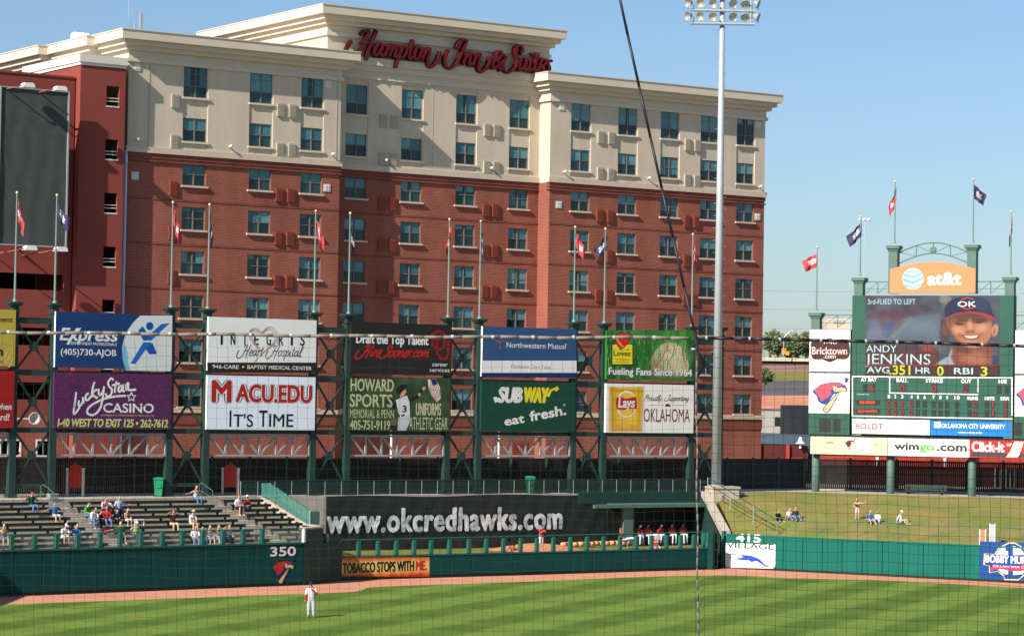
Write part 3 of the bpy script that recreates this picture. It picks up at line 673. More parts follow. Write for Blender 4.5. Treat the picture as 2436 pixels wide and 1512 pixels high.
def arm_lamp(u, v, lab):
    s, z = FH.uv(u, v, -2.6); p = FH.pt(s - .9, -2.3, z - .15)
    t = thing('floodlight', lab, 'floodlight', p, FH.a, 'floodlights round the screen panel')
    q = MB(); q.prism([(.45, -.1), (1.35, -.1), (1.3, .12), (1.15, .22), (.6, .2), (.5, .05)], -.3, .3); q.build('lamp_head', WHITE, t)
    q = MB(); q.path([(-.9, 2.3, -.35), (-.4, 1.0, -.25), (.0, -.0, -.12), (.5, 0, .0)], .045); q.build('arm', mat('lamp arm', (.30, .09, .07), .6, .1), t)
arm_lamp(70, 199, 'pale floodlight above the left side of the grey screen panel'); arm_lamp(147, 207, 'pale floodlight above the right corner of the grey screen panel')
arm_lamp(75, 586, 'pale floodlight below the middle of the grey screen panel'); arm_lamp(148, 589, 'pale floodlight below the right corner of the grey screen panel')
# ================================================================== BILLBOARD FRAME
CP = [-24.35, -21.65, -13.50, -10.83, -2.83, -.15, 7.85, 10.46, 18.57, 21.26, 29.27, 31.95]
BO = FB.pt(0, 0, 0)
fr = thing('steel_gantry', 'dark green steel frame of columns and cross braces carrying the billboards', 'steel frame', (BO.x, BO.y, 5.1), FB.a)
for s in CP:
    q = MB(); q.box(s - .22, s + .22, -.22, .22, 0, 11.95); q.box(s - .30, s + .30, -.30, .30, 0, .25); o = q.build('column', GREEN, fr)
    q = MB()
    for k, (a, b, r0) in enumerate(((11.55, 11.62, .27), (11.952, 12.06, .36), (12.062, 12.2, .44))): q.box(s - r0, s + r0, -r0, r0, a, b)
    q.build('capital', GREEN, o)
for s0, s1 in zip(CP[0::2], CP[1::2]):
    for z0, z1 in ((10.88, 11.25), (7.62, 8.0), (4.05, 4.38)):
        q = MB(); q.box(s0 + .225, s1 - .225, -.12, .16, z0, z1); q.build('beam', GREEN, fr)
    for za, zb in ((10.85, 8.05), (7.6, 4.4), (4.02, .95)):
        m = (za + zb) / 2 + (.15 if za < 5 else 0); c0 = (s0 + s1) / 2
        for sa, z in ((s0 + .24, za), (s1 - .24, za), (s0 + .24, zb), (s1 - .24, zb)):
            q = MB(); q.bar((sa, .0, z), (c0, .0, m), .13, .12); q.build('brace', GREEN, fr)
        q = MB(); q.lathe([(0, -.11), (.30, -.11), (.30, .11), (0, .11)], (c0, 0, m), 8, axis='y'); q.build('gusset', GREEN, fr)
    q = MB(); q.box(s0 + .225, s1 - .225, -.1, .1, .62, .86); q.build('beam', GREEN, fr)
LATT = mat('pale lattice paint', (.30, .30, .31), .6, .12, 2)
for s0, s1 in zip([-32.3] + CP[1::2][:-1], CP[0::2]):
    q = MB(); z0, z1 = 2.65, 3.98; a, b = s0 + .23, s1 - .23
    q.bar((a, -.05, z0), (b, -.05, z0), .13); q.bar((a, -.05, z1), (b, -.05, z1), .13)
    n = 6; w = (b - a) / n
    for k in range(n):
        x = a + w * k
        q.bar((x + w, -.05, z0), (x + w, -.05, z1), .12)
        if k < 3: q.bar((x, -.05, z1), (x + w, -.05, z0), .12)
        else: q.bar((x, -.05, z0), (x + w, -.05, z1), .12)
    q.build('lattice_girder', LATT, fr)
    for zz in (11.0, 7.85, 4.2): 
        q = MB(); q.box(a, b, .0, .18, zz - .13, zz + .13); q.build('beam', GREEN, fr)
BX = [(-32.2, -24.45), (-21.75, -13.56), (-10.97, -2.88), (-.16, 7.86), (10.47, 18.5), (21.22, 29.22)]
BOARDS = {}
BLAB = {(0, 1): 'yellow billboard cut by the left edge of the picture', (0, 0): 'red billboard cut by the left edge of the picture',
        (1, 1): 'navy and white billboard with a leaping blue figure', (1, 0): 'purple casino billboard with handwritten white lettering and a star',
        (2, 1): 'white hospital billboard with a thin pink heart', (2, 0): 'white billboard with big red web address letters over black ones',
        (3, 1): 'black billboard with red handwriting and interlocked red letters', (3, 0): 'dark green billboard with a ballplayer and a small flag',
        (4, 1): 'blue billboard with one white band across its lower part', (4, 0): 'dark green billboard with white and yellow arrow lettering',
        (5, 1): 'grassy green billboard with a baseball and a red heart', (5, 0): 'white billboard with a yellow snack bag at its left'}
BCOL = {(0, 1): ink('mustard', 200, 178, 75), (0, 0): ink('board red', 170, 25, 25), (1, 1): ink('board navy', 22, 62, 120), (1, 0): ink('purple', 92, 38, 92),
        (2, 1): ink('paper', 225, 228, 228, .95), (2, 0): ink('paper blue', 222, 228, 240, .98), (3, 1): ink('board black', 38, 36, 38), (3, 0): ink('outfield photo green', 52, 82, 48),
        (4, 1): ink('slate blue', 48, 86, 135), (4, 0): ink('bottle green', 12, 72, 58), (5, 1): ink('grass print', 50, 135, 50), (5, 0): ink('paper white', 232, 230, 228, .95)}
for i, (s0, s1) in enumerate(BX):
    for j, (z0, z1) in enumerate(((9.45, 12.98), (13.28, 16.78))):
        p = FB.pt(s0, -.45, z0)
        t = thing('billboard', BLAB[(i, j)], 'billboard', p, FB.a, 'billboards on the steel frame')
        W, Hh = s1 - s0, z1 - z0; q = MB(); N, M = 16, 8; rr = random.Random(i * 2 + j)
        ph = [rr.uniform(0, 6) for _ in range(4)]
        for b in range(M + 1):
            for a in range(N + 1):
                x = a / N; y = b / M; wv = .0015 * math.sin(x * 9 + ph[0] + y * 3) + .001 * math.sin(y * 7 + ph[1] - x * 4)
                e = min(x, 1 - x, y, 1 - y); q.v.append((x * W, wv * min(1, e * 8) - .002, y * Hh))
        for b in range(M):
            for a in range(N): k = b * (N + 1) + a; q.f.append([k, k + 1, k + N + 2, k + N + 1]); q.m.append(0)
        q.build('face', BCOL[(i, j)], t, smooth=True)
        q = MB(); q.box(0, .04, .02, .32, 0, Hh); q.box(W - .04, W, .02, .32, 0, Hh); q.box(.04, W - .04, .02, .32, 0, .04); q.box(.04, W - .04, .02, .32, Hh - .04, Hh); q.box(.04, W - .04, .28, .3, .04, Hh - .04)
        q.build('frame', I_WHITE if (i, j) in ((1, 1), (2, 1), (2, 0), (5, 0), (4, 1)) else BCOL[(i, j)], t)
        BOARDS[(i, j)] = (t, (s0, z0))
def bd(i, j, crop, w):
    t, base = BOARDS[(i, j)]; return Board(FB, -.48, crop, w, t, base)
Y0 = -.035      # prints lie a few centimetres proud of the vinyl face
# --- navy figure board
b = bd(1, 1, (170, 1020, 580, 1430), 1512); cl = [(1080, 72), (990, 160), (905, 290), (865, 440), (870, 590), (905, 738), (1452, 748), (1462, 640), (1470, 72)]
b.poly([(1010, 140), (930, 240), (880, 360), (858, 470), (868, 610), (900, 736), (965, 738), (938, 610), (930, 470), (960, 330), (1030, 190)], ink('sky tint', 130, 200, 230), Y0)
b.poly(cl, ink('figure paper', 225, 230, 232), Y0 - .004)
b.poly([(885, 400), (862, 500), (880, 650), (900, 736), (960, 738), (935, 640), (930, 520)], ink('sky tint', 130, 200, 230), Y0 - .008)
BLU = ink('bright blue', 20, 110, 195); BLD = ink('deep blue', 15, 85, 175)
b.ell(1195, 200, 46, 50, BLD, Y0 - .012)
b.polys([[(1055, 250), (1112, 200), (1190, 330), (1215, 375), (1115, 375)]], BLD, Y0 - .012); b.polys([[(1190, 300), (1340, 172), (1440, 165), (1310, 280), (1215, 375), (1150, 372)], [(1115, 397), (1215, 395), (1190, 450), (1150, 480), (1020, 660), (960, 655)]], BLU, Y0 - .016)
b.poly([(1195, 430), (1225, 400), (1280, 525), (1265, 542), (1190, 542), (1148, 480)], BLD, Y0 - .018)
b.text('Express', 98, 372, 808, 385, 150, I_WHITE, Y0, bold=.035, shear=.2); b.poly([(300, 225), (365, 222), (250, 360), (215, 425), (182, 420), (225, 345)], I_WHITE, Y0 - .003)
b.text('EMPLOYMENT PROFESSIONALS', 238, 428, 795, 438, 36, I_WHITE, Y0, bold=.01, shear=.2); b.text('(405)730-AJOB', 112, 550, 788, 560, 76, I_WHITE, Y0, bold=.02)
# --- purple board
b = bd(1, 0, (170, 1020, 580, 1430), 1512); DUST = ink('dusky rose', 140, 50, 95)
def star(cx, cy, r, k=.45, n=5, rot=-90):
    return [(cx + (r if i % 2 == 0 else r * k) * math.cos(math.radians(rot + 180 / n * i)), cy + (r if i % 2 == 0 else r * k) * math.sin(math.radians(rot + 180 / n * i))) for i in range(2 * n)]
mb = [star(x, y, r, rot=ro) + [star(x, y, r, rot=ro)[0]] for x, y, r, ro in ((165, 1000, 95, -80), (240, 830, 75, -95), (450, 960, 80, -70), (1310, 1010, 90, -90), (1000, 860, 70, -60), (700, 850, 70, -90), (210, 1190, 80, -85), (1110, 1120, 75, -95), (560, 1180, 60, -80), (1200, 1340, 60, -90))]
b.line(mb, 12, DUST, Y0)
b.script('LuckY', 262, 1200, 655, 1010, 150, 27, I_WHITE, Y0 - .01, free=True) if False else None
def bscript(b, s, x0, y0, x1, y1, hp, wp, m, y=Y0, **k): return script(s, b.p(x0, y0), b.p(x1, y1), b.h(x0, y0, hp), b.h(x0, y0, wp), m, b.root, y, **k)
b.line([[(300, 1000), (285, 1130), (270, 1260), (300, 1245), (345, 1180)], [(335, 1100), (330, 1160), (350, 1165), (385, 1110), (385, 1060)], [(385, 1060), (385, 1120), (405, 1125)], [(455, 1020), (425, 1030), (415, 1090), (445, 1095), (480, 1050)], [(525, 875), (500, 960), (490, 1065)], [(555, 965), (500, 1015), (545, 1070), (560, 1055)], [(575, 960), (575, 1020), (600, 1035), (635, 970), (640, 930)], [(640, 930), (620, 1090), (590, 1200), (520, 1275), (445, 1265), (440, 1210), (500, 1150), (620, 1090), (760, 1055), (905, 1045)],
        [(755, 855), (725, 835), (690, 880), (700, 930), (735, 970), (720, 1035), (675, 1050), (655, 1015)], [(790, 870), (775, 950), (770, 1010)], [(735, 920), (830, 895)], [(850, 920), (820, 940), (815, 990), (845, 985), (870, 915), (870, 985), (890, 990)], [(905, 905), (910, 985)], [(905, 940), (925, 895), (935, 900), (935, 970), (975, 975), (1030, 970)]], 26, I_WHITE, Y0 - .01, sm=True)
b.line([star(972, 1062, 58) + [star(972, 1062, 58)[0]]], 15, I_WHITE, Y0 - .012)
b.text('CASINO', 628, 1250, 1245, 1250, 112, I_WHITE, Y0, bold=.03); b.text('AN ENTERPRISE OF THE CHEYENNE AND ARAPAHO TRIBES OF OKLAHOMA', 600, 1296, 1245, 1296, 22, I_TAN, Y0)
b.text('I-40 WEST TO EXIT 125 \u2022 262-7612', 72, 1425, 1415, 1425, 98, ink('lime cream', 215, 225, 130), Y0, bold=.04, shear=.15)
# --- heart hospital and school boards
b = bd(2, 1, (670, 1030, 1060, 1430), 1474); HT = ink('pink line', 205, 150, 140)
for k in range(3):
    e = k * 16; b.line([[(640 + e * .3, 610), (700, 540), (900 - e, 380), (925 - e, 280 + e * .3), (880 - e, 190 + e), (800, 180 + e), (735, 240 + e * .6), (690, 205 + e), (620, 195 + e), (570 + e, 250), (590 + e, 340), (680 + e * .5, 440), (745, 490)]], 7, HT, Y0 - k * .003, sm=True)
b.rect(52, 620, 1405, 745, ink('brown black', 42, 32, 30), Y0 - .004)
for ch, x in zip('INTEGRIS', (230, 370, 518, 662, 815, 968, 1104, 1236)):
    w = 14 if ch == 'I' else 30; b.text(ch, x - w, 398 + (x - 230) * .010, x + w, 398 + (x - 230) * .010, 138, I_BLACK, Y0 - .01, bold=.02)
bscript(b, 'Heart', 415, 535, 755, 535, 72, 9, ink('slate ink', 75, 80, 90), Y0 - .012, slant=.35); bscript(b, 'Hospital.', 775, 540, 1245, 545, 72, 9, ink('slate ink', 75, 80, 90), Y0 - .012, slant=.35)
b.text('946-CARE', 116, 692, 445, 698, 46, I_WHITE, Y0 - .012, bold=.02); b.text('BAPTIST MEDICAL CENTER', 552, 700, 1352, 712, 46, I_WHITE, Y0 - .012, bold=.02); b.ell(500, 674, 15, 15, I_TAN, Y0 - .012)
b = bd(2, 0, (670, 1030, 1060, 1430), 1474)
for bold_, m_, y_ in ((.125, I_NAVY, Y0), (.095, I_WHITE, Y0 - .006), (.045, I_RED, Y0 - .012)):
    e = bold_ * 110
    b.text('M', 108 - e, 1112 + e * .4, 348 + e, 1112 + e * .4, 265 + e, m_, y_, bold=bold_); b.text('ACU.EDU', 408 - e * .6, 1112 + e * .3, 1355 + e * .6, 1116 + e * .3, 215 + e * .6, m_, y_, bold=bold_)
for s, x0, x1, h in (('I', 326, 350, 205), ("T'S", 375, 622, 155), ('T', 695, 798, 205), ('IME', 820, 1122, 160)): b.text(s, x0, 1420, x1, 1420, h, ink('ink navy', 22, 32, 48), Y0, bold=.015)
# --- talent and sports boards
b = bd(3, 1, (1140, 1050, 1500, 1430), 1432)
b.text('Draft the Top Talent', 135, 325, 1085, 338, 118, I_WHITE, Y0, bold=.04); bscript(b, 'HireSooner.com', 125, 490, 1085, 500, 78, 24, I_RED, Y0, slant=.45)
OR = ink('crimson', 150, 24, 28)
b.line([[(1200, 165), (1140, 200), (1140, 340), (1215, 410), (1290, 370), (1290, 200), (1230, 165), (1190, 165)]], 44, OR, Y0)
b.line([[(1200, 270), (1200, 450), (1250, 525), (1310, 525), (1345, 460), (1345, 300)]], 40, OR, Y0 - .004); b.line([[(1150, 270), (1245, 270)], [(1300, 300), (1375, 300)]], 30, OR, Y0 - .006)
b.text('career', 1135, 622, 1335, 622, 52, I_WHITE, Y0, bold=.01); b.text('services', 1100, 695, 1362, 695, 52, I_WHITE, Y0, bold=.01)
b = bd(3, 0, (1140, 1050, 1500, 1430), 1432); LT = ink('pale lettering', 205, 205, 165); DKE = ink('letter edge', 60, 70, 50)
picture(b, 40, 775, 1362, 1462, 150, 80, (56, 84, 50), [('n', (60, 60), 3, (34, 58, 32), .8), ('n', (24, 24), 9, (78, 108, 66), .5), ('e', 900, 1350, 500, 120, 0, (58, 80, 48), 200, .5)], b.root, Y0 + .004, 'print', k=.8, grain=5)
for s, x0, x1, yb, h, bo in (('HOWARD', 62, 630, 948, 158, .02), ('SPORTS', 52, 612, 1155, 165, .02), ('MEMORIAL & PENN', 55, 632, 1300, 112, 0), ('405-751-9119', 55, 582, 1450, 120, .02), ('UNIFORMS', 918, 1250, 1265, 160, .02), ('ATHLETIC GEAR', 832, 1335, 1452, 160, .0)): b.text(s, x0, yb, x1, yb, h, LT, Y0, bold=bo)
SK = ink('printed skin', 215, 165, 135); BK = ink('soft black', 30, 28, 30); WH = ink('uniform white', 228, 228, 232)
b.polys([[(655, 1065), (760, 1020), (805, 1005), (835, 1090), (845, 1265), (720, 1290), (690, 1230)]], WH, Y0 - .01); b.polys([[(690, 1290), (845, 1270), (850, 1330), (790, 1462), (680, 1462)]], ink('trouser print', 205, 208, 222), Y0 - .011)
b.polys([[(655, 1070), (620, 1110), (610, 1180), (670, 1180)], [(815, 1020), (870, 1030), (950, 985), (965, 1030), (880, 1075), (830, 1070)], [(665, 960), (670, 900), (720, 862), (800, 858), (805, 885), (760, 930), (720, 985), (690, 990)], [(955, 960), (1000, 910), (1015, 950), (985, 985)], [(580, 1400), (680, 1400), (670, 1462), (590, 1462)]], BK, Y0 - .012)
b.polys([[(735, 960), (785, 920), (795, 960), (770, 1005), (715, 1035), (710, 1000)], [(1000, 900), (1035, 885), (1052, 905), (1025, 945), (1005, 935)], [(945, 975), (985, 970), (980, 1010), (955, 1015)]], SK, Y0 - .014)
b.ell(635, 1350, 50, 45, ink('glove tan', 120, 90, 70), Y0 - .014); b.text('3', 740, 1225, 800, 1225, 88, BK, Y0 - .016, bold=.05); b.polys([[(725, 1258), (775, 1250), (775, 1275), (727, 1280)]], I_NAVY, Y0 - .017)
fl = [(1075, 792), (1180, 790), (1235, 900), (1245, 1040), (1195, 1092), (1130, 1010), (1085, 900)]
b.poly(fl, ink('flag white', 235, 225, 225), Y0 - .01, sm=False)
for k in range(6):
    a0 = k / 6; b.line([[(1080 + 22 * k, 830 + 30 * max(0, 2 - k)), (1110 + 22 * k, 920), (1150 + 17 * k, 1010 + 6 * (3 - k)), (1190 + 9 * k, 1075 - 12 * k)]], 9, I_RED, Y0 - .014 - k * .001)
b.poly([(1110, 792), (1180, 792), (1205, 850), (1150, 880)], I_NAVY, Y0 - .022)
# --- blue and green boards
b = bd(4, 1, (1570, 1060, 1910, 1430), 1389)
b.rect(72, 522, 1352, 685, I_WHITE, Y0); b.rect(72, 686, 1350, 745, I_NAVY, Y0)
b.text('Northwestern Mutual', 408, 350, 1205, 362, 72, I_WHITE, Y0, bold=.008); b.text('\u00ae', 1208, 312, 1226, 312, 14, I_WHITE, Y0); b.text('Oklahoma City \u2022 Tulsa', 470, 624, 1000, 632, 48, I_GREY, Y0 - .008)
b.line([[(320, 350), (320, 285), (262, 245)], [(320, 290), (385, 245)], [(320, 270), (295, 245)], [(320, 270), (350, 245)], [(300, 355), (345, 355)]], 12, ink('bronze', 165, 105, 85), Y0)
b = bd(4, 0, (1570, 1060, 1910, 1430), 1389)
b.text('SUB', 285, 1086, 625, 1086, 205, I_WHITE, Y0, bold=.075, shear=.2); b.text('WAY', 640, 1088, 985, 1088, 205, I_YEL, Y0, bold=.075, shear=.2)
b.polys([[(228, 1018), (258, 1095), (272, 1078), (340, 1080), (330, 1030), (285, 1022), (270, 1005)]], I_WHITE, Y0 - .003); b.polys([[(930, 1000), (1010, 900), (1085, 878), (1080, 850), (1117, 905), (1070, 943), (1065, 918), (1015, 935), (985, 1010)]], I_YEL, Y0 - .003)
b.text('eat', 385, 1400, 655, 1352, 118, I_WHITE, Y0, bold=.05, free=True); b.text('fresh.', 725, 1340, 1215, 1248, 135, I_WHITE, Y0, bold=.05, free=True)
b.line([[(1185 + 13 * math.cos(a * .52), 1118 + 15 * math.sin(a * .52)) for a in range(13)]], 5, I_WHITE, Y0)
# --- baseball and snack boards
b = bd(5, 1, (1980, 1070, 2310, 1430), 1386); rg = random.Random(8)
for m_, n in ((ink('grass dark', 18, 80, 34), 190), (ink('grass mid', 70, 160, 60), 120), (ink('grass tip', 150, 190, 80), 36)):
    mb = MB()
    for k in range(n):
        x = rg.uniform(85, 1290); y = rg.uniform(200, 740) if n < 190 else rg.uniform(110, 745); l = rg.uniform(50, 190); dx = rg.uniform(-45, 45); w = rg.uniform(6, 13)
        y1_ = max(90, y - l); q = [b.p(x, y), b.p(x + w, y), b.p(x + dx, y1_)]; mb.add([(c_[0], Y0 + .01 - k * .00006 - (.012 if n < 190 else 0), c_[1]) for c_ in q], [(0, 1, 2)])
    mb.build('print', m_, b.root)
bp0 = [(695, 560), (705, 470), (760, 360), (850, 270), (930, 240), (1040, 255), (1130, 320), (1190, 430), (1222, 560), (1215, 690), (1150, 735), (800, 735), (720, 690)]
picture(b, 85, 75, 1302, 748, 150, 84, (38, 122, 44), [('n', (70, 130), 2, (16, 74, 34), .8), ('n', (26, 160), 7, (96, 170, 70), .5), ('p', [(80, 60), (1310, 60), (1310, 190), (80, 190)], (86, 176, 66), 120, .6), ('n', (16, 200), 11, (12, 66, 30), .4), ('p', bp0, (206, 194, 156), 10, 1), ('e', 1010, 420, 200, 150, 0, (232, 224, 190), 260, .7), ('e', 740, 600, 110, 160, 10, (150, 134, 100), 140, .6), ('p', [(680, 690), (1230, 690), (1230, 760), (680, 760)], (70, 116, 50), 70, .8)], b.root, Y0 + .004, 'print', k=.8, grain=4)
b.line([[(930, 245), (915, 330), (860, 430), (800, 540), (770, 590)], [(1130, 325), (1150, 420), (1165, 520), (1185, 600)]], 9, ink('stitch', 190, 95, 60), Y0 - .022, sm=True)
b.line([[(930 - k * 17 - 22, 255 + k * 36), (930 - k * 17 + 18, 268 + k * 36)] for k in range(9)] + [[(1128 + k * 7 - 12, 345 + k * 32), (1128 + k * 7 + 24, 335 + k * 32)] for k in range(8)], 6, ink('stitch', 190, 95, 60), Y0 - .028)
b.rect(150, 262, 452, 560, BK, Y0 - .016); b.rect(162, 272, 440, 545, I_YEL, Y0 - .020)
hrt = [(270, 345), (205, 250), (195, 170), (240, 108), (300, 100), (335, 122), (375, 98), (420, 120), (428, 170), (390, 250), (310, 330)]
b.poly(hrt, BK, Y0 - .024); b.poly([(x + (305 - x) * .09, y + (215 - y) * .09) for x, y in hrt], ink('heart red', 225, 40, 35), Y0 - .028)
b.line([[(220, 180), (250, 240), (315, 310)]], 22, ink('heart gold', 240, 190, 60), Y0 - .032)
b.text('Loves', 178, 425, 415, 437, 76, I_BLACK, Y0 - .026, bold=.03); b.text('Travel Stops &', 205, 485, 390, 490, 24, I_BLACK, Y0 - .026); b.text('Country Stores', 205, 522, 390, 526, 24, I_BLACK, Y0 - .026)
b.poly([(376, 355), (362, 338), (366, 330), (376, 336), (386, 330), (390, 338)], ink('heart red', 225, 40, 35), Y0 - .028)
b.text('Fueling Fans Since 1964', 112, 698, 1268, 712, 98, ink('letter shade', 70, 90, 120), Y0 - .036, bold=.075); b.text('Fueling Fans Since 1964', 110, 692, 1266, 706, 98, I_WHITE, Y0 - .044, bold=.035)
b = bd(5, 0, (1980, 1070, 2310, 1430), 1386); GOLD = ink('bag yellow', 240, 195, 45)
bag = [(122, 862), (592, 868), (585, 960), (560, 1060), (550, 1300), (558, 1472), (148, 1470), (158, 1250), (150, 1040), (128, 930)]; picture(b, 110, 850, 605, 1478, 80, 100, (232, 230, 228), [('p', bag, (236, 190, 48), 8, 1), ('e', 170, 1150, 40, 400, 0, (196, 146, 30), 70, .7), ('e', 540, 1180, 34, 400, 0, (200, 150, 30), 60, .7), ('e', 350, 1300, 120, 200, 0, (246, 210, 90), 160, .6), ('n', (40, 300), 4, (214, 164, 40), .4)], b.root, Y0 + .004, 'print', k=.85); b.poly([(130, 900), (590, 905), (585, 930), (134, 925)], ink('bag fold', 205, 155, 30), Y0 - .006); b.poly([(150, 1400), (250, 1370), (330, 1430), (420, 1380), (556, 1400), (558, 1468), (148, 1466)], ink('bag chips', 230, 170, 70), Y0 - .006)
b.ell(360, 1095, 145, 185, I_WHITE, Y0 - .01); b.ell(362, 1100, 128, 165, ink('sun yellow', 245, 200, 60), Y0 - .014)
b.poly([(218, 1010), (270, 990), (350, 1020), (430, 1005), (490, 990), (503, 1080), (500, 1165), (420, 1160), (330, 1175), (225, 1168), (212, 1090)], I_RED, Y0 - .018)
b.text("Lays", 240, 1148, 470, 1140, 140, I_WHITE, Y0 - .024, bold=.04, slant=.12); b.text('Classic', 262, 1325, 440, 1325, 42, ink('pale gold', 245, 225, 150), Y0 - .01)
bscript(b, 'Proudly', 605, 1042, 848, 1045, 42, 8, ink('soft brown', 110, 95, 95), Y0, slant=.4); bscript(b, 'Supporting', 885, 1045, 1222, 1050, 42, 8, ink('soft brown', 110, 95, 95), Y0, slant=.4)
b.text('OKLAHOMA', 595, 1340, 1235, 1345, 182, ink('oxblood', 120, 45, 45), Y0, bold=-.005); b.line([[(670, 1108), (880, 1110)], [(980, 1112), (1200, 1112)]], 4, ink('oxblood', 120, 45, 45), Y0)
b.poly([(890, 1115), (915, 1090), (950, 1092), (975, 1130), (900, 1130)], ink('oxblood', 120, 45, 45), Y0 - .003)
# --- the two cut boards at the edge
b = bd(0, 1, (0, 1000, 180, 1430), 633)
b.text('Employment', -330, 208, 148, 208, 60, I_BLACK, Y0, bold=.02); b.text('Guardian', -420, 600, 35, 600, 110, I_BLACK, Y0, bold=.05); b.text('www.on-line.com', -300, 683, 32, 683, 36, I_BLACK, Y0)
b.polys([[(30, 640), (115, 490), (90, 560), (60, 640)], [(60, 690), (170, 500), (110, 640)], [(90, 740), (165, 640), (120, 735)]], ink('straw', 225, 200, 120), Y0)
b = bd(0, 0, (0, 1000, 180, 1430), 633)
b.text('when', -50, 1228, 132, 1228, 72, I_WHITE, Y0, bold=.02, slant=.1); b.text('on board!', -260, 1352, 105, 1352, 80, I_WHITE, Y0, bold=.02, slant=.1)
# ================================================================== FLAGS ON THE FRAME
FLR = mat('red flag cloth', (.50, .05, .06), .7, .15, 3); FLN = mat('navy flag cloth', (.035, .030, .085), .7, .2, 3); FLW = mat('pale flag print', (.60, .58, .62), .7, .1)
POLE = mat('grey green pole', (.16, .24, .22), .45, .1, 2); GILT = mat('gilt ball', (.65, .52, .30), .3, .1, spec=.6)
def flagpole(p, h, r, droop, lean, m, m2, label, group, seed):
    t = thing('flagpole', label, 'flagpole', p, 0.0, group); rr = random.Random(seed)
    q = MB(); q.tube((0, 0, 0), (0, 0, h), r, r * .55, 10); q.lathe([(r * 2.2, 0), (r * 1.6, .12), (r, .18)], (0, 0, 0), 10); q.build('pole', POLE, t, smooth=False)
    q = MB(); q.ball((0, 0, h + r * .9), r * 1.25); q.build('finial', GILT, t, smooth=True)
    q = MB(); NX, NZ = 12, 12; L, Hf = 1.5, 1.05; lean = lean + (.08 if lean >= 0 else -.08)
    for a in range(NX + 1):
        for bz in range(NZ + 1):
            x = a / NX; z = bz / NZ
            fx = lean * L * x * (.35 + .65 * x ** .5) * (1 - .25 * (1 - z)); fz = -droop * L * (x ** 1.15) - Hf * (1 - z) * (1 - .22 * x)
            y = .11 * math.sin(x * 9 + seed + z * 2) * x ** .5 + .05 * math.sin(z * 6 + seed)
            fx += .05 * math.sin(x * 11 + seed * 2)
            q.v.append((r + fx, y, h - .35 + fz))
    for a in range(NX):
        for bz in range(NZ):
            k = a * (NZ + 1) + bz; q.f.append([k, k + 1, k + NZ + 2, k + NZ + 1]); q.m.append(1 if (3 <= a <= 8 and 4 <= bz <= 8 and (a + bz + seed) % 3) else 0)
    q.build('flag', [m, m2], t, smooth=True)
FG = 'flagpoles on the billboard columns'; names = ['leftmost', 'second', 'third', 'fourth', 'fifth', 'sixth', 'seventh', 'eighth', 'ninth', 'tenth', 'last']
fk = [(1.0, .22, FLR), (.75, .45, FLN), (1.05, .22, FLR), (1.15, .02, FLN), (1.1, .25, FLR), (1.3, .1, FLN), (1.05, -.12, FLR), (1.25, .04, FLN), (.8, .4, FLR), (.7, -.5, FLN), (1.0, .03, FLR)]
for k, s in enumerate(CP[:11]):
    d, l, m_ = fk[k]; p = FB.pt(s, 0, 17.3)
    flagpole(p, 6.75, .075, d, l, m_, FLW, 'flagpole with a drooping %s flag, %s along the billboard frame from the left' % ('red' if m_ is FLR else 'navy', names[k]), FG, k + 1)

# ================================================================== OUTFIELD WALLS
wl = FL.pt(0, 0, 0)
lw = thing('outfield_wall', 'green padded left field wall darkened as in shade, with the 350 mark', 'outfield wall', (wl.x, wl.y, 0), FL.a)
WG_L = mat('shade darkened wall', (.005, .055, .050), .75, .14, .7, .10)  # wall green darkened in the colour for the dim look under raking sun
s = 0.0; k = 0; q = MB()
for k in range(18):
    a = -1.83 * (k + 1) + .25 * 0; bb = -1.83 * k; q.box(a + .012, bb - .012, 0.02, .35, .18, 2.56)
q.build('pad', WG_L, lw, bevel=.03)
q = MB(); q.box(-33, 0, .06, .34, 0, .178); q.build('footing', BLACKST, lw); q = MB(); q.box(-33, 0, -.03, .38, 2.562, 2.66); q.build('top_rail', POSTGREEN, lw)
for u in (78, 230, 378, 518, 668, 803, 942, 1084, 1218, 1355, 1490, 1625, 1753):
    s_, _z = FL.uv(u * .3556, 974.4 + 880 * .3556, .2); q = MB(); q.box(s_ - .13, s_ + .13, .08, .32, 2.665, 3.5); q.build('post', POSTGREEN, lw, bevel=.03)
q = MB(); q.tube((-33, .2, 3.52), (0, .2, 3.52), .03); q.build('hand_rail', POSTGREEN, lw)
WIRE = mat('fence wire', (.22, .24, .23), .5, .1, spec=.4)
q = MB()
for i in range(220):
    x = -33 + i * .15; q.tube((x, .2, 2.67), (x + .85, .2, 3.5), .007, n=3, caps=False); q.tube((x + .85, .2, 2.67), (x, .2, 3.5), .007, n=3, caps=False)
q.build('wire_mesh', WIRE, lw)
b = Board(FL, 0, (860, 1750, 1450, 1960), 2436, lw, (0, 0)); b.text('350', 125, 335, 475, 332, 125, I_WHITE, -.01, bold=.04)
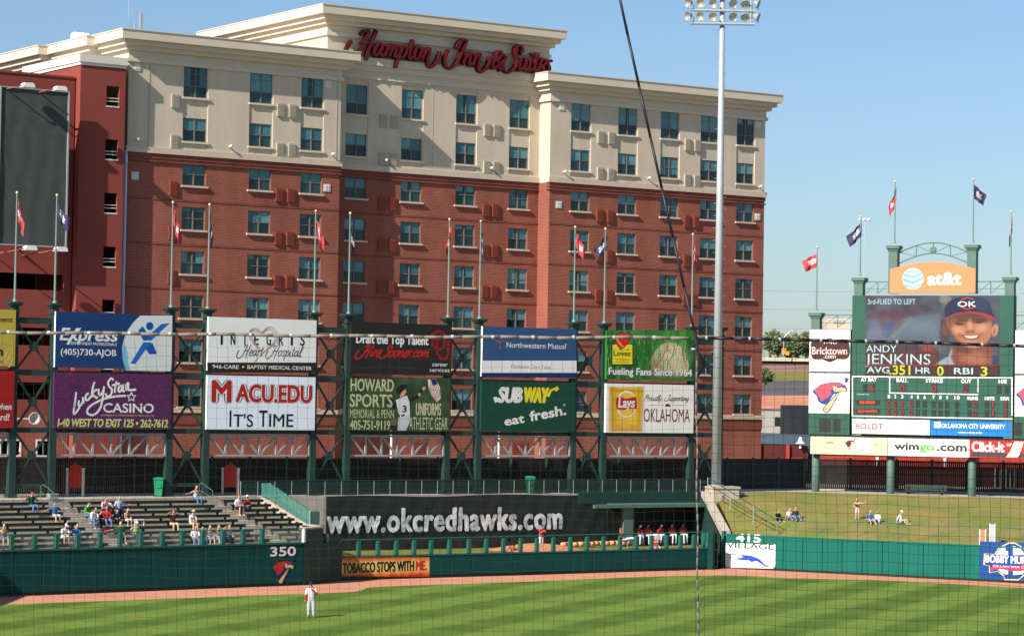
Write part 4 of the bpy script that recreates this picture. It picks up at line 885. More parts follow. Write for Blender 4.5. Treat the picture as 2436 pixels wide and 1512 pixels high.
def hawk(b, P, nb=I_NAVY, rd=ink('hawk red', 200, 45, 40), y=-.01):
    """bird's head holding a bat: P maps emblem pixels (as in the left wall) to board pixels"""
    f = lambda l: [P(*c) for c in l]
    b.poly(f([(140, 495), (215, 420), (300, 398), (390, 402), (430, 430), (452, 470), (440, 500), (400, 495), (330, 520), (270, 625), (235, 628), (195, 600), (180, 540)]), nb, y)
    b.poly(f([(160, 485), (225, 425), (300, 405), (390, 410), (420, 432), (330, 440), (300, 490), (310, 520), (250, 580), (215, 590), (200, 540)]), rd, y - .005)
    b.poly(f([(320, 470), (400, 450), (440, 465), (440, 495), (420, 508), (400, 490), (340, 500)]), I_TAN, y - .010); b.poly(f([(325, 440), (360, 445), (350, 465), (330, 465)]), I_CREAM, y - .010)
    b.poly(f([(362, 498), (380, 510), (290, 705), (265, 715), (235, 695), (232, 670)]), nb, y - .014); b.poly(f([(366, 508), (374, 514), (283, 700), (262, 706), (243, 690), (240, 672)]), I_TAN, y - .018); b.poly(f([(430, 400), (442, 405), (462, 365), (445, 350), (425, 355)]), nb, y - .014)
hawk(b, lambda x, y: (x, y))
# wing wall closing the bleachers
q = MB(); q.slab([(0.02, 0), (2.25, 1.14), (4.2, 9.6), (3.27, 9.7), (3.27, 2.6), (.02, .6)], 0, 3.45); q.build('return_wall', DKGREEN, lw); q = MB(); q.slab([(2.27, 1.15), (4.58, 2.32), (4.62, 3.2), (2.8, 3.2)], 0, 2.5); q.build('low_return_wall', DKGREEN, lw)
q = MB(); q.slab([(-.02, -.05), (2.32, 1.12), (4.28, 9.6), (3.2, 9.7), (3.2, 2.6), (-.02, .62)], 3.452, 3.54); q.build('wall_cap', CONC, lw)
q = MB(); q.tube((.06, .15, 2.66), (.06, .15, 3.45), .13, n=10); q.build('corner_post', WHITE, lw)

bw0 = FP.pt(0, 0, 0)
bw = thing('bullpen_wall', 'low dark green bullpen wall with round topped posts and a tobacco banner', 'bullpen wall', (bw0.x, bw0.y, 0), FP.a)
q = MB()
for k in range(18): q.box(k * 1.66 + .012, k * 1.66 + 1.648, .0, .28, .16, 1.45)
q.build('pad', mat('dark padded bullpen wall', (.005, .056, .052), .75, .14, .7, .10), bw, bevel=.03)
q = MB(); q.box(29.92, 30.38, .0, .75, 0, 2.55); q.build('end_post', POSTGREEN, bw); q = MB(); q.box(0, 29.9, .03, .26, 0, .158); q.build('footing', BLACKST, bw); q = MB(); q.box(0, 29.9, -.03, .31, 1.452, 1.54); q.build('top_rail', POSTGREEN, bw)
for u in [614 + .3318 * x for x in (720, 860, 990, 1118, 1240, 1372, 1510, 1635, 1758, 1882)] + [1263 + .2222 * x for x in (62, 240, 422, 600, 775, 952, 1125, 1290, 1450, 1600, 1742, 1895)]:
    s_, _z = FP.uv(u, 1295, .14)
    if u > 1240 and u < 1275: continue
    q = MB(); q.box(s_ - .14, s_ + .14, .02, .26, 1.542, 2.48); q.build('post', POSTGREEN, bw, bevel=.05)
q = MB(); q.tube((0, .14, 2.56), (29.9, .14, 2.62), .045); q.build('hand_rail', POSTGREEN, bw)
b = Board(FP, 0, (860, 1750, 1450, 1960), 2436, bw, (0, 0))
def tob_mat():
    m = mat('tobacco banner', srgb(222, 205, 120), .6, .1, 1); nt = m.node_tree; bs = nt.nodes['Principled BSDF']; tc = nt.nodes.new('ShaderNodeTexCoord'); sp = nt.nodes.new('ShaderNodeSeparateXYZ'); nt.links.new(tc.outputs['Object'], sp.inputs[0])
    no = nt.nodes.new('ShaderNodeTexNoise'); no.inputs['Scale'].default_value = 2.2; nt.links.new(tc.outputs['Object'], no.inputs['Vector'])
    ab = nt.nodes.new('ShaderNodeMath'); ab.operation = 'SUBTRACT'; nt.links.new(sp.outputs[2], ab.inputs[0]); ab.inputs[1].default_value = .82
    a2 = nt.nodes.new('ShaderNodeMath'); a2.operation = 'ABSOLUTE'; nt.links.new(ab.outputs[0], a2.inputs[0]); a3 = nt.nodes.new('ShaderNodeMath'); a3.operation = 'MULTIPLY_ADD'; nt.links.new(no.outputs[0], a3.inputs[0]); a3.inputs[1].default_value = .35; nt.links.new(a2.outputs[0], a3.inputs[2])
    cr = nt.nodes.new('ShaderNodeValToRGB'); e = cr.color_ramp.elements; e[0].position = .45; e[0].color = (*srgb(205, 185, 105), 1); e[1].position = .82; e[1].color = (*srgb(165, 45, 20), 1); x = e.new(.66); x.color = (*srgb(205, 105, 45), 1)
    nt.links.new(a3.outputs[0], cr.inputs[0]); nt.links.new(cr.outputs[0], bs.inputs['Base Color']); return m
b.rect(1075, 350, 2292, 640 - 25, tob_mat(), -.02)
b.text('TOBACCO STOPS WITH', 1108, 572, 2085, 535, 140, ink('burnt black', 40, 26, 18), -.03, bold=.045, free=True); b.text('ME.', 2105, 532, 2258, 526, 130, ink('hot red', 205, 45, 25), -.03, bold=.06, free=True)
# gate
RM_GATE = mat('dark wire panel', (.012, .04, .03), .8, .4, 9); RM_GATE.node_tree.nodes['Principled BSDF'].inputs['Alpha'].default_value = .55
gt0 = FP.pt(30.35, .75, 0); gt = thing('wall_gate', 'dark green wire gate between the bullpen wall and the centre wall', 'gate', (gt0.x, gt0.y, 0), FP.a)
for x0, x1 in ((.08, .60), (.62, 1.12)):
    q = MB(); q.box(x0, x0 + .16, -.05, .2, .05, 2.62); q.box(x1 - .14, x1, -.05, .2, .05, 2.62); q.box(x0 + .16, x1 - .14, -.05, .2, 2.46, 2.62); q.box(x0 + .16, x1 - .14, -.05, .2, 1.25, 1.38); q.box(x0 + .16, x1 - .14, -.05, .2, .05, .2)
    o = q.build('leaf', POSTGREEN if x0 < .5 else GREEN, gt); q = MB(); q.box(x0 + .16, x1 - .14, .06, .1, .2, 2.46); q.build('wire_panel', RM_GATE, o)
cw0 = FC.pt(0, 0, 0)
cw = thing('centre_wall', 'bright green padded centre field wall with the 415 mark', 'outfield wall', (cw0.x, cw0.y, 0), FC.a)
q = MB()
for k in range(31): q.box(.1 + k * 1.5 + .012, .1 + k * 1.5 + 1.488, 0, .3, .14, 2.33)
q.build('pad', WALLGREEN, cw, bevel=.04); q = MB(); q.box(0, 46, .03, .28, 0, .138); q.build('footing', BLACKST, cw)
q = MB(); q.box(-.02, 46, -.02, .34, 2.332, 2.42); q.build('top_rail', WALLGREEN, cw); q = MB(); q.box(-.22, -.03, -.02, .32, 0, 2.6); q.build('end_post', POSTGREEN, cw)
b = Board(FC, 0, (2300, 1600, 3375, 2095), 2436, cw, (0, 0))
b.poly([(206, 425), (580, 437), (578, 595), (560, 617), (206, 607)], I_WHITE, -.01, 'print'); b.text('415', 284, 415, 470, 422, 58, I_WHITE, -.01, bold=.06)
b.text('VILLAGE', 215, 462, 566, 473, 40, I_BLACK, -.02, bold=.015); b.text('TOURS & TRAVEL', 216, 490, 568, 498, 22, ink('pale grey', 190, 190, 190), -.02)
b.polys([[(218, 512), (280, 508), (286, 516), (222, 518)], [(315, 512), (400, 520), (460, 545), (500, 585), (552, 610), (500, 600), (440, 560), (400, 568), (380, 555), (285, 548), (300, 538), (340, 532)], [(222, 533), (270, 532), (268, 538), (224, 538)]], ink('cobalt', 35, 80, 215), -.02)
b.poly([(2106, 412), (3100, 455), (3100, 735), (2106, 690)], ink('royal blue', 10, 70, 145), -.012, 'print')
b = Board(FC, 0, (3150, 1640, 3375, 1960), 1063, cw, (0, 0)); GLD = ink('old gold', 220, 205, 160)
outl = [(440, 860), (605, 870), (660, 780), (740, 730), (830, 690), (920, 690), (1000, 735), (1090, 800), (1140, 900), (1330, 905), (1330, 1080), (1210, 1090), (1240, 1200), (1100, 1170), (1040, 1230), (980, 1280), (760, 1275), (745, 1220), (650, 1140), (520, 1165), (510, 1050), (430, 1040)]
b.poly(outl, GLD, -.022); b.poly([(x + (880 - x) * .05, y + (985 - y) * .06) for x, y in outl], ink('royal blue', 10, 70, 145), -.028); b.polys([[(630, 880), (690, 790), (775, 745), (780, 820), (815, 830), (815, 890)], [(890, 745), (1000, 770), (1080, 880), (895, 890)], [(650, 1100), (815, 1120), (815, 1185), (740, 1180)], [(895, 1130), (1080, 1120), (1040, 1185), (895, 1195)]], I_WHITE, -.034)
b.text('BOBBY MURCER', 465, 1005, 1315, 1030, 112, I_WHITE, -.036, bold=.05); b.polys([[(540, 1130), (575, 1040), (700, 1050), (870, 1075), (1060, 1040), (1230, 1050), (1200, 1125), (960, 1135), (870, 1135), (650, 1090)]], ink('ribbon', 215, 50, 90), -.042); b.text('OKLAHOMA CITY', 580, 1085, 1180, 1090, 34, I_WHITE, -.05)

# ================================================================== BLACK BANNER, DUGOUT
bn0 = FB.pt(-2.3, -1.12, 1.45)
bn = thing('web_banner', 'long black banner with wrinkled white web address behind the bullpen', 'banner', bn0, FB.a)
q = MB(); NX, NZ = 120, 16; BW_ = 23.6
def bw_(x, z): return .03 * math.sin(x * 2.1 + z * 1.6) * .5 + .02 * math.sin(x * 4.3 - z * 2.4) + .008 * math.sin(x * 9 + z * 5)
for j in range(NZ + 1):
    for i in range(NX + 1): x = 23.6 * i / NX; z = 3.6 * j / NZ; q.v.append((x, -.05 - bw_(x, z), z + .06 * math.sin(x * .55) * (j == NZ)))
for j in range(NZ):
    for i in range(NX): k = j * (NX + 1) + i; q.f.append([k, k + 1, k + NX + 2, k + NX + 1]); q.m.append(0)
q.build('vinyl', mat('black vinyl', (.012, .016, .016), .38, .3, .8, .45), bn, smooth=True)
b = Board(FB, -1.15, (850, 1400, 1900, 2095), 2284, bn, (-2.3, 1.45))
o = b.text('www.okcredhawks.com', 482, 768, 2178, 748, 172, mat('white vinyl', (.55, .56, .58), .42, .12, 1.2, .5), -.25, bold=.046, spacing=1.10)
bmh = bmesh.new(); bmh.from_mesh(o.data)
for k in range(90): bmesh.ops.bisect_plane(bmh, geom=bmh.verts[:] + bmh.edges[:] + bmh.faces[:], plane_co=(.1 + k * .25, 0, 0), plane_no=(1, 0, 0))
for k in range(12): bmesh.ops.bisect_plane(bmh, geom=bmh.verts[:] + bmh.edges[:] + bmh.faces[:], plane_co=(0, 0, .2 + k * .3), plane_no=(0, 0, 1))
for v in bmh.verts: v.co.y += .25 - .15 - bw_(v.co.x, v.co.z) - .025 * math.sin(v.co.x * 5 + v.co.z * 7)
bmh.to_mesh(o.data); bmh.free()
dg0 = FB.pt(20.3, -1.1, 1.42)
dg = thing('bullpen_dugout', 'green bullpen shelter with a sloping grey green roof', 'shelter', dg0, FB.a)
q = MB(); q.slab([(.6, 0), (9.0, 0), (8.6, -2.0), (-1.9, -2.0), (-1.9, -1.8), (.6, -1.0)], 2.74, 2.98); q.build('roof', GREEN_LT, dg)
q = MB(); q.box(.9, 1.75, -1.7, -1.4, 0, 2.79); q.build('pier', GREEN_LT, dg); q = MB(); q.box(8.2, 8.5, -1.9, 0, 0, 2.79); q.build('side_wall', GREEN, dg)
q = MB(); q.box(.6, 8.2, -.15, 0, 0, 2.79); q.build('back_wall', BLACKST, dg)
q = MB(); q.box(2.1, 7.9, -1.45, -1.0, .0, .62); q.build('bench', BLACKST, dg); q = MB(); q.box(1.76, 8.19, -1.9, -.16, .005, .03); q.build('floor', BLACKST, dg)  # near-black floor slab added to put shade inside the shelter
q = MB(); q.box(-1.9, 9.2, -.1, .35, 2.96, 3.75); q.build('fascia', DKGREEN, dg)
for t, base in BOARDS.values():          # ink lies on the vinyl
    for ch in t.children:
        if ch.name.split('.')[0] in ('lettering', 'emblem', 'print'):
            for v in ch.data.vertices: v.co.y = -.008 + (v.co.y + .035) * .10
for w_ in (lw, cw, bw):
    for ch in w_.children:
        if ch.name.split('.')[0] in ('lettering', 'emblem', 'print'):
            for v in ch.data.vertices: v.co.y = -.004 + v.co.y * .25
# ================================================================== BLEACHERS
bl0 = FL.pt(0, 0, 0)
bst = thing('bleachers', 'stepped concrete bleachers behind the dark left field wall', 'bleachers', (bl0.x, bl0.y, 0), FL.a)
SEATZ = lambda i: 2.82 + .266 * i
ROWT = lambda i: 1.6 + .9 * i
q = MB(); q.box(-45, .3, .62, 1.3, 0, 2.40)
for i in range(9):
    q.box(-45, min(3.2, (ROWT(i) - .3) * 1.97 - .25), ROWT(i) - .298, ROWT(i) + .60, 0, SEATZ(i) - .42 + .001 * i)
q.box(-45, 3.2, 9.402, 9.9, 0, 5.09); q.build('concrete_steps', CONC_DK, bst)
for a, bb in ((-13.0, -11.75), (-1.5, -.45)):
    q = MB()
    for i in range(1, 9):
        q.box(a, bb, ROWT(i) - .60, ROWT(i) - .302, SEATZ(i) - .70, SEATZ(i) - .42 - .13); q.box(a, bb, ROWT(i) - .299 + .004, ROWT(i) + .2, SEATZ(i) - .419, SEATZ(i) - .412 + .001 * i)
    q.build('aisle_step', CONC, bst)
q = MB()
ed = [(9.9, 5.2)] + [(ROWT(i), SEATZ(i) - .05) for i in range(8, 0, -1)] + [(1.95, 3.0)]
for (t0, z0), (t1, z1) in zip(ed, ed[1:]):
    q.add([(3.05, t0, 0), (3.25, t0, 0), (3.25, t0, z0), (3.05, t0, z0), (3.05, t1, 0), (3.25, t1, 0), (3.25, t1, z1), (3.05, t1, z1)], [(0, 1, 2, 3), (4, 5, 6, 7), (3, 2, 6, 7), (0, 3, 7, 4), (1, 2, 6, 5)])
q.build('stringer', CONC, bst)
ordn = ['lowest', 'second', 'third', 'fourth', 'fifth', 'sixth', 'seventh', 'eighth', 'topmost']
segs = [(-40, -13.15, 'left of the first aisle'), (-11.65, -1.62, 'between the two aisles'), (-.35, 2.72, 'right of the second aisle')]
BENCH = mat('dark green bench', (.007, .020, .018), .6, .2, 2)
for i in range(9):
    for a, bb, w_ in segs:
        off = 0.0
        p = FL.pt(a, ROWT(i), 0)
        t = thing('bleacher_bench', 'long dark green bleacher bench, %s row, %s' % (ordn[i], w_), 'bench', (p.x, p.y, SEATZ(i) - .42), FL.a, 'benches on the bleachers')
        L = bb - a; q = MB(); q.box(0, L, -.16, .14, .36, .42); q.box(0, L, -.19, -.162, .25, .43); q.build('seat', BENCH, t)
        n = max(2, int(L / 2.2)); 
        for k in range(n + 1):
            x = .25 + (L - .5) * k / n; q = MB(); q.box(x - .04, x + .04, -.1, .1, .02, .358); q.build('leg', BENCH, t)
# sloping screen fence at the right end of the bleachers
SL = Line(*FL.pt(3.15, 0, 0)[:2], 39.3 + 90)
MESHGR = bpy.data.materials.new('green windscreen'); MESHGR.use_nodes = True; b_ = MESHGR.node_tree.nodes['Principled BSDF']
b_.inputs['Base Color'].default_value = (.035, .17, .14, 1); b_.inputs['Roughness'].default_value = .8; b_.inputs['Alpha'].default_value = .72
so_ = FL.pt(3.15, 0, 0)
sf = thing('screen_fence', 'sloping green mesh fence down the right end of the bleachers', 'fence', (so_.x, so_.y, 0), SL.a)
P_ = [SL.uv(u, v) for u, v in ((622, 1149), (642, 1149), (736, 1213), (736, 1252), (642, 1185), (622, 1183))]
q = MB(); q.flat([P_[0], P_[1], P_[2], P_[3], P_[4], P_[5]], 0); q.build('mesh_panel', MESHGR, sf)
q = MB()
for k in range(6):
    f_ = k / 5; a = P_[1][0] + (P_[2][0] - P_[1][0]) * f_; zt = P_[1][1] + (P_[2][1] - P_[1][1]) * f_; zb = P_[4][1] + (P_[3][1] - P_[4][1]) * f_
    q = MB(); q.tube((a, -.04, zb - .3), (a, -.04, zt + .03), .035); q.build('post', GALV, sf)
q = MB(); q.path([(P_[0][0], -.04, P_[0][1]), (P_[1][0], -.04, P_[1][1]), (P_[2][0], -.04, P_[2][1])], .03); q.build('top_rail', GREEN, sf)
p = at_depth(737, 1253, 169.5); pf = thing('screen_fence', 'short flat green mesh fence on the end wall beside the black banner', 'fence', p, FL.a)
q = MB(); q.box(.02, .78, -.01, .01, .05, 1.0); q.build('mesh_panel', MESHGR, pf)
for x in (0, .8): q = MB(); q.tube((x, 0, 0), (x, 0, 1.05), .035); q.build('post', GALV, pf)

# ================================================================== CONCOURSE RAILING, FENCE
rl0 = FB.pt(0, -.85, 5.1)
rl = thing('concourse_railing', 'low green mesh railing along the concourse above the black banner', 'railing', rl0, FB.a)
q = MB(); q.tube((-8.6, 0, 1.0), (29.6, 0, 1.0), .03); q.tube((-8.6, 0, .08), (29.6, 0, .08), .02); q.build('rail', GREEN, rl)
RM = bpy.data.materials.new('dark railing mesh'); RM.use_nodes = True; b_ = RM.node_tree.nodes['Principled BSDF']; b_.inputs['Base Color'].default_value = (.01, .035, .03, 1); b_.inputs['Alpha'].default_value = .5; b_.inputs['Roughness'].default_value = .8
q = MB(); q.box(-8.6, 29.6, -.008, .008, .1, .97); q.build('mesh_panel', RM, rl)
for k in range(31):
    x = -8.6 + 38.2 * k / 30; q = MB(); q.tube((x, 0, 0), (x, 0, 1.0), .024, n=6); q.build('post', GALV, rl)
q = MB()
fpts = [FB.pt(-46, 3.2, 0), FB.pt(-20, 3.2, 0), FB.pt(0, 3.3, 0), FB.pt(22, 3.6, 0), Vector((16.5, 201.2, 0)), Vector((22.8, 205.4, 0)), Vector((30, 205.6, 0)), Vector((38, 204.2, 0)), Vector((48, 201, 0))]
fe = thing('picket_fence', 'tall black steel picket fence along the back of the concourse', 'fence', (0, 0, 0), 0)
pk = MB(); rl_ = MB(); run = 0.0
PIC = mat('black picket steel', (.014, .018, .019), .5, .25, 1)
for a, bb in zip(fpts, fpts[1:]):
    d = (bb - a); L = d.length; d.normalize(); n = Vector((-d.y, d.x, 0)); k = 0.0
    while k < L:
        c_ = a + d * k
        if c_.x > -34:
            e1, e2 = d * .062, n * .03
            vs = [c_ - e1 - e2, c_ + e1 - e2, c_ + e1 + e2, c_ - e1 + e2]
            pk.add([(v.x, v.y, z) for z in (5.18, 7.5) for v in vs], [(0, 1, 5, 4), (1, 2, 6, 5), (2, 3, 7, 6), (3, 0, 4, 7), (4, 5, 6, 7)])
        k += .155
    for z in (5.25, 6.4, 7.38):
        rl_.bar((a.x, a.y, z), (bb.x, bb.y, z), .09)
pk.build('pickets', PIC, fe); rl_.build('rails', PIC, fe)
run = 0
for a, bb in zip(fpts, fpts[1:]):
    L = (bb - a).length; n = max(1, round(L / 3.0))
    for k in range(n):
        p = a.lerp(bb, k / n)
        if p.x > -34: q = MB(); q.box(p.x - .09, p.x + .09, p.y - .14, p.y + .04, 5.1, 7.6); q.build('post', GREEN, fe)
lf = MB(); lo_ = [(p.x, p.y) for p in fpts]
q = MB()
for a, bb in zip(fpts, fpts[1:]): q.bar((a.x, a.y - .05, 5.14), (bb.x, bb.y - .05, 5.14), .34, .12)
q.build('curb', CONC, fe)
# red kiosks with two pale bollards each
def kiosk(u, v, lab):
    s = FB.uv(u, 1160, .9)[0]; p = FB.pt(s, .9, 5.1)
    k = thing('red_marker', lab, 'marker', p, FB.a - .75, 'red markers on the concourse')
    q = MB(); q.prism([(-.38, .55), (.38, .55), (.42, .75), (.42, 1.75), (.30, 1.95), (.12, 2.05), (0, 2.2), (-.12, 2.05), (-.30, 1.95), (-.42, 1.75), (-.42, .75)], -.06, .06); q.build('panel', mat('glossy red panel', (.50, .030, .022), .4, .1), k)
    for x in (-.52, .52): q = MB(); q.box(x - .07, x + .07, -.09, .09, 0, 1.75); q.box(x - .09, x + .09, -.11, .11, 1.752, 1.82); q.build('post', mat('cream post', (.55, .50, .40), .7, .08), k)
    q = MB(); q.tube((-.45, 0, .75), (.45, 0, .75), .02); q.tube((-.45, 0, 1.15), (.45, 0, 1.15), .02); q.build('bracket', BLACKST, k)
kiosk(179, 1184, 'red pointed marker panel between two cream posts, left end of the concourse'); kiosk(548, 1180, 'red pointed marker panel between two cream posts, above the second bleacher aisle')
def bin_(u, v, lab):
    s = FB.uv(u, 1160, -.2)[0]; p = FB.pt(s, -.2, 5.1)
    k = thing('wheelie_bin', lab, 'bin', p, FB.a - .5, 'green bins on the concourse'); k.scale = (.82, .82, 1.06)
    BG = mat('bright green plastic', (.012, .26, .11), .4, .06, spec=.5)
    q = MB(); q.add([(-.28, -.32, .08), (.28, -.32, .08), (.28, .30, .08), (-.28, .30, .08), (-.38, -.42, 1.05), (.38, -.42, 1.05), (.38, .40, 1.05), (-.38, .40, 1.05)], [(0, 3, 2, 1), (4, 5, 6, 7), (0, 1, 5, 4), (1, 2, 6, 5), (2, 3, 7, 6), (3, 0, 4, 7)]); q.box(-.2, .2, -.44, -.35, .55, .75); q.build('body', BG, k)
    q = MB(); q.prism([(-.42, 1.052), (.42, 1.052), (.40, 1.12), (.2, 1.17), (-.2, 1.17), (-.40, 1.12)], -.47, .45); q.build('lid', BG, k)
    for x in (-.33, .33): q = MB(); q.lathe([(0, -.04), (.12, -.04), (.12, .04), (0, .04)], (0, 0, 0), 12); o = q.build('wheel', BLACKST, k); o.location = (x, .34, .12); o.rotation_euler = (0, math.pi / 2, 0)
    q = MB(); q.tube((-.32, .47, 1.0), (.32, .47, 1.0), .025); q.build('handle', BG, k)
bin_(377, 1183, 'green wheeled bin at the top of the bleachers'); bin_(1261, 1174, 'green wheeled bin above the end of the banner')
# white flag-less poles on the street behind the fence
for u, lab in ((931, 'white steel pole behind the fence left of the yellow street'), (1187, 'white steel pole behind the fence below the dark green arrow billboard')):
    s, z = FB.uv(u, 1060, 6.5); p = FB.pt(s, 6.5, 4.6); t = thing('street_pole', 'thin white pole behind the picket fence under the %s billboard' % ('ballplayer' if u < 1000 else 'green arrow lettering'), 'pole', p, 0, 'white poles behind the fence')
    q = MB(); q.tube((0, 0, 0), (0, 0, 6.2), .09, n=10); q.build('shaft', WHITE, t); q = MB(); q.lathe([(.2, 0), (.2, .1), (.1, .16)], (0, 0, 0), 10); q.build('foot', WHITE, t)
# dish lamp on brick behind frame
s, z = FB.uv(78, 995, 8); p = FB.pt(s, 8, z); t = thing('dish_antenna', 'white round dish fixed on the brick wall at the left end', 'dish', p, FB.a)
q = MB(); q.lathe([(.0, .2), (.3, .12), (.42, 0), (.4, -.02), (.28, .09), (0, .16)], (0, -.3, 0), 16, axis='y'); q.build('dish', WHITE, t, smooth=True); q = MB(); q.bar((0, -.1, 0), (0, 9.8, -.15), .07); q.build('bracket', GALV, t)

# ================================================================== LIGHT TOWER
p = on_level(1703, 1170, 5.1); lp = thing('light_tower', 'tall pale steel floodlight tower beside the lawn', 'light tower', (p.x, p.y, 5.55), 0)
q = MB(); q.tube((0, 0, 0), (0, 0, 40), .37, .165, 24); q.build('pole', mat('pale galvanised pole', (.37, .41, .43), .45, .10, .8, .4, .15), lp, smooth=True)
lp.rotation_euler = (0, 0, 0)
q = MB(); q.lathe([(.58, 0), (.58, .10), (.40, .12)], (0, 0, 0), 20); q.build('base_plate', GALV, lp)
q = MB()
for k in range(64):
    z = 9 + k * .46; r = .37 - .205 * z / 40
    if k % 2: q.tube((r - .02, 0, z), (r + .2, 0, z), .014, n=5)
    else: q.tube((-r + .02, 0, z), (-r - .2, 0, z), .014, n=5)
    q.build('climbing_peg', GALV, lp); q = MB()
LTOP = at_depth(1722, 46, p.y).z - 5.55; 
REFL = mat('lamp reflector', (.55, .53, .46), .25, .1, 3, .5, .6)
lean = Vector((0, 0, 0))
for row in range(5):
    z = LTOP - .4 + row * .98
    q = MB(); q.tube((-2.4, -.35, z), (2.4, -.35, z), .10, n=10); q.tube((0, -.35, z), (0, 0, z), .12); q.build('cross_arm', GALV, lp)
    for k, (x, yaw, tilt) in enumerate(((-2.6, -1.0, .25), (-1.66, -.55, .35), (-.72, -.35, .5), (.76, .25, .55), (1.64, .1, .85), (2.62, 1.2, .4))):
        h = MB(); h.lathe([(.0, .40), (.12, .38), (.22, .22), (.32, 0), (.34, -.02)], (0, 0, 0), 16, axis='y')
        o = h.build('lamp_head', GALV, lp, smooth=True); o.location = (x, -.5, z + .5); o.rotation_euler = (tilt, 0, yaw)
        h = MB(); h.lathe([(.32, -.0), (.22, .12), (0, .16)], (0, 0, 0), 16, axis='y'); h.build('reflector', REFL, o, smooth=True)
        h = MB(); h.path([(x, -.35, z + .08), (x, -.42, z + .22), (x, -.5, z + .36)], .035); h.build('bracket', GALV, lp)
q = MB(); q.tube((-2.15, -.35, LTOP - .4), (-2.15, -.35, LTOP + 3.4), .03); q.tube((2.1, -.35, LTOP - .4), (2.1, -.35, LTOP + 3.4), .05); q.box(1.95, 2.25, -.3, -.05, LTOP + .1, LTOP + 1.1); q.build('conduit', GALV, lp)
ped = thing('pole_pedestal', 'concrete block under the light tower', 'pedestal', (p.x + .35, p.y - .1, 0), math.radians(20))
q = MB(); q.box(-1.05, 1.05, -1.0, 1.0, 3.2, 5.40); q.build('block', CONC_DK, ped, bevel=.03); q = MB(); q.box(-1.12, 1.12, -1.08, 1.08, 5.402, 5.56); q.build('cap', CONC, ped)

# ================================================================== RAMP BESIDE THE DUGOUT
ra = [on_level(1640, 1181, 5.12), on_level(1672, 1182, 5.12), on_level(1752, 1262, 2.5), on_level(1716, 1268, 2.5)]
rw_ = thing('ramp_wall', 'pale concrete sloping kerb between the bullpen shelter and the lawn', 'kerb', (0, 0, 0), 0)
q = MB(); A_ = Vector((14.0, 193.6, 5.25)); B_ = Vector((15.3, 189.3, 2.55)); w1 = Vector((.55, .15, 0))
q.add([A_, A_ + w1, B_ + w1, B_, A_ - Vector((0, 0, 2.5)), A_ + w1 - Vector((0, 0, 2.5)), B_ + w1 - Vector((0, 0, 2.5)), B_ - Vector((0, 0, 2.5))], [(0, 1, 2, 3), (4, 5, 1, 0), (3, 2, 6, 7), (0, 3, 7, 4), (1, 5, 6, 2)]); q.build('kerb', CONC, rw_)
q = MB(); A2 = A_ - Vector((.1, .0, .2)); B2 = B_ - Vector((.25, .3, .3)); q.add([A2, B2, B2 - Vector((0, 0, 2)), A2 - Vector((0, 0, 4))], [(0, 1, 2, 3)]); q.build('green_side', GREEN, rw_)
hr = thing('ramp_handrail', 'thin grey green handrail running down beside the lawn', 'handrail', (0, 0, 0), 0)
q = MB(); C_ = A_ + Vector((.5, .2, 1.0)); D_ = Vector((19.0, 188.0, 3.45)); q.path([tuple(C_), tuple(D_)], .03); q.path([tuple(C_ - Vector((0, 0, .45))), tuple(D_ - Vector((0, 0, .5)))], .03); q.build('rail', GREEN, hr)
for k in range(4): e = C_.lerp(D_, k / 3); q = MB(); q.tube((e.x, e.y, e.z), (e.x, e.y, e.z - 1.35), .03); q.build('post', GALV, hr)
lfn = thing('chain_fence', 'thin grey rail fence on the lawn behind the green centre wall', 'fence', (cw0.x, cw0.y, 0), FC.a)
q = MB(); q.tube((3.6, 1.4, 3.62), (46, 1.4, 3.62), .017); q.build('rail', GREEN_LT, lfn)
for k in range(15): q = MB(); q.tube((3.6 + 3 * k, 1.4, 2.2), (3.6 + 3 * k, 1.4, 3.64), .022); q.build('post', GREEN_LT, lfn)
q = MB()
for i in range(150): x = 3.6 + i * .28; q.tube((x, 1.4, 2.6), (x + .9, 1.4, 3.6), .004, n=3, caps=False); q.tube((x + .9, 1.4, 2.6), (x, 1.4, 3.6), .004, n=3, caps=False)
q.build('wire_mesh', WIRE, lfn)
for u, w_, h_, m_, lab, nm in ((2338, .5, .85, ink('orange panel', 220, 130, 90), 'small orange and white sign board standing behind the centre wall', 'sign_board'), (2361, .42, 1.25, SILVER, 'tall silver frame board standing behind the centre wall', 'frame_board')):
    s, z = FC.uv(u, 1290, .7); p = FC.pt(s, .7, 2.2); t = thing(nm, lab, 'sign board', p, FC.a)
    q = MB(); q.box(-w_ / 2, w_ / 2, -.03, .03, .38, .38 + h_); q.build('panel', m_, t)
    for x in (-w_ / 2 + .04, w_ / 2 - .04): q = MB(); q.box(x - .035, x + .035, -.05, .05, 0, .42 + h_); q.build('leg', WHITE, t)

# ================================================================== SCOREBOARD
S0 = FS.pt(0, 0, 0)
sb = thing('scoreboard', 'big green scoreboard with a video screen standing on the lawn', 'scoreboard', (S0.x, S0.y, 0), FS.a)
SBG = mat('scoreboard green', (.016, .080, .058), .6, .16, .5)
for s, zt in ((-6.0, 18.2), (-2.65, 20.85), (0.0, 23.25), (6.0, 23.25), (8.85, 20.85), (12.3, 18.2)):
    q = MB(); q.box(s - .34, s + .34, .02, .7, (8.0 if s in (-2.65, 8.85) else 17.4 if s in (-6.0, 12.3) else 20.1), zt); o = q.build('pier', GREEN_LT, sb)
    q = MB()
    for k, (r0, a, b2) in enumerate(((.37, 0, .10), (.43, .101, .22), (.52, .221, .45))): q.box(s - r0, s + r0, .02 - r0 + .34, .7 + r0 - .34, zt + a, zt + b2)
    q.build('capital', GREEN_LT, o)
for s in (-5.95, -.1, 6.1, 12.2):
    q = MB(); q.tube((s, .45, 3.8), (s, .45, 9.3), .30, n=20); q.build('column', GREEN_LT, sb, smooth=True)
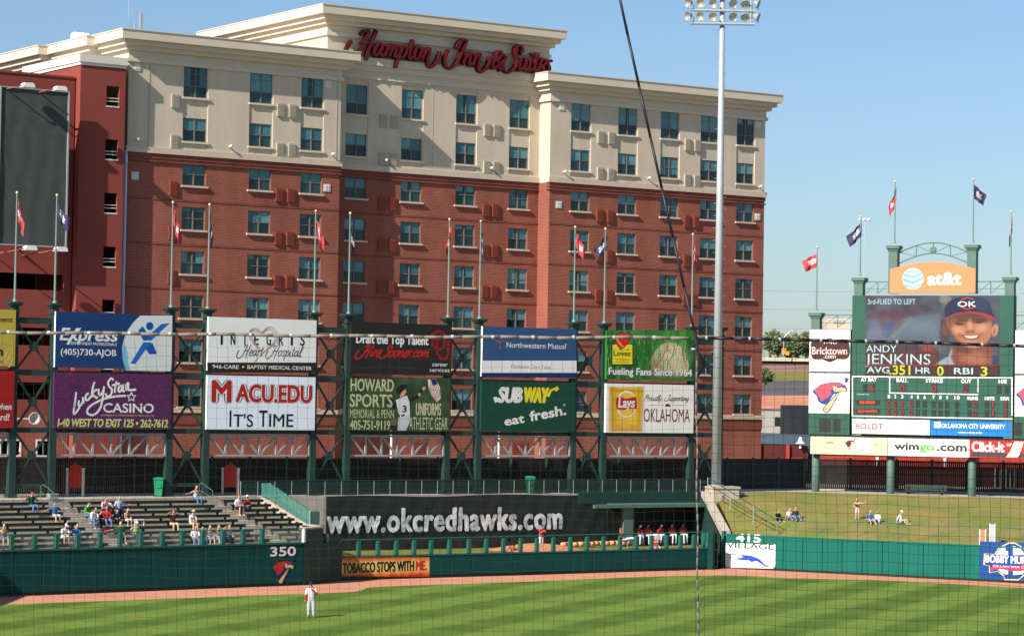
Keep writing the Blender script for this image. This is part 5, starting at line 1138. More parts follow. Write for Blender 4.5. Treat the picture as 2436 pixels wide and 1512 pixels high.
q = MB(); q.box(-3.1, 9.2, .0, .9, 13.98, 19.95); q.build('screen_case', SBG, sb)
q = MB(); q.box(-3.05, 9.15, .0, .8, 10.72, 13.95); q.build('tally_board', SBG, sb)
for a, bb in ((-6.42, -3.2), (9.3, 12.6)): q = MB(); q.box(a, bb, .0, .8, 9.45, 11.0); q.build('speaker_panel', SBG, sb)
q = MB(); q.box(-6.4, 12.6, .25, .9, 7.95, 19.9 - 2.5); q.build('backing', DKGREEN, sb)
for z0, z1 in ((11.05, 14.08), (14.2, 17.38)):
    for a, bb in ((-6.42, -3.22), (9.35, 12.55)):
        q = MB(); q.box(a, bb, -.02, .24, z0, z1); q.build('side_panel', I_WHITE, sb)
ATO = ink('screen orange', 250, 170, 110); MATS['ink screen orange'].node_tree.nodes['Principled BSDF']
def glow(name, r, g_, b2, e): return mat('lit ' + name, srgb(r, g_, b2), .5, .08, 6, .2, emit=e)
GO = glow('orange', 228, 122, 84, .26); GW = glow('white', 225, 235, 238, .15)
q = MB(); arch = [(-.2, 20.12), (6.3, 20.12)] + [(6.3 - 6.5 * k / 12, 21.92 + .55 * math.sin(math.pi * k / 12)) for k in range(13)]
q.prism(arch, .0, .5); q.build('arched_sign', [GO][0], sb)
bs = Board(FS, 0, (2600, 750, 3375, 1250), 2344, sb, (0, 0))
GB = glow('globe blue', 90, 160, 200, .15)
bs.ell(1237, 510, 104, 106, GW, -.01); bs.polys([[(1150, 455), (1240, 480), (1325, 445), (1335, 462), (1240, 500), (1140, 480)], [(1135, 500), (1240, 535), (1338, 495), (1338, 515), (1240, 560), (1138, 530)], [(1145, 560), (1240, 590), (1330, 552), (1322, 572), (1240, 606), (1160, 585)], [(1170, 425), (1240, 440), (1295, 420), (1310, 432), (1240, 452), (1160, 440)]], GB, -.02)
bs.text('at&t', 1380, 570, 1722, 570, 125, GW, -.02, bold=.045)
# trusses between the piers
ARC = [(-.0 + .4 + 5.2 * k / 8, 22.15 + .72 * math.sin(math.pi * k / 8)) for k in range(9)]
q = MB(); up_ = [(x, z + 1.05) for x, z in ARC]
q.path([(x, .4, z) for x, z in up_], .05); q.path([(x, .4, z + .25) for x, z in ARC], .05); q.build('arch_truss', GREEN_LT, sb)
q = MB()
for k in (2, 4, 6):
    k2 = k
    q.tube((ARC[k][0], .4, ARC[k][1] + .25), (up_[k][0], .4, up_[k][1]), .035)
for a, bb in ((0, 2), (2, 4), (6, 4), (8, 6)): q.tube((up_[a][0], .4, up_[a][1]), (ARC[bb][0], .4, ARC[bb][1] + .25), .025)
q.build('truss_web', GREEN_LT, sb); q = MB(); q.lathe([(0, -.06), (.24, -.06), (.24, .06), (0, .06)], (3.0, .38, 23.4), 14, axis='y'); q.build('truss_disc', GREEN_LT, sb)
for a, bb, z0, z1 in ((-2.2, -.3, 20.1, 21.0), (6.35, 8.4, 20.1, 21.0), (-5.55, -3.15, 17.55, 18.5), (9.3, 11.9, 17.55, 18.5)):
    q = MB(); m_ = (a + bb) / 2
    q.tube((a, .4, z1), (bb, .4, z1), .035); q.tube((m_, .4, z0), (m_, .4, z1), .035); q.tube((a, .4, z0), (m_, .4, z1), .022); q.tube((m_, .4, z0), (bb, .4, z1), .022); q.tube((a, .4, z0 + .35), (bb, .4, z0 + .35), .022); q.build('side_truss', GREEN_LT, sb)
# video picture
bs = Board(FS, 0, (2820, 960, 3350, 1260), 2436, sb, (0, 0)); E_ = .03
def vid(n, r, g_, b2): return glow('video ' + n, r, g_, b2, E_)
q0 = -.015
SKN, SKD, SKL = (186, 122, 92), (112, 66, 52), (216, 160, 130)
LY = [('p', [(150, 420), (330, 330), (700, 260), (1285, 330), (1285, 770), (150, 770)], (98, 116, 140), 240, .9), ('n', (160, 90), 3, (130, 148, 170), .35), ('e', 640, 330, 420, 90, -6, (92, 52, 66), 90, .8), ('e', 520, 460, 170, 120, 0, (100, 62, 78), 90, .7), ('p', [(830, 380), (880, 420), (600, 700), (530, 690)], (118, 128, 126), 40, .9), ('e', 480, 580, 90, 130, 20, (70, 90, 138), 60, .7), ('e', 360, 640, 90, 110, 0, (120, 110, 140), 80, .5), ('e', 950, 240, 420, 80, 0, (60, 58, 74), 90, .7),
 ('p', [(1290, 40), (2185, 40), (2185, 1125), (1290, 1125)], (78, 84, 98), 14, 1), ('n', (60, 40), 5, (110, 112, 122), .3), ('e', 1360, 120, 90, 70, 0, (150, 138, 128), 50, .8), ('p', [(1290, 420), (1400, 430), (1420, 760), (1290, 760)], (74, 50, 58), 60, .7), ('p', [(150, 920), (960, 890), (1010, 820), (1170, 830), (1260, 900), (1240, 1120), (150, 1120)], (104, 52, 50), 40, .9), ('e', 1090, 860, 80, 50, 0, (150, 66, 66), 40, .9), ('p', [(150, 790), (960, 790), (980, 900), (150, 920)], (76, 58, 66), 40, .9),
 ('p', [(1170, 1130), (1300, 1040), (1400, 985), (1460, 850), (1560, 1130)], (150, 172, 178), 30, 1), ('p', [(2070, 960), (2150, 985), (2160, 1130), (2050, 1130)], (44, 62, 98), 20, 1),
 ('p', [(1480, 780), (2060, 780), (2080, 1010), (2060, 1130), (1510, 1130), (1450, 1010)], (128, 76, 60), 50, 1), ('e', 1800, 1010, 210, 110, 10, (178, 112, 88), 120, .9), ('e', 1620, 860, 150, 70, 20, (98, 58, 48), 80, .8),
 ('p', [(1370, 380), (2050, 370), (2070, 560), (2045, 690), (1970, 790), (1830, 850), (1680, 835), (1540, 750), (1430, 620), (1380, 500)], SKN, 26, 1), ('e', 2110, 590, 48, 90, 12, (206, 150, 124), 24, 1), ('e', 2105, 600, 22, 50, 12, (150, 92, 76), 22, .8), ('e', 1350, 590, 40, 90, -8, (120, 70, 58), 24, 1),
 ('p', [(1370, 400), (1470, 400), (1450, 560), (1520, 700), (1600, 800), (1520, 740), (1420, 620)], SKD, 80, .85), ('e', 1730, 400, 340, 70, 4, (96, 58, 48), 60, .85), ('e', 1560, 590, 90, 62, 10, SKL, 90, .8), ('e', 1910, 560, 84, 60, -8, SKL, 90, .85), ('e', 1735, 520, 34, 90, -4, SKL, 50, .8), ('e', 1735, 610, 66, 26, 0, (150, 90, 72), 30, .8), ('e', 1700, 618, 16, 9, 0, (84, 44, 38), 14, .8), ('e', 1775, 612, 16, 9, 0, (84, 44, 38), 14, .8), ('e', 1750, 800, 110, 48, 4, SKL, 70, .7),
 ('e', 1570, 488, 90, 24, 6, (104, 62, 52), 30, .9), ('e', 1880, 455, 84, 24, -4, (104, 62, 52), 30, .9), ('e', 1572, 496, 40, 11, 4, (48, 30, 28), 16, .95), ('e', 1878, 466, 38, 11, -4, (48, 30, 28), 16, .95), ('e', 1560, 450, 90, 12, -3, (70, 42, 36), 20, .7), ('e', 1890, 425, 86, 12, -5, (70, 42, 36), 20, .7),
 ('p', [(1590, 655), (1740, 660), (1900, 640), (1868, 705), (1780, 738), (1680, 725), (1620, 690)], (140, 74, 66), 22, 1), ('p', [(1640, 668), (1745, 672), (1868, 656), (1830, 700), (1750, 714), (1680, 704)], (228, 222, 214), 14, 1), ('p', [(1560, 620), (1600, 640), (1585, 700), (1545, 680)], (138, 82, 66), 30, .6), ('p', [(1915, 600), (1940, 640), (1925, 690), (1900, 660)], (150, 92, 74), 30, .6),
 ('p', [(1350, 400), (1345, 270), (1400, 160), (1520, 95), (1700, 74), (1900, 92), (2020, 170), (2065, 290), (2115, 420), (1950, 340), (1750, 312), (1550, 340)], (34, 46, 82), 14, 1), ('e', 1900, 200, 140, 110, 30, (48, 62, 100), 110, .8), ('p', [(1345, 410), (1500, 335), (1720, 300), (1930, 322), (2065, 368), (2125, 425), (2105, 440), (1930, 360), (1720, 330), (1520, 360)], (176, 56, 62), 10, 1)]
picture(bs, 150, 62, 2180, 1275, 260, 156, (66, 66, 82), LY, sb, -.012, 'video_picture', emit=.04, k=.52, grain=5)
bs.text('OK', 1545, 235, 1830, 230, 80, vid('cap white', 190, 196, 200), q0 - .030, bold=.03); bs.line([[(1790, 120), (1700, 95), (1610, 120), (1585, 180), (1610, 245), (1700, 270), (1800, 240)]], 16, vid('brim red', 176, 56, 62), q0 - .027)
bs.rect(150, 1118, 2180, 1275, vid('strip', 58, 40, 42), q0 - .03); bs.rect(150, 1106, 2180, 1126, vid('strip red', 112, 40, 42), q0 - .031)
VW = vid('caption', 150, 180, 188); VY = vid('digit', 160, 174, 40)
bs.text('3rd-FLIED TO LEFT', 185, 195, 910, 195, 78, VW, q0 - .03); bs.text('ANDY', 160, 920, 625, 920, 105, VW, q0 - .03, bold=-.005); bs.text('JENKINS', 150, 1098, 1135, 1100, 150, VW, q0 - .03, bold=-.005)
for s_, x0, x1, yb, h_, m_ in (('AVG', 172, 515, 1235, 95, VW), ('.351', 512, 832, 1260, 140, VY), ('HR', 908, 1138, 1245, 95, VW), ('0', 1235, 1335, 1275, 140, VY), ('RBI', 1492, 1780, 1252, 95, VW), ('3', 1895, 2000, 1280, 140, VY)): bs.text(s_, x0, yb, x1, yb, h_, m_, q0 - .04, bold=.025)
# tally board
bs = Board(FS, 0, (2600, 1200, 3375, 1700), 2344, sb, (0, 0))
def ring(x0, y0, x1, y1, w, m): 
    return bs.polys([[(x0, y0), (x1, y0 + (x1 - x0) * .009), (x1, y0 + w + (x1 - x0) * .009), (x0, y0 + w)], [(x0, y1 - w), (x1, y1 - w + (x1 - x0) * .018), (x1, y1 + (x1 - x0) * .018), (x0, y1)], [(x0, y0 + w), (x0 + w, y0 + w), (x0 + w, y1 - w), (x0, y1 - w)], [(x1 - w, y0 + w), (x1, y0 + w), (x1, y1 - w), (x1 - w, y1 - w)]], m, -.012, 'print')
ring(628, 115, 2230, 520, 11, I_WHITE); ring(1000, 122, 1890, 290, 11, I_WHITE)
for s_, x, y, w, h_ in (('AT BAT', 797, 172, 80, 38), ('BALL', 1131, 178, 58, 38), ('STRIKE', 1450, 183, 86, 38), ('OUT', 1768, 187, 52, 38), ('H/E', 2132, 190, 42, 38), ('RUNS', 1832, 355, 56, 34), ('HITS', 2002, 357, 48, 34), ('ERR', 2155, 359, 44, 34)): bs.text(s_, x - w, y, x + w, y, h_, I_WHITE, -.014, bold=.045)
TX = (998, 1062, 1130, 1222, 1286, 1354, 1443, 1511, 1577, 1677)
for k, x in enumerate(TX): bs.text(str(k + 1), x - (11 if k != 9 else 27), 336 + k * 1.6, x + (11 if k != 9 else 27), 336 + k * 1.6, 34, I_WHITE, -.014, bold=.045)
bs.text('RANDOM SIGNS', 680, 303, 802, 304, 10, I_WHITE, -.014)
LAMP = mat('lamp bank', (.018, .024, .022), .6, .1); LED = glow('red digit', 150, 40, 34, .06); LEDO = glow('orange word', 200, 62, 38, .15)
bank = [(762, 235, 26, 38), (832, 235, 26, 40), (1131, 237, 28, 42), (1450, 240, 28, 42), (1768, 243, 28, 42), (2098, 250, 24, 40), (2175, 252, 24, 40)]
for row, yy in ((0, 388), (1, 475)):
    bank += [(x, yy + k * 2, 20, 34) for k, x in enumerate(TX)] + [(1802, yy + 10, 20, 34), (1858, yy + 10, 20, 34), (1972, yy + 12, 20, 34), (2035, yy + 12, 20, 34), (2160, yy + 13, 22, 34)]
    bank.append((790, yy - 8, 118, 24))
bs.polys([[(x - a, y - c_), (x + a, y - c_), (x + a, y + c_), (x - a, y + c_)] for x, y, a, c_ in bank], LAMP, -.012, 'lamp_bank', each=True)
for s_, x, y, a, h_ in [('6', 832, 270, 22, 68), ('0', 1131, 273, 22, 68), ('0', 1450, 276, 22, 68), ('2', 1768, 280, 22, 68)] + [(d, x, 416 + k * 2, 16, 56) for k, (d, x) in enumerate(zip('0000', TX))] + [(d, x, 503 + k * 2, 16, 56) for k, (d, x) in enumerate(zip('0002', TX))] + [('0', 1858, 424, 16, 56), ('1', 2035, 427, 8, 56), ('0', 2160, 429, 16, 56), ('2', 1858, 511, 16, 56), ('1', 2035, 515, 8, 56), ('0', 2160, 516, 16, 56)]: bs.text(s_, x - a, y, x + a, y, h_, LED, -.05, bold=.0)
bs.text('REDBIRDS', 705, 394, 860, 394, 30, LEDO, -.05, bold=.05); bs.text('REDHAWKS', 690, 481, 880, 481, 30, LEDO, -.05, bold=.05)
# sponsor strips
bs.poly([(630, 540), (1404, 556), (1404, 705), (632, 688)], I_WHITE, -.012, 'sponsor_panel'); bs.poly([(1410, 556), (2212, 570), (2212, 722), (1410, 705)], ink('azure', 25, 125, 215), -.012, 'sponsor_panel')
bs.text('BOLDT', 665, 642, 940, 650, 58, ink('brick ink', 200, 60, 65), -.02, bold=.012); bs.text('BUILDS', 985, 640, 1265, 646, 54, ink('faint grey', 215, 212, 218), -.02)
bs.text('OKLAHOMA CITY UNIVERSITY', 1520, 634, 2155, 642, 44, I_WHITE, -.02, bold=.02); bs.text('www.okcu.edu', 1680, 686, 1925, 690, 24, I_WHITE, -.02, bold=.02); bs.polys([[(1450, 572), (1512, 572), (1512, 632), (1450, 632)]], I_WHITE, -.02); bs.polys([[(1476, 585), (1486, 585), (1486, 612), (1476, 612)]], ink('azure', 25, 125, 215), -.026)
for (x0, x1, y0, y1, m_) in ((300, 415, 540, 672, LAMP), (440, 515, 545, 675, LAMP), (2246, 2325, 580, 710, LAMP)): bs.rect(x0, y0, x1, y1, m_, -.012, 'speaker_grille')
def strip(a, bb, m_):
    q = MB(); q.box(a, bb, -.32, -.12, 7.98, 9.29); return q.build('sponsor_board', m_, sb)
strip(-6.15, -.16, ink('buff', 240, 228, 180)); strip(-.12, 6.08, I_WHITE); strip(6.12, 12.4, ink('ad red', 205, 45, 45))
q = MB(); q.box(-6.2, 12.4, -.11, .24, 9.3, 9.42); q.build('ledge', BLACKST, sb)
bs = Board(FS, -.32, (2600, 1200, 3375, 1700), 2344, sb, (0, 0)); b3 = -.335
bs.poly([(565, 728), (640, 730), (835, 735), (835, 872), (560, 868)], ink('pale blue', 215, 232, 240), b3, 'print'); hawk(bs, lambda x, y: (560 + (x - 140) * .32, 755 + (y - 398) * .30), ink('maroon', 95, 35, 45), ink('maroon', 95, 35, 45), b3 - .006)
bscript(bs, 'Jani', 345, 785, 450, 785, 16, 4, I_GREY, b3); bs.text('405.943.5464', 700, 805, 895, 808, 20, ink('warm grey', 150, 145, 130), b3)
bs.text('wim', 1050, 850, 1298, 852, 75, ink('charcoal', 62, 58, 60), b3, bold=.05); bs.text('go', 1300, 855, 1450, 858, 78, ink('leaf green', 110, 195, 80), b3, bold=.05); bs.text('.com', 1475, 862, 1775, 866, 82, ink('charcoal', 62, 58, 60), b3, bold=.05)
bs.text('Click-It', 1822, 868, 2150, 872, 98, I_WHITE, b3, bold=.05); bs.text('or', 2170, 815, 2225, 815, 40, I_WHITE, b3, bold=.04); bs.poly([(1815, 872), (2344, 885), (2344, 930), (1815, 915)], ink('tarmac', 62, 68, 75), b3 - .004, 'print'); bs.poly([(2250, 765), (2344, 770), (2300, 900), (2280, 925), (2165, 925), (2210, 860)], ink('ticket', 232, 228, 205), b3 - .008)
# side panels
bs = Board(FS, -.02, (2600, 750, 3375, 1250), 2344, sb, (0, 0)); BRN = ink('brown badge', 70, 35, 32)
bs.poly([(222, 1190), (225, 1140), (300, 1105), (360, 1120), (410, 1100), (470, 1125), (540, 1108), (600, 1150), (605, 1270), (560, 1310), (480, 1310), (410, 1340), (330, 1310), (250, 1310), (220, 1260)], BRN, -.032, sm=True)
bs.text('Bricktown', 230, 1262, 582, 1262, 72, ink('badge pink', 235, 200, 200), -.04, bold=.03); bs.text('.com', 345, 1302, 470, 1302, 44, ink('badge pink', 235, 200, 200), -.04, bold=.03); bs.text('i-40', 350, 1160, 480, 1160, 34, ink('badge pink', 235, 200, 200), -.04)
bs = Board(FS, -.02, (2600, 1200, 3375, 1700), 2344, sb, (0, 0)); f_ = lambda x, y: (232 + (x - 140) * 1.14, 178 + (y - 398) * .96)
hawk(bs, f_, ink('emblem navy', 45, 75, 150), ink('emblem rose', 225, 85, 100), -.032); hawk(bs, lambda x, y: (2030 + f_(x, y)[0], f_(x, y)[1] + 30), ink('emblem navy', 45, 75, 150), ink('emblem rose', 225, 85, 100), -.032)
for k, (s, z, h_, m_, d, l, w_) in enumerate(((-6.05, 18.85, 4.75, FLR, .45, -.75, 'red', ), (-2.65, 21.5, 4.4, FLN, .75, -.65, 'navy'), (0.0, 23.9, 4.6, FLR, 1.05, -.3, 'red'), (6.0, 23.9, 4.65, FLN, .5, .5, 'navy'), (8.85, 21.5, 4.6, FLR, 1.0, -.05, 'red'))):
    flagpole(FS.pt(s, .43, z), h_, .065, d, l, m_, FLW, 'flagpole with a %s flag on the scoreboard, %s from the left' % (w_, ['first', 'second', 'third', 'fourth', 'fifth'][k]), 'flagpoles on the scoreboard', 40 + k)
p = FS.pt(4.3, .6, 4.62 - .05)
p = on_level(2198, 1178, 5.0); t = thing('park_bench', 'dark green slatted bench under the scoreboard', 'bench', (p.x, p.y - .4, 4.85), FS.a)
q = MB(); [q.box(-1.6, 1.6, -.25 + .13 * k, -.15 + .13 * k, .42, .46) for k in range(4)]; q.build('seat', GREEN, t); q = MB(); [q.box(-1.6, 1.6, .27, .31, .55 + .15 * k, .66 + .15 * k) for k in range(3)]; q.build('backrest', GREEN, t)
for x in (-1.3, 1.3):
    q = MB(); q.box(x - .05, x + .05, -.2, -.12, 0, .418); q.build('leg', BLACKST, t); q = MB(); q.box(x - .05, x + .05, .2, .268, 0, .9); q.build('leg', BLACKST, t)
# ================================================================== FAR BACKGROUND (seen right of the hotel)
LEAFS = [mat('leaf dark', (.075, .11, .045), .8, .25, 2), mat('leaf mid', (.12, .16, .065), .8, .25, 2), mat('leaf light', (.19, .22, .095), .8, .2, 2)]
BARK = mat('bark', (.10, .075, .05), .9, .2, 2)
def tree(x, y, z, h, r, n, seed, label):
    t = thing('tree', label, 'tree', (x, y, z), 0, 'trees beyond the highway'); rr = random.Random(seed)
    q = MB(); q.tube((0, 0, 0), (.1, 0, h * .45), r * .09, r * .05)
    lobes = []
    for k in range(9):
        a = rr.uniform(0, 6.28); d = rr.uniform(.1, .62) * r; zz = h * rr.uniform(.38, .86); lobes.append((d * math.cos(a), d * math.sin(a), zz, r * rr.uniform(.3, .55)))
        q.tube((.05, 0, h * rr.uniform(.2, .45)), (d * math.cos(a), d * math.sin(a), zz), r * .035, r * .01, n=5)
    q.build('trunk', BARK, t)
    q = MB()
    for k in range(n):
        L_ = rr.choice(lobes); u = Vector((rr.gauss(0, 1), rr.gauss(0, 1), rr.gauss(0, 1))).normalized() * L_[3] * rr.uniform(.45, 1.1); c_ = Vector(L_[:3]) + u
        s_ = rr.uniform(.16, .36) * (r / 3) ** .5; a = Vector((rr.gauss(0, 1), rr.gauss(0, 1), rr.gauss(0, .6))).normalized(); b2 = a.cross(Vector((rr.gauss(0, 1), rr.gauss(0, 1), rr.gauss(0, 1)))).normalized()
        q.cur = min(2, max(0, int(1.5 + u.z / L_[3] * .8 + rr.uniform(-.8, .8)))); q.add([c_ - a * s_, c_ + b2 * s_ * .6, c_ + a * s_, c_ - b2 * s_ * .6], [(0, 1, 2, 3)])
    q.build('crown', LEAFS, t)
TL = ['tall pale leafy tree beside the hotel corner', 'round mid green tree right of the tallest one', 'low bushy tree behind the highway wall', 'broad dark tree in the middle of the gap', 'leafy tree close to the scoreboard', 'dark tree half behind the white scoreboard panel', 'far green tree above the highway lamp', 'small bush growing at the hotel corner']
for k, (u, v, Y, h, r) in enumerate(((1832, 849, 520, 9.5, 3.6), (1850, 849, 500, 7, 3.4), (1872, 849, 530, 6.2, 3.8), (1895, 849, 510, 6.6, 4), (1918, 849, 500, 7.2, 4), (1940, 849, 520, 8, 4), (1880, 846, 560, 7.5, 4.5), (1822, 905, 380, 3.8, 1.6))):
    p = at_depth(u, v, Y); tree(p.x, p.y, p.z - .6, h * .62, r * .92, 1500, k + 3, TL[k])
def far_box(name, label, cat, u0, u1, v0, v1, Y, dep, m, part='wall'):
    a = at_depth(u0, v0, Y); b2 = at_depth(u1, v1, Y); t = thing(name, label, cat, (a.x, Y, b2.z), 0)
    q = MB(); q.box(0, b2.x - a.x, 0, dep, 0, a.z - b2.z); q.build(part, m, t); return t, b2.x - a.x, a.z - b2.z
t, W_, H_ = far_box('highway_bridge', 'pale beige highway overpass crossing behind the hotel corner', 'overpass', 1700, 2330, 848, 866, 480, 14, mat('beige parapet', (.60, .52, .36), .9, .1, .2), 'parapet')
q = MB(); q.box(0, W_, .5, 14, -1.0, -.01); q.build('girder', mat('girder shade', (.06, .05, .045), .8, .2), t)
for k in range(8): q = MB(); q.box(k * W_ / 8 + 2, k * W_ / 8 + 3, 5, 8, -9, -1.0); q.build('pier', CONC_DK, t)
em = MB()
for (va, Ya), (vb, Yb), m_ in (((868, 470), (884, 462), 0), ((884, 462), (904, 455), 1), ((904, 455), (942, 430), 2), ((940, 430), (972, 400), 3)):
    em.cur = m_; em.quad(at_depth(1560, vb, Yb), at_depth(2500, vb, Yb), at_depth(2500, va, Ya), at_depth(1560, va, Ya))
structure(em.build('embankment', [mat('mauve bank', (.24, .13, .11), .9, .2, .1), LAWN, mat('dark retaining slope', (.085, .078, .085), .9, .3, .15), mat('red earth', (.50, .21, .13), .95, .25, .12)]))
p = at_depth(1862, 905, 430); 
sl = thing('highway_lamp', 'thin highway lamp post in front of the far trees', 'street lamp', at_depth(1864, 850, 478), 0); q = MB(); q.tube((0, 0, 0), (0, 0, 3.6), .09); q.path([(0, 0, 3.6), (1.0, 0, 4.6), (2.0, 0, 5.1)], .07); q.build('post', GALV, sl); q = MB(); q.box(1.7, 2.4, -.2, .2, 5.0, 5.25); q.build('head', GALV, sl)
cr_ = thing('far_truck', 'tiny yellow vehicle on the far highway', 'truck', at_depth(1868, 848, 482), 0); q = MB(); q.box(-.6, .6, -.8, .8, .25, 1.0); q.box(-.6, .1, -.7, .7, 1.002, 1.5); q.build('body', ink('truck yellow', 225, 160, 50), cr_); q = MB(); q.lathe([(0, -.9), (.25, -.9), (.25, .9), (0, .9)], (-.3, 0, .25), 10, axis='y'); q.build('wheel', BLACKST, cr_)
t, W_, H_ = far_box('white_house', 'small white house behind the dark building beside the hotel corner', 'house', 1795, 1872, 977, 1030, 330, 8, mat('grey siding', (.34, .32, .29), .9, .1))
q = MB(); q.box(W_ * .62, W_ * .82, -.05, -.01, .9, 2.0); q.build('window', BLACKST, t)
t, W_, H_ = far_box('dark_building', 'black shed with boxy roof plant between hotel and scoreboard', 'building', 1878, 2010, 963, 1050, 300, 10, mat('black siding', (.016, .019, .022), .7, .3, .4))
q = MB(); q.box(W_ * .55, W_ * .95, -.4, -.01, H_ * .55, H_ * .85); q.build('roof_plant', mat('dark plant', (.03, .034, .04), .6, .3, .4), t)
a0 = at_depth(1760, 1030, 285); a1 = at_depth(2050, 1036, 285); a2 = at_depth(2050, 1100, 235); a3 = at_depth(1760, 1096, 235)
sr = thing('slate_building', 'low building with a wide dark slate roof behind the picket fence', 'building', (0, 0, 0), 0)
q = MB(); q.quad(a0, a1, a2, a3); q.build('roof', mat('slate roof', (.070, .095, .115), .7, .2, .4), sr); q = MB(); q.box(a3.x, a2.x, 236, 284, 2, a3.z - .3); q.build('wall', mat('shed wall', (.05, .04, .04), .8, .2), sr)
t, W_, H_ = far_box('red_shed', 'dark red shed behind the picket fence right of the hotel', 'shed', 1790, 1922, 1058, 1120, 222, 8, mat('dark red siding', (.085, .012, .010), .7, .25, .5))
q = MB(); q.box(W_ * .60, W_ * .66, -.3, -.01, 0, H_ + .1); q.build('corner_post', mat('red trim', (.35, .04, .03), .6, .1), t)
q = MB(); q.box(W_ * .70, W_ * .9, -.35, -.05, H_ * .0, H_ * .55); q.build('annexe', mat('red panel', (.17, .02, .015), .7, .2), t)
t = thing('rooftop_fan', 'small white cone vent on the red shed', 'vent', at_depth(1904, 1060, 221.6), 0); q = MB(); q.lathe([(.05, .55), (.12, .5), (.22, .15), (.42, 0), (.1, -.05), (.1, -.4)], (0, 0, .2), 12); q.build('cowl', WHITE, t)
t, W_, H_ = far_box('red_shed', 'long dark red building behind the fence under the scoreboard', 'shed', 1925, 2520, 1076, 1175, 224, 8, mat('dark red siding', (.085, .012, .010), .7, .25, .5))
q = MB(); q.box(.8, W_, -.3, -.01, H_ - 1.0, H_ - .25); q.build('fascia', mat('red fascia', (.36, .045, .03), .6, .12), t)
for x in (5.6, 11.3): q = MB(); q.box(x, x + .22, -.4, -.301, H_ - 1.0, H_ - .25); q.build('bracket', WHITE, t)
for k in range(5): q = MB(); q.box(15.6 + k * .42, 15.75 + k * .42, -.36, -.301, 0, H_ - 1.05); q.build('grey_bar', GALV, t)
t, W_, H_ = far_box('beige_building', 'pale beige block seen through the railing left of the video screen', 'building', 1969, 2022, 757, 783, 420, 12, mat('beige block', (.52, .45, .34), .9, .1, .3))
q = MB(); q.box(W_ * .25, W_ * .75, -.1, -.01, H_ * .55, H_ * .85); q.build('window', GALV, t)
sp_ = at_depth(2057, 523, 330); t = thing('street_pole', 'very thin far mast with lamps behind the navy flag on the scoreboard', 'mast', (sp_.x, 330, 4.6), 0); q = MB(); q.tube((0, 0, 0), (0, 0, sp_.z - 4.6), .07, .04); q.build('shaft', mat('hazy mast', (.42, .46, .48), .6, .05), t); q = MB(); q.bar((-.5, 0, sp_.z - 4.6), (.5, 0, sp_.z - 4.6), .12); [q.ball((x, 0, sp_.z - 4.55), .22) for x in (-.55, 0, .55)]; q.build('head', WHITE, t)
wy = thing('power_line', 'faint overhead wires crossing the sky left of the scoreboard', 'wires', (0, 0, 0), 0); q = MB()
for v in (695, 738, 884 - 100): q.tube(at_depth(1700, v - 4, 420), at_depth(2500, v + 4, 420), .045, n=4)
q.build('wire', mat('wire grey', (.20, .22, .24), .6, .05), wy)
gs = thing('grandstand', 'tall seating stand beyond the left edge of the field', 'grandstand', (0, 0, 0), 0)
q = MB(); q.slab([(-40.3, 60), (-40.3, 140.5), (-62, 140.5), (-62, 60)], 0, 12.2); q.build('seating_block', CONC_DK, gs); q = MB(); q.slab([(-39.8, 59), (-39.8, 141), (-63, 141), (-63, 59)], 12.3, 13.2); q.build('roof', GREEN, gs)

# ================================================================== PEOPLE
SKIN = [mat('skin fair', (.55, .33, .24), .6, .06, 9), mat('skin tan', (.44, .24, .16), .6, .06, 9), mat('skin warm', (.36, .19, .12), .6, .06, 9)]
HAIRM = {'brown': mat('brown hair', (.06, .035, .02), .7, .2, 20), 'dark': mat('dark hair', (.015, .011, .009), .7, .2, 20), 'red': mat('auburn hair', (.14, .05, .025), .7, .2, 20), 'blond': mat('fair hair', (.30, .20, .10), .7, .2, 20)}
SHOE = mat('white shoe', (.55, .54, .52), .7, .1, 9); SHOEB = mat('dark shoe', (.03, .025, .022), .7, .1, 9); EYE_ = mat('eye', (.02, .015, .012), .3, 0); LIPM = mat('mouth', (.30, .09, .08), .5, 0)
def cloth(name, r, g_, b2): return mat('cloth ' + name, tuple(x * .85 for x in srgb(r, g_, b2)), .9, .12, 7)
JEANS = cloth('jeans', 95, 120, 160); KHAKI = cloth('khaki', 195, 170, 130); WPANT = cloth('white trousers', 205, 208, 215); SKIRT = cloth('denim skirt', 140, 165, 190)
_dg = None
def skin_mesh(verts, rad, edges, root=0):
    me = bpy.data.meshes.new('limbs'); me.from_pydata(verts, edges, []); me.update()
    o = bpy.data.objects.new('limbs', me); COL.objects.link(o)
    m = o.modifiers.new('s', 'SKIN'); m.use_smooth_shade = True; m.branch_smoothing = .4
    sv = me.skin_vertices[0].data
    for i, r in enumerate(rad): sv[i].radius = (r, r) if not isinstance(r, tuple) else r; sv[i].use_root = (i == root)
    s = o.modifiers.new('d', 'SUBSURF'); s.levels = 1; s.render_levels = 1
    bpy.context.view_layer.update()
    out = bpy.data.meshes.new_from_object(o.evaluated_get(bpy.context.evaluated_depsgraph_get()))
    bpy.data.objects.remove(o); bpy.data.meshes.remove(me); return out
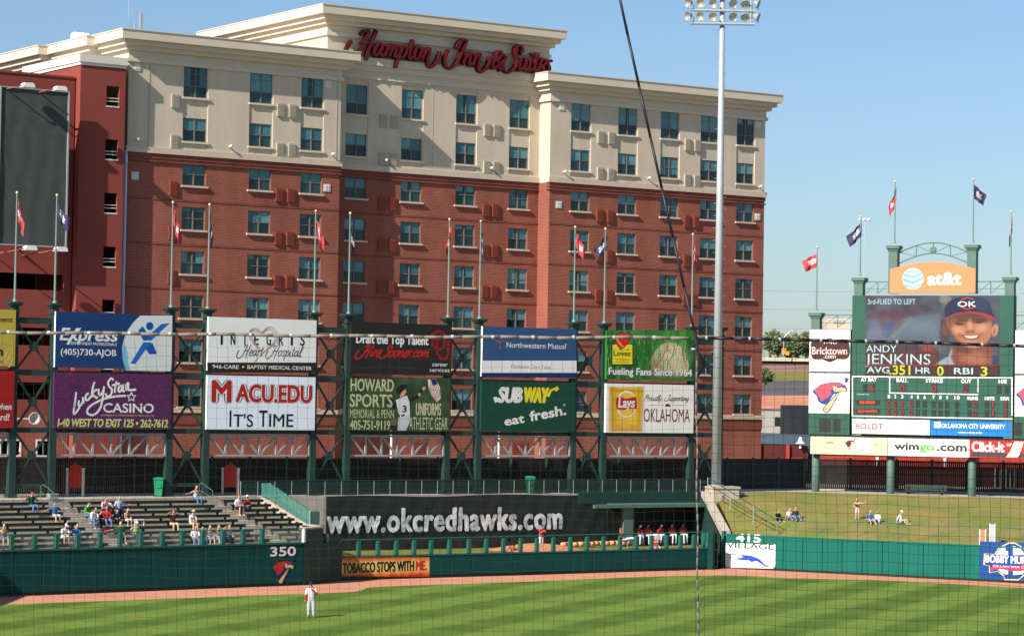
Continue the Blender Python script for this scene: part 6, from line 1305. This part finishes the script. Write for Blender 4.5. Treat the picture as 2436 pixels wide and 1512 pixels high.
ARMS = {  # elbow and wrist offsets from the shoulder, for the person's right side (x outward)
 'down': ((.06, .0, -.29), (.07, .06, -.54)), 'lap': ((.07, .02, -.28), (-.02, .25, -.33)), 'clasp': ((.06, .10, -.27), (-.13, .32, -.30)), 'spread': ((.25, -.04, -.14), (.50, .0, -.16)),
 'head': ((.24, .10, .12), (.02, .02, .24)), 'drink': ((.16, .22, -.16), (-.06, .22, .08)), 'lean': ((.12, -.10, -.26), (.20, -.12, -.50)), 'reach': ((.10, .24, -.12), (.0, .46, -.22)), 'point': ((.26, .06, -.06), (.52, .12, .02)),
 'hip': ((.22, -.06, -.22), (.04, .06, -.38)), 'face': ((.10, .16, -.24), (-.12, .22, .0)), 'glove': ((.06, .02, -.29), (.08, .10, -.52)), 'grip': ((.05, .22, -.20), (-.10, .42, -.10))}
PN = 0
def person(label, loc, face, pose='sit', arms=('lap', 'lap'), top=None, bottom=None, skin=0, hair='brown', hat=None, hatm=None, group=None, lean=.06, side=0.0, sleeves='short', legs='long', k=1.0, longhair=False, shoes=None, tilt=.0, tank=False, spread=.13, seat_h=.42, legdir=0.0, glove=None, puff=1.5):
    """loc is the ground under the hips when standing, the top of the seat when sitting"""
    global PN; PN += 1; rr = random.Random(PN * 13)
    pel = Vector((0, 0, .09)) if pose in ('sit', 'ground', 'recline') else Vector((0, 0, .92))
    if pose == 'crouch': pel = Vector((0, -.1, .66))
    up = Vector((side, lean, 1)).normalized()
    if pose == 'recline': up = Vector((side, -.45, .9)).normalized()
    V = [pel, pel + up * .20, pel + up * .40, pel + up * .53, pel + up * .60 + Vector((0, .02, 0)), pel + up * .68 + Vector((0, .03, 0))]
    R = [.145, .135, .155, .085, .055, .07]; E = [(0, 1), (1, 2), (2, 3), (3, 4), (4, 5)]; REG = ['bottom', 'top', 'top', 'top', 'skin', 'skin']
    sh = V[2] + up * .08; wrists = []
    for sgn, a in ((1, arms[0]), (-1, arms[1])):
        e, w = ARMS[a]; i = len(V)
        S = sh + Vector((sgn * .19, 0, .0)); El = S + Vector((e[0] * sgn, e[1], e[2])); W = S + Vector((w[0] * sgn, w[1], w[2])); d = (W - El).normalized(); Hn = W + d * .07
        V += [S, El, W, Hn]; R += [.062, .042, .030, (.036, .022)]; E += [(2, i), (i, i + 1), (i + 1, i + 2), (i + 2, i + 3)]
        REG += ['top' if not tank else 'skin', 'sleeve', 'skin', 'skin']; wrists.append((W, d, Hn, sgn))
    ankles = []
    for sgn in (1, -1):
        i = len(V); hp = pel + Vector((sgn * .095, 0, -.03))
        if pose == 'sit': kn = hp + Vector((sgn * (spread - .08) + legdir * .3, .42, .06)); an = kn + Vector((legdir * .3, -.02 + rr.uniform(-.05, .1), -seat_h - .03)); an.z = -seat_h + .08
        elif pose == 'recline': kn = hp + Vector((sgn * .03, .44, .10)); an = kn + Vector((0, .40, .02))
        elif pose == 'ground': kn = hp + Vector((sgn * .08 + legdir * .25, .36, .26)); an = kn + Vector((legdir * .3, .22, -.30))
        elif pose == 'crouch': kn = hp + Vector((sgn * .14, .30, -.22)); an = Vector((kn.x, kn.y - .22, .08))
        else: kn = hp + Vector((sgn * .02, .03 + .02 * sgn, -.43)); an = Vector((hp.x + sgn * .035, .02 * sgn, .08))
        toe = an + Vector((sgn * .03, .16, -.045)) if pose != 'recline' else an + Vector((0, .06, .15))
        V += [hp, kn, an, toe]; R += [.098, .064, .042, (.042, .032)]; E += [(0, i), (i, i + 1), (i + 1, i + 2), (i + 2, i + 3)]; REG += ['bottom', 'thigh', 'shin', 'shoe']
    me = skin_mesh([tuple(v) for v in V], R, E)
    cos = [v.co.copy() for v in me.vertices]; nos = [v.normal.copy() for v in me.vertices]; polys = [tuple(p.vertices) for p in me.polygons]; bpy.data.meshes.remove(me)
    bones = [(V[a], V[b_], REG[a], REG[b_]) for a, b_ in E]
    def region(c_):
        best = None
        for a, b_, ra, rb in bones:
            ab = b_ - a; t_ = max(0, min(1, (c_ - a).dot(ab) / ab.length_squared)); d = (c_ - a - ab * t_).length
            if best is None or d < best[0]: best = (d, t_, ra, rb)
        _, t_, ra, rb = best
        if ra == 'top' and rb == 'sleeve': return 'arm'
        if ra == 'sleeve' or (ra == 'skin' and rb == 'sleeve'): return 'fore' if ra == 'sleeve' and rb == 'skin' and t_ > .0 and ra == 'sleeve' else 'bare'
        if rb == 'shoe': return 'shoe' if t_ > .15 else 'shin2'
        if ra == 'thigh': return 'shin2'
        if ra == 'bottom' and rb == 'thigh': return 'thigh2'
        if ra == 'bottom' and rb == 'bottom': return 'bottom'
        if ra == 'bottom' and rb == 'top': return 'bottom' if t_ < .35 else 'top'
        if ra == 'top' and rb == 'skin': return 'skin'
        return ra
    regs = [region(sum((cos[i] for i in f), Vector()) / len(f)) for f in polys]
    body = MB(); body.cur = 0; body.add(cos, [])
    for f, r in zip(polys, regs): body.f.append(list(f)); body.m.append(1 if r == 'shoe' else 0)
    # head: skull, jaw, nose, ears, eyes, mouth
    hc = V[5] + Vector((0, .035, .055)); b0 = len(body.v); body.cur = 0
    body.ball((0, 0, 0), .078, .096, .118, 14, 10)
    for i in range(b0, len(body.v)):
        x, y, z = body.v[i]
        if z < 0: x *= 1 + z * 1.6; y = y * (1 + z * .8) + .012 * (-z / .1)
        if y > .07 and abs(x) < .03 and -.045 < z < .01: y += .020
        body.v[i] = (x, y, z)
    body.ball((.080, -.005, -.008), .012, .022, .032, 6, 4); body.ball((-.080, -.005, -.008), .012, .022, .032, 6, 4); body.ball((0, .105, -.022), .013, .018, .024, 6, 4)
    body.cur = 2
    for sx in (-.03, .03): body.ball((sx, .089, .008), .013, .008, .008, 6, 4)
    body.cur = 3; body.ball((0, .094, -.062), .024, .008, .007, 6, 4)
    tm = Matrix.Rotation(-tilt, 3, 'X')
    for i in range(b0, len(body.v)): body.v[i] = tuple(tm @ Vector(body.v[i]) + hc)
    body.cur = 0          # five fingers on each hand, thumb from the side of the palm
    for W, d, Hn, sgn in wrists:
        sd = d.cross(Vector((0, 0, 1)) if abs(d.z) < .8 else Vector((0, 1, 0))).normalized(); nm_ = d.cross(sd)
        for j, (o_, l_) in enumerate(((-.026, .062), (-.009, .074), (.009, .070), (.026, .055))):
            a = Hn - d * .01 + sd * o_; m_ = a + d * l_ * .55 + nm_ * .010; body.tube(a, m_, .0095, .0085, 5); body.tube(m_, m_ + d * l_ * .4 + nm_ * .022, .0085, .006, 5)
        a = W + d * .03 + sd * .03 * sgn; m_ = a + d * .03 + sd * .028 * sgn; body.tube(a, m_, .011, .010, 5); body.tube(m_, m_ + d * .03 + nm_ * .01, .010, .007, 5)
    o = body.build('person', [SKIN[skin], shoes or SHOE, EYE_, LIPM], None, smooth=True)
    tag(o, label, 'person', group); o.location = loc; o.rotation_euler = (0, 0, face); o.scale = (k, k, k)
    def garment(name, keep, m_, off):
        sel = [f for f, r in zip(polys, regs) if r in keep]
        if not sel: return
        ids = sorted({i for f in sel for i in f}); mp = {i: n for n, i in enumerate(ids)}
        q = MB(); q.add([cos[i] + nos[i] * off for i in ids], [tuple(mp[i] for i in f) for f in sel]); q.build(name, m_, o, smooth=True)
    if top: garment('shirt', {'top', 'arm'} | ({'fore'} if sleeves == 'long' else set()) if not tank else {'top'}, top, .016 * puff)
    if sleeves not in ('short', 'long'): garment('undersleeve', {'fore', 'bare'}, sleeves, .012 * puff)
    if bottom: garment('trousers' if legs == 'long' else 'shorts', {'bottom', 'thigh2'} | ({'shin2'} if legs == 'long' else set()), bottom, .014 * puff)
    q = MB(); c0 = hc
    def dome(rx, ry, rz, zc, cut, yo=0.0):
        n, m2 = 12, 5; prof = [(math.cos(cut + (math.pi / 2 - cut) * j / m2), math.sin(cut + (math.pi / 2 - cut) * j / m2)) for j in range(m2 + 1)]
        b1 = len(q.v); q.lathe(prof, (0, 0, 0), n)
        for i in range(b1, len(q.v)): x, y, z = q.v[i]; q.v[i] = tuple(tm @ Vector((x * rx, y * ry + yo, zc + z * rz)) + c0)
    if hat == 'cap':
        dome(.086, .104, .105, .03, .0); b1 = len(q.v)
        q.add([(-.065, .085, .035), (.065, .085, .035), (.05, .175, .018), (0, .19, .012), (-.05, .175, .018), (-.065, .085, .047), (.065, .085, .047), (.05, .175, .028), (0, .19, .022), (-.05, .175, .028)], [(0, 4, 3, 2, 1), (5, 6, 7, 8, 9), (0, 1, 6, 5), (1, 2, 7, 6), (2, 3, 8, 7), (3, 4, 9, 8), (4, 0, 5, 9)])
        for i in range(b1, len(q.v)): q.v[i] = tuple(tm @ Vector(q.v[i]) + c0)
        q.build('cap', hatm, o, smooth=False)
    elif hat == 'brim':
        dome(.09, .108, .12, .03, .0); b1 = len(q.v); q.lathe([(.085, .04), (.20, .055), (.20, .065), (.085, .055)], (0, 0, 0), 16)
        for i in range(b1, len(q.v)): q.v[i] = tuple(tm @ Vector(q.v[i]) + c0)
        q.build('hat', hatm, o, smooth=True)
    q = MB(); dome(.084, .092, .108, .018, -.25, -.014)
    if longhair:
        b1 = len(q.v); q.ball((0, -.055, -.07), .082, .05, .15, 10, 7)
        for i in range(b1, len(q.v)): q.v[i] = tuple(tm @ Vector(q.v[i]) + c0)
    if hat != 'brim': q.build('hair', HAIRM[hair], o, smooth=True)
    if glove:
        W, d, Hn, sgn = wrists[glove]; q = MB(); q.ball(tuple(Hn + d * .05), .10, .075, .13, 10, 7); q.ball(tuple(Hn + d * .02 + Vector((.07 * sgn, .05, 0))), .04, .04, .07, 8, 5); q.build('baseball_glove', mat('dark glove leather', (.025, .016, .012), .6, .2, 20), o, smooth=True)
    return o
FACE_F = FL.a + math.pi          # looking down over the field from the bleachers
def seat(zx, zy):
    u, v = zx * .3556, 974.4 + zy * .3556; best = None
    for i in range(9):
        s, z = FL.uv(u, v, ROWT(i)); d = abs(z - SEATZ(i) - .1)
        if best is None or d < best[0]: best = (d, i, s)
    _, i, s = best; return FL.pt(s, ROWT(i) - .02, SEATZ(i) + .012)
RED_ = cloth('red', 195, 35, 35); MAR = cloth('maroon', 110, 25, 25); WHT = cloth('white', 238, 236, 236); LBL = cloth('light blue', 165, 190, 220); BLU_ = cloth('mid blue', 60, 110, 175); GRN = cloth('bright green', 40, 165, 50); DGR = cloth('dark green', 25, 80, 45); LIM = cloth('lime', 140, 225, 120); TEA = cloth('teal', 60, 150, 165); OLV = cloth('olive', 125, 125, 70); NVY = cloth('navy', 30, 35, 70); BRN_ = cloth('brown', 70, 40, 32); PNK = cloth('pink', 230, 185, 190); GRY = cloth('grey', 165, 170, 175); BLK = cloth('black', 28, 28, 30)
SG = 'spectators on the bleachers'
def sp(label, zx, zy, turn=0.0, **k): return person(label, seat(zx, zy), FACE_F + turn, group=SG, **k)
sp('person in a dark green shirt and red cap drinking on a high bleacher row', 207, 628, .2, arms=('spread', 'drink'), top=DGR, bottom=JEANS, hat='cap', hatm=RED_, skin=1)
sp('person in a blue shirt and blue cap leaning back with both arms spread', 365, 692, 0, arms=('spread', 'spread'), top=BLU_, bottom=WPANT, legs='short', hat='cap', hatm=BLU_, side=.1)
sp('person in a bright green shirt and dark cap sitting beside the first aisle', 572, 705, .5, arms=('lap', 'clasp'), top=GRN, bottom=JEANS, hat='cap', hatm=NVY, lean=.25)
sp('person in a pale pink shirt leaning forward over the people below', 692, 655, .1, arms=('lap', 'reach'), top=PNK, bottom=BLK, lean=.35, skin=1)
sp('person in a light blue shirt with short hair on the third highest row', 792, 655, -.1, arms=('lap', 'spread'), top=LBL, bottom=NVY, skin=0)
sp('person in a white T shirt and blue jeans leaning forward on the first aisle', 616, 738, .1, arms=('clasp', 'clasp'), top=WHT, bottom=JEANS, lean=.4, hair='dark', skin=1)
sp('person in a red T shirt and jeans among a seated group', 712, 738, -.5, arms=('spread', 'lap'), top=RED_, bottom=JEANS, skin=1, legdir=-.35)
sp('child with brown hair in a dark blue shirt between red and maroon shirts', 778, 735, 0, arms=('lap', 'clasp'), top=NVY, bottom=BLK, k=.75, hair='blond')
sp('child in a sleeveless maroon top and white shorts beside the red shirt', 848, 735, 0, arms=('lap', 'lap'), top=MAR, bottom=WHT, legs='short', k=.85, tank=True, hair='red')
sp('small person in black crouched between the white and red T shirts', 668, 738, .3, arms=('clasp', 'clasp'), top=BLK, bottom=BLK, k=.7, hair='dark')
sp('person in a white tank top with arms out on the topmost row', 1306, 596, .1, arms=('spread', 'hip'), top=WHT, bottom=JEANS, tank=True, hair='red')
sp('person in a brown shirt and khaki shorts with both hands on the head', 1152, 752, 0, arms=('head', 'head'), top=BRN_, bottom=KHAKI, skin=1, hair='dark')
sp('person in a white T shirt and straw hat between the aisles', 1280, 750, .1, arms=('clasp', 'clasp'), top=WHT, bottom=KHAKI, hat='brim', hatm=cloth('straw', 225, 205, 160), lean=.2)
sp('person in a white jersey, red cap and dark shorts on the second aisle', 1588, 655, .1, arms=('lap', 'lap'), top=WHT, bottom=NVY, legs='short', hat='cap', hatm=RED_, lean=.15)
sp('person in a maroon top and pale hat with legs stretched along the bench', 1640, 655, -1.1, arms=('lap', 'lap'), top=MAR, bottom=JEANS, hat='brim', hatm=WHT, pose='recline', shoes=SKIN[0])
sp('person with auburn hair in an olive top at the left edge of the picture', 20, 850, -.1, arms=('lap', 'lap'), top=OLV, bottom=JEANS, legs='short', hair='red', tank=True, longhair=False)
sp('person in a white T shirt and white cap with bare legs by the front rail', 422, 852, 0, arms=('clasp', 'clasp'), top=WHT, bottom=WHT, legs='short', hat='cap', hatm=WHT, lean=.42, tilt=.4)
sp('person in a blue denim shirt bent forward by the front rail', 502, 852, -.2, arms=('clasp', 'clasp'), top=BLU_, bottom=JEANS, lean=.5, hair='blond', longhair=True, tilt=.5)
sp('person with long fair hair in a dark green shirt with bare legs', 802, 848, -.3, arms=('spread', 'lap'), top=DGR, bottom=BRN_, legs='short', hair='blond', longhair=True, legdir=-.2)
sp('person in a lime green top and white cap beside the dark green shirt', 905, 850, 0, arms=('hip', 'lap'), top=LIM, bottom=NVY, hat='cap', hatm=WHT, tank=True)
sp('person in a white T shirt and jeans at the left of the front row group', 1302, 850, -.25, arms=('lap', 'clasp'), top=WHT, bottom=JEANS, lean=.2, hair='brown')
sp('person with orange brown skin tone half hidden behind the white T shirt', 1345, 848, .1, arms=('lap', 'lap'), top=BRN_, bottom=JEANS, hair='red', k=.9, skin=1)
sp('person in a pale grey top and denim skirt in the front row group', 1396, 850, 0, arms=('lap', 'lap'), top=GRY, bottom=SKIRT, legs='short', tank=True, hair='dark')
sp('person in a teal top and denim skirt in the front row group', 1455, 850, 0, arms=('lap', 'clasp'), top=TEA, bottom=SKIRT, legs='short', tank=True, hair='red')
sp('person in a bright blue top shading the eyes beside the teal top', 1525, 848, .1, arms=('head', 'lap'), top=BLU_, bottom=BLK, tank=True, hair='brown')
# players and children
pp = on_level(740, 1467, .03)
op = person('person in white baseball uniform with red sleeves standing on the outfield grass', pp, math.pi * .97, 'stand', ('glove', 'face'), cloth('road grey', 196, 197, 202), cloth('shaded grey trousers', 182, 184, 192), 1, 'dark', 'cap', NVY, lean=.10, sleeves=RED_, k=1.07, tilt=.35, glove=0, puff=2.6, shoes=cloth('red shoe', 215, 150, 140))  # trousers coloured a tone below the shirt to stand for shading
q = MB(); q.box(-.12, .12, .148, .152, 1.16, 1.20); 
def in_bullpen(u, v, z=1.42): return on_level(u, v, z)
c_ = on_level(1287, 1303, 1.46)
person('person in red shirt and white trousers standing with raised hands at the bullpen rail', c_, math.pi + .5, 'stand', ('grip', 'grip'), RED_, WPANT, 1, 'dark', 'cap', NVY, lean=.12, k=.92, shoes=SHOEB)
s_, t_ = FP.st(on_level(1440, 1299, 1.46)); c_ = FP.pt(s_, 2.6, 2.0)
person('person in red shirt and cap lounging in a chair with feet on the bullpen rail', c_, FP.a + math.pi + .9, 'recline', ('lap', 'lap'), RED_, WPANT, 1, 'dark', 'cap', RED_, shoes=SHOEB)
ch_ = thing('lounge_chair', 'low chair under the person with feet on the rail', 'chair', FP.pt(s_, 2.55, 1.42), FP.a + math.pi + .9); q = MB(); q.box(-.25, .25, -.25, .25, .5, .55); q.build('seat', BLACKST, ch_); q = MB(); q.box(-.25, .25, -.36, -.30, .551, 1.1); q.build('backrest', BLACKST, ch_)
for x in (-.22, .22):
    for y in (-.22, .22): q = MB(); q.tube((x, y, 0), (x, y, .5), .02); q.build('leg', GALV, ch_)
for k, (u, lab, ar) in enumerate(((1517, 'leaning at the left end', ('clasp', 'clasp')), (1540, 'second from the left', ('lap', 'clasp')), (1567, 'in the middle', ('lap', 'lap')), (1597, 'second from the right', ('lap', 'lap')), (1623, 'at the right end', ('lap', 'hip')))):
    s_, z_ = FB.uv(u, 1245, -2.35); person('person in red jersey on the shelter bench, ' + lab, FB.pt(s_, -2.35, 2.05), FB.a + math.pi + (.2 if k in (0, 2) else 0), 'sit', ar, RED_, WPANT, 2 if k != 3 else 1, 'dark', 'cap', NVY, 'players in the bullpen shelter', lean=.3 if k in (0, 2) else .08, seat_h=.6, shoes=SHOEB)
from mathutils.bvhtree import BVHTree
BERM = BVHTree.FromPolygons([Vector(v) for v in bm_.v], bm_.f)
def lawn_at(zx, zy):
    d = ray(1660 + zx * .3185, 1154.9 + zy * .3185).normalized(); hit = BERM.ray_cast(CAM, d)
    return hit[0] + Vector((0, 0, .02))
LG = 'people on the lawn'
def lp_(label, zx, zy, turn=0, **k): return person(label, lawn_at(zx, zy), math.pi + turn, group=LG, **k)
lp_('child in a black shirt sitting alone at the left of the lawn', 597, 262, .5, pose='ground', arms=('clasp', 'lap'), top=BLK, bottom=BLK, k=.85, hair='dark')
lp_('person in a white shirt and jeans sitting left of the dark shirt on the lawn', 680, 252, .6, pose='ground', arms=('lap', 'clasp'), top=WHT, bottom=JEANS, k=.9)
lp_('person in a dark grey shirt and jeans sitting on the lawn beside the white shirt', 727, 254, .3, pose='ground', arms=('lap', 'lap'), top=cloth('charcoal', 55, 55, 65), bottom=JEANS, hair='dark')
lp_('girl in a brown top and pink skirt standing with one arm held out', 1192, 250, -.5, pose='stand', arms=('hip', 'point'), top=BRN_, bottom=PNK, legs='short', k=.84, hair='dark', longhair=True, tank=True)
lp_('child in a blue shirt sitting on the lawn below the standing girl', 1283, 280, .3, pose='ground', arms=('lap', 'lap'), top=BLU_, bottom=GRY, hair='brown', legs='short')
lp_('child in a white shirt sitting right of the blue shirt on the lawn', 1342, 272, -.2, pose='ground', arms=('lap', 'lap'), top=WHT, bottom=LBL, k=.85, hair='brown')
lp_('person in a white shirt and white cap sitting with bare legs on the lawn', 1512, 285, .9, pose='ground', arms=('lean', 'lean'), top=WHT, bottom=GRY, legs='short', hat='cap', hatm=WHT)
# ---- loose things
p = seat(440, 650); t = thing('utility_box', 'pale grey box at the top of the first bleacher aisle', 'box', FL.pt(FL.st(p)[0], 9.55, 5.095), FL.a); q = MB(); q.box(-.3, .3, -.2, .2, 0, .28); q.build('body', GALV, t, bevel=.02); q = MB(); q.box(-.33, .33, -.23, .23, .282, .34); q.build('lid', SILVER, t)
p = seat(930, 752); t = thing('plastic_table', 'small pale plastic table standing on a bleacher bench', 'table', p, FL.a); q = MB(); q.box(-.30, .30, -.16, .16, .36, .41); q.build('top', I_WHITE, t, bevel=.01)
for x in (-.26, .26):
    for y in (-.12, .12): q = MB(); q.tube((x, y, 0), (x, y, .359), .025); q.build('leg', I_WHITE, t)
p = seat(668, 775); t = thing('backpack', 'dark red and black backpack on the aisle below the seated group', 'bag', FL.pt(FL.st(p)[0] + .1, FL.st(p)[1] - .45, p.z - .42), FL.a); q = MB(); q.ball((0, 0, .2), .2, .14, .24, 12, 8); q.build('body', cloth('bag black', 35, 25, 28), t, smooth=True); q = MB(); q.ball((0, -.11, .16), .14, .07, .13, 10, 6); q.build('pocket', RED_, t, smooth=True)
def folding_chair(p, rot, m_, lab):
    t = thing('folding_chair', lab, 'chair', p, rot); q = MB(); q.box(-.22, .22, -.2, .2, .44, .47); q.build('seat', m_, t); q = MB(); q.box(-.22, .22, .2, .23, .62, .88); q.build('backrest', m_, t)
    for x in (-.22, .22): q = MB(); q.bar((x, -.25, 0), (x, .22, .9), .035); q.build('leg', m_, t); q = MB(); q.bar((x, .28, 0), (x, -.18, .46), .035); q.build('leg', m_, t)
s_, _ = FP.st(on_level(1142, 1303, 1.46)); folding_chair(FP.pt(s_, 2.2, 1.43), FP.a + .3, BLACKST, 'dark folding chair standing alone behind the bullpen rail')
s_, _ = FP.st(on_level(1501, 1297, 1.46)); folding_chair(FP.pt(s_, 2.2, 1.43), FP.a + math.pi, I_WHITE, 'white folding chair near the bullpen shelter')
p = FB.pt(FB.uv(1555, 1250, -2.9)[0], -3.2, 1.43); t = thing('drink_cooler', 'red drink cooler with a white lid beside the shelter bench', 'cooler', p, FB.a); q = MB(); q.lathe([(0, 0), (.22, 0), (.24, .75), (0, .75)], (0, 0, 0), 14); q.build('barrel', RED_, t); q = MB(); q.lathe([(.25, .751), (.25, .83), (.1, .88), (0, .88)], (0, 0, 0), 14); q.build('lid', WHITE, t)
p = FP.pt(.7, 1.2, 2.3)
s_, _ = FP.st(on_level(1360, 1292, 1.5)); t = thing('mound_tarp', 'orange tan rolled tarp lying behind the pitching mound', 'tarp', FP.pt(s_, 4.9, 1.5), FP.a + .1); q = MB()
for k in range(14): q.tube((-3.4 + k * .5, .1 * math.sin(k), .16 + .03 * math.sin(k * 2.1)), (-2.9 + k * .5, .1 * math.sin(k + 1), .16 + .03 * math.sin(k * 2.1 + 2.1)), .17, n=8)
q.build('roll', ink('tan tarp', 235, 175, 120), t, smooth=True)

# ================================================================== SAFETY NET IN FRONT OF THE CAMERA'S SEAT
ND = 12.0; rn = random.Random(21)
CB = [(-250, 785), (0, 790), (400, 794), (830, 799), (1220, 802), (1640, 803), (1660, 803), (1900, 808), (2200, 815), (2436, 823), (2700, 833)]
def cable_v(u):
    for (a, va), (b2, vb) in zip(CB, CB[1:]):
        if a <= u <= b2: return va + (vb - va) * (u - a) / (b2 - a)
    return CB[-1][1]
ROPE = mat('weathered rope', (.17, .155, .125), .8, .2, 30); ROPEB = mat('black cable', (.012, .012, .016), .5, .1, 30, .4)
cb = thing('net_cable', 'pale taut rope along the top of the safety net', 'rope', at_depth(800, 799, ND), 0); o0 = Vector(cb.location)
q = MB(); L_ = [at_depth(u, cable_v(u) + 1.2 * math.sin(u * .02), ND) - o0 for u in range(-250, 1661, 45)]; q.path(L_, .0075, 8); q.build('rope', ROPE, cb, smooth=True)
q = MB()
for k, u in enumerate(range(20, 1640, 96)): p = at_depth(u, cable_v(u), ND) - o0; q.tube(p - Vector((.006, 0, 0)), p + Vector((.006, 0, .001)), .0092, n=8)
q.build('clip', GALV, cb)
cb2 = thing('net_cable', 'black taut cable along the top of the safety net at the right', 'cable', at_depth(2000, 811, ND), 0); o2 = Vector(cb2.location)
q = MB(); q.path([at_depth(u, cable_v(u), ND) - o2 for u in range(1655, 2701, 45)], .0075, 8); q.build('cable', ROPEB, cb2, smooth=True)
q = MB()
for k, u in enumerate(range(1680, 2436, 92)): p = at_depth(u + 12 * math.sin(k * 2), cable_v(u), ND) - o2; q.tube(p - Vector((.005, 0, 0)), p + Vector((.005, 0, .001)), .0092, n=8)
q.build('clip', GALV, cb2)
gw = thing('guy_wire', 'black guy wire slanting down to the corner of the net', 'cable', at_depth(1655, 803, ND), 0); og = Vector(gw.location)
top = at_depth(1440, -160, ND) - og; q = MB(); q.path([top * (1 - k / 8) + Vector((0, 0, -.012 * math.sin(math.pi * k / 8))) for k in range(9)], .0062, 8); q.build('cable', ROPEB, gw, smooth=True)
q = MB(); q.tube((-.006, 0, .03), (.006, 0, -.03), .010); q.tube((.006, 0, -.03), (.012, 0, -.09), .007); q.build('turnbuckle', ROPEB, gw); q = MB(); q.ball((-.010, -.012, -.052), .012, .010, .006); q.build('shackle', GALV, gw)
vr = thing('hanging_rope', 'weathered grey rope hanging from the corner of the net', 'rope', at_depth(1656, 805, ND), 0); ov = Vector(vr.location)
q = MB(); q.path([at_depth(1656 + 5 * (k / 30) + 1.3 * math.sin(k * .8), 805 + k * 26, ND + .02) - ov for k in range(31)], .0045, 7); q.build('rope', mat('grey rope', (.13, .125, .115), .8, .25, 30), vr, smooth=True)
net = thing('safety_net', 'square knotted black safety net hanging below the rope', 'net', at_depth(1218, 1150, ND), 0); on_ = Vector(net.location)
NETL = mat('sunlit tint net cord', (.050, .046, .028), .8, .2, 40, .1); NETM = mat('tarred net cord', (.018, .017, .016), .8, .2, 40, .1)  # left cords coloured lighter to look sunlit against the dark behind them
SPX, SPY = 24.2, 22.6; I0, I1, J1 = -8, 112, 36
def node(i, j):
    u = i * SPX + 5; v0 = cable_v(max(-250, min(2700, u))) + 4
    sag = 2.2 * math.sin(i * .61 + j * .13) + 1.6 * math.sin(i * .23 - j * .4) + 1.5 * math.sin(j * .7 + i * .05)
    right = 1 if u > 1660 else 0
    v = v0 + j * (SPY * (1.0 if right else 1.06)) + sag + (3.5 * math.sin((i % 4) * 1.57) * max(0, 1 - j / 3))
    uu = u + 1.6 * math.sin(j * .47 + i * .9) + 3.0 * math.sin(j * .21 + i * .04) + (j * .12 if not right else -j * .03)
    return at_depth(uu, v, ND + .03 + .01 * math.sin(i + j)) - on_
G_ = {(i, j): node(i, j) for i in range(I0, I1) for j in range(J1)}
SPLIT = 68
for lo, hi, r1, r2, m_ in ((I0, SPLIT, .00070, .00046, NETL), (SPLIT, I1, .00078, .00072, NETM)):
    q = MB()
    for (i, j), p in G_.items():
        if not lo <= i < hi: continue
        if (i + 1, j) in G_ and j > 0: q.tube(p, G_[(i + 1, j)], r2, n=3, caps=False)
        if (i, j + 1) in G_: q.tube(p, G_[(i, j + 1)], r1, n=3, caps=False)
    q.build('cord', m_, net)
q = MB()
for (i, j), p in G_.items():
    r_ = .0021 if i >= SPLIT else .0013; q.add([p + Vector(d) * r_ for d in ((1, 0, 0), (-1, 0, 0), (0, 1, 0), (0, -1, 0), (0, 0, 1), (0, 0, -1))], [(0, 2, 4), (2, 1, 4), (1, 3, 4), (3, 0, 4), (2, 0, 5), (1, 2, 5), (3, 1, 5), (0, 3, 5)])
q.build('knots', NETM, net)

# railings at the top of the aisles
for s_, lab in ((-13.1, 'bent grey handrail at the top of the first bleacher aisle'), (-1.55, 'bent grey handrail at the top of the second bleacher aisle')):
    t = thing('aisle_handrail', lab, 'handrail', FL.pt(s_, 9.3, 4.6), FL.a, 'handrails on the aisles'); q = MB(); q.path([(0, .4, .4), (0, .4, 1.3), (0, .1, 1.42), (0, -1.2, .95), (0, -1.2, -.35)], .022); q.build('rail', GREEN_LT, t); q = MB(); q.tube((0, .4, .95), (0, -1.2, .5), .018); q.build('mid_rail', GREEN_LT, t)
t = thing('red_jacket', 'crumpled red jacket lying on the wall beside the black banner', 'jacket', FL.pt(3.4, 2.7, 2.5), FL.a); q = MB(); q.ball((0, 0, .10), .38, .22, .13, 12, 7); q.ball((.2, .05, .16), .2, .16, .12, 10, 6); q.build('cloth', RED_, t, smooth=True); q = MB(); q.ball((-.34, 0, .06), .14, .1, .07, 8, 5); q.build('sleeve', RED_, t, smooth=True)
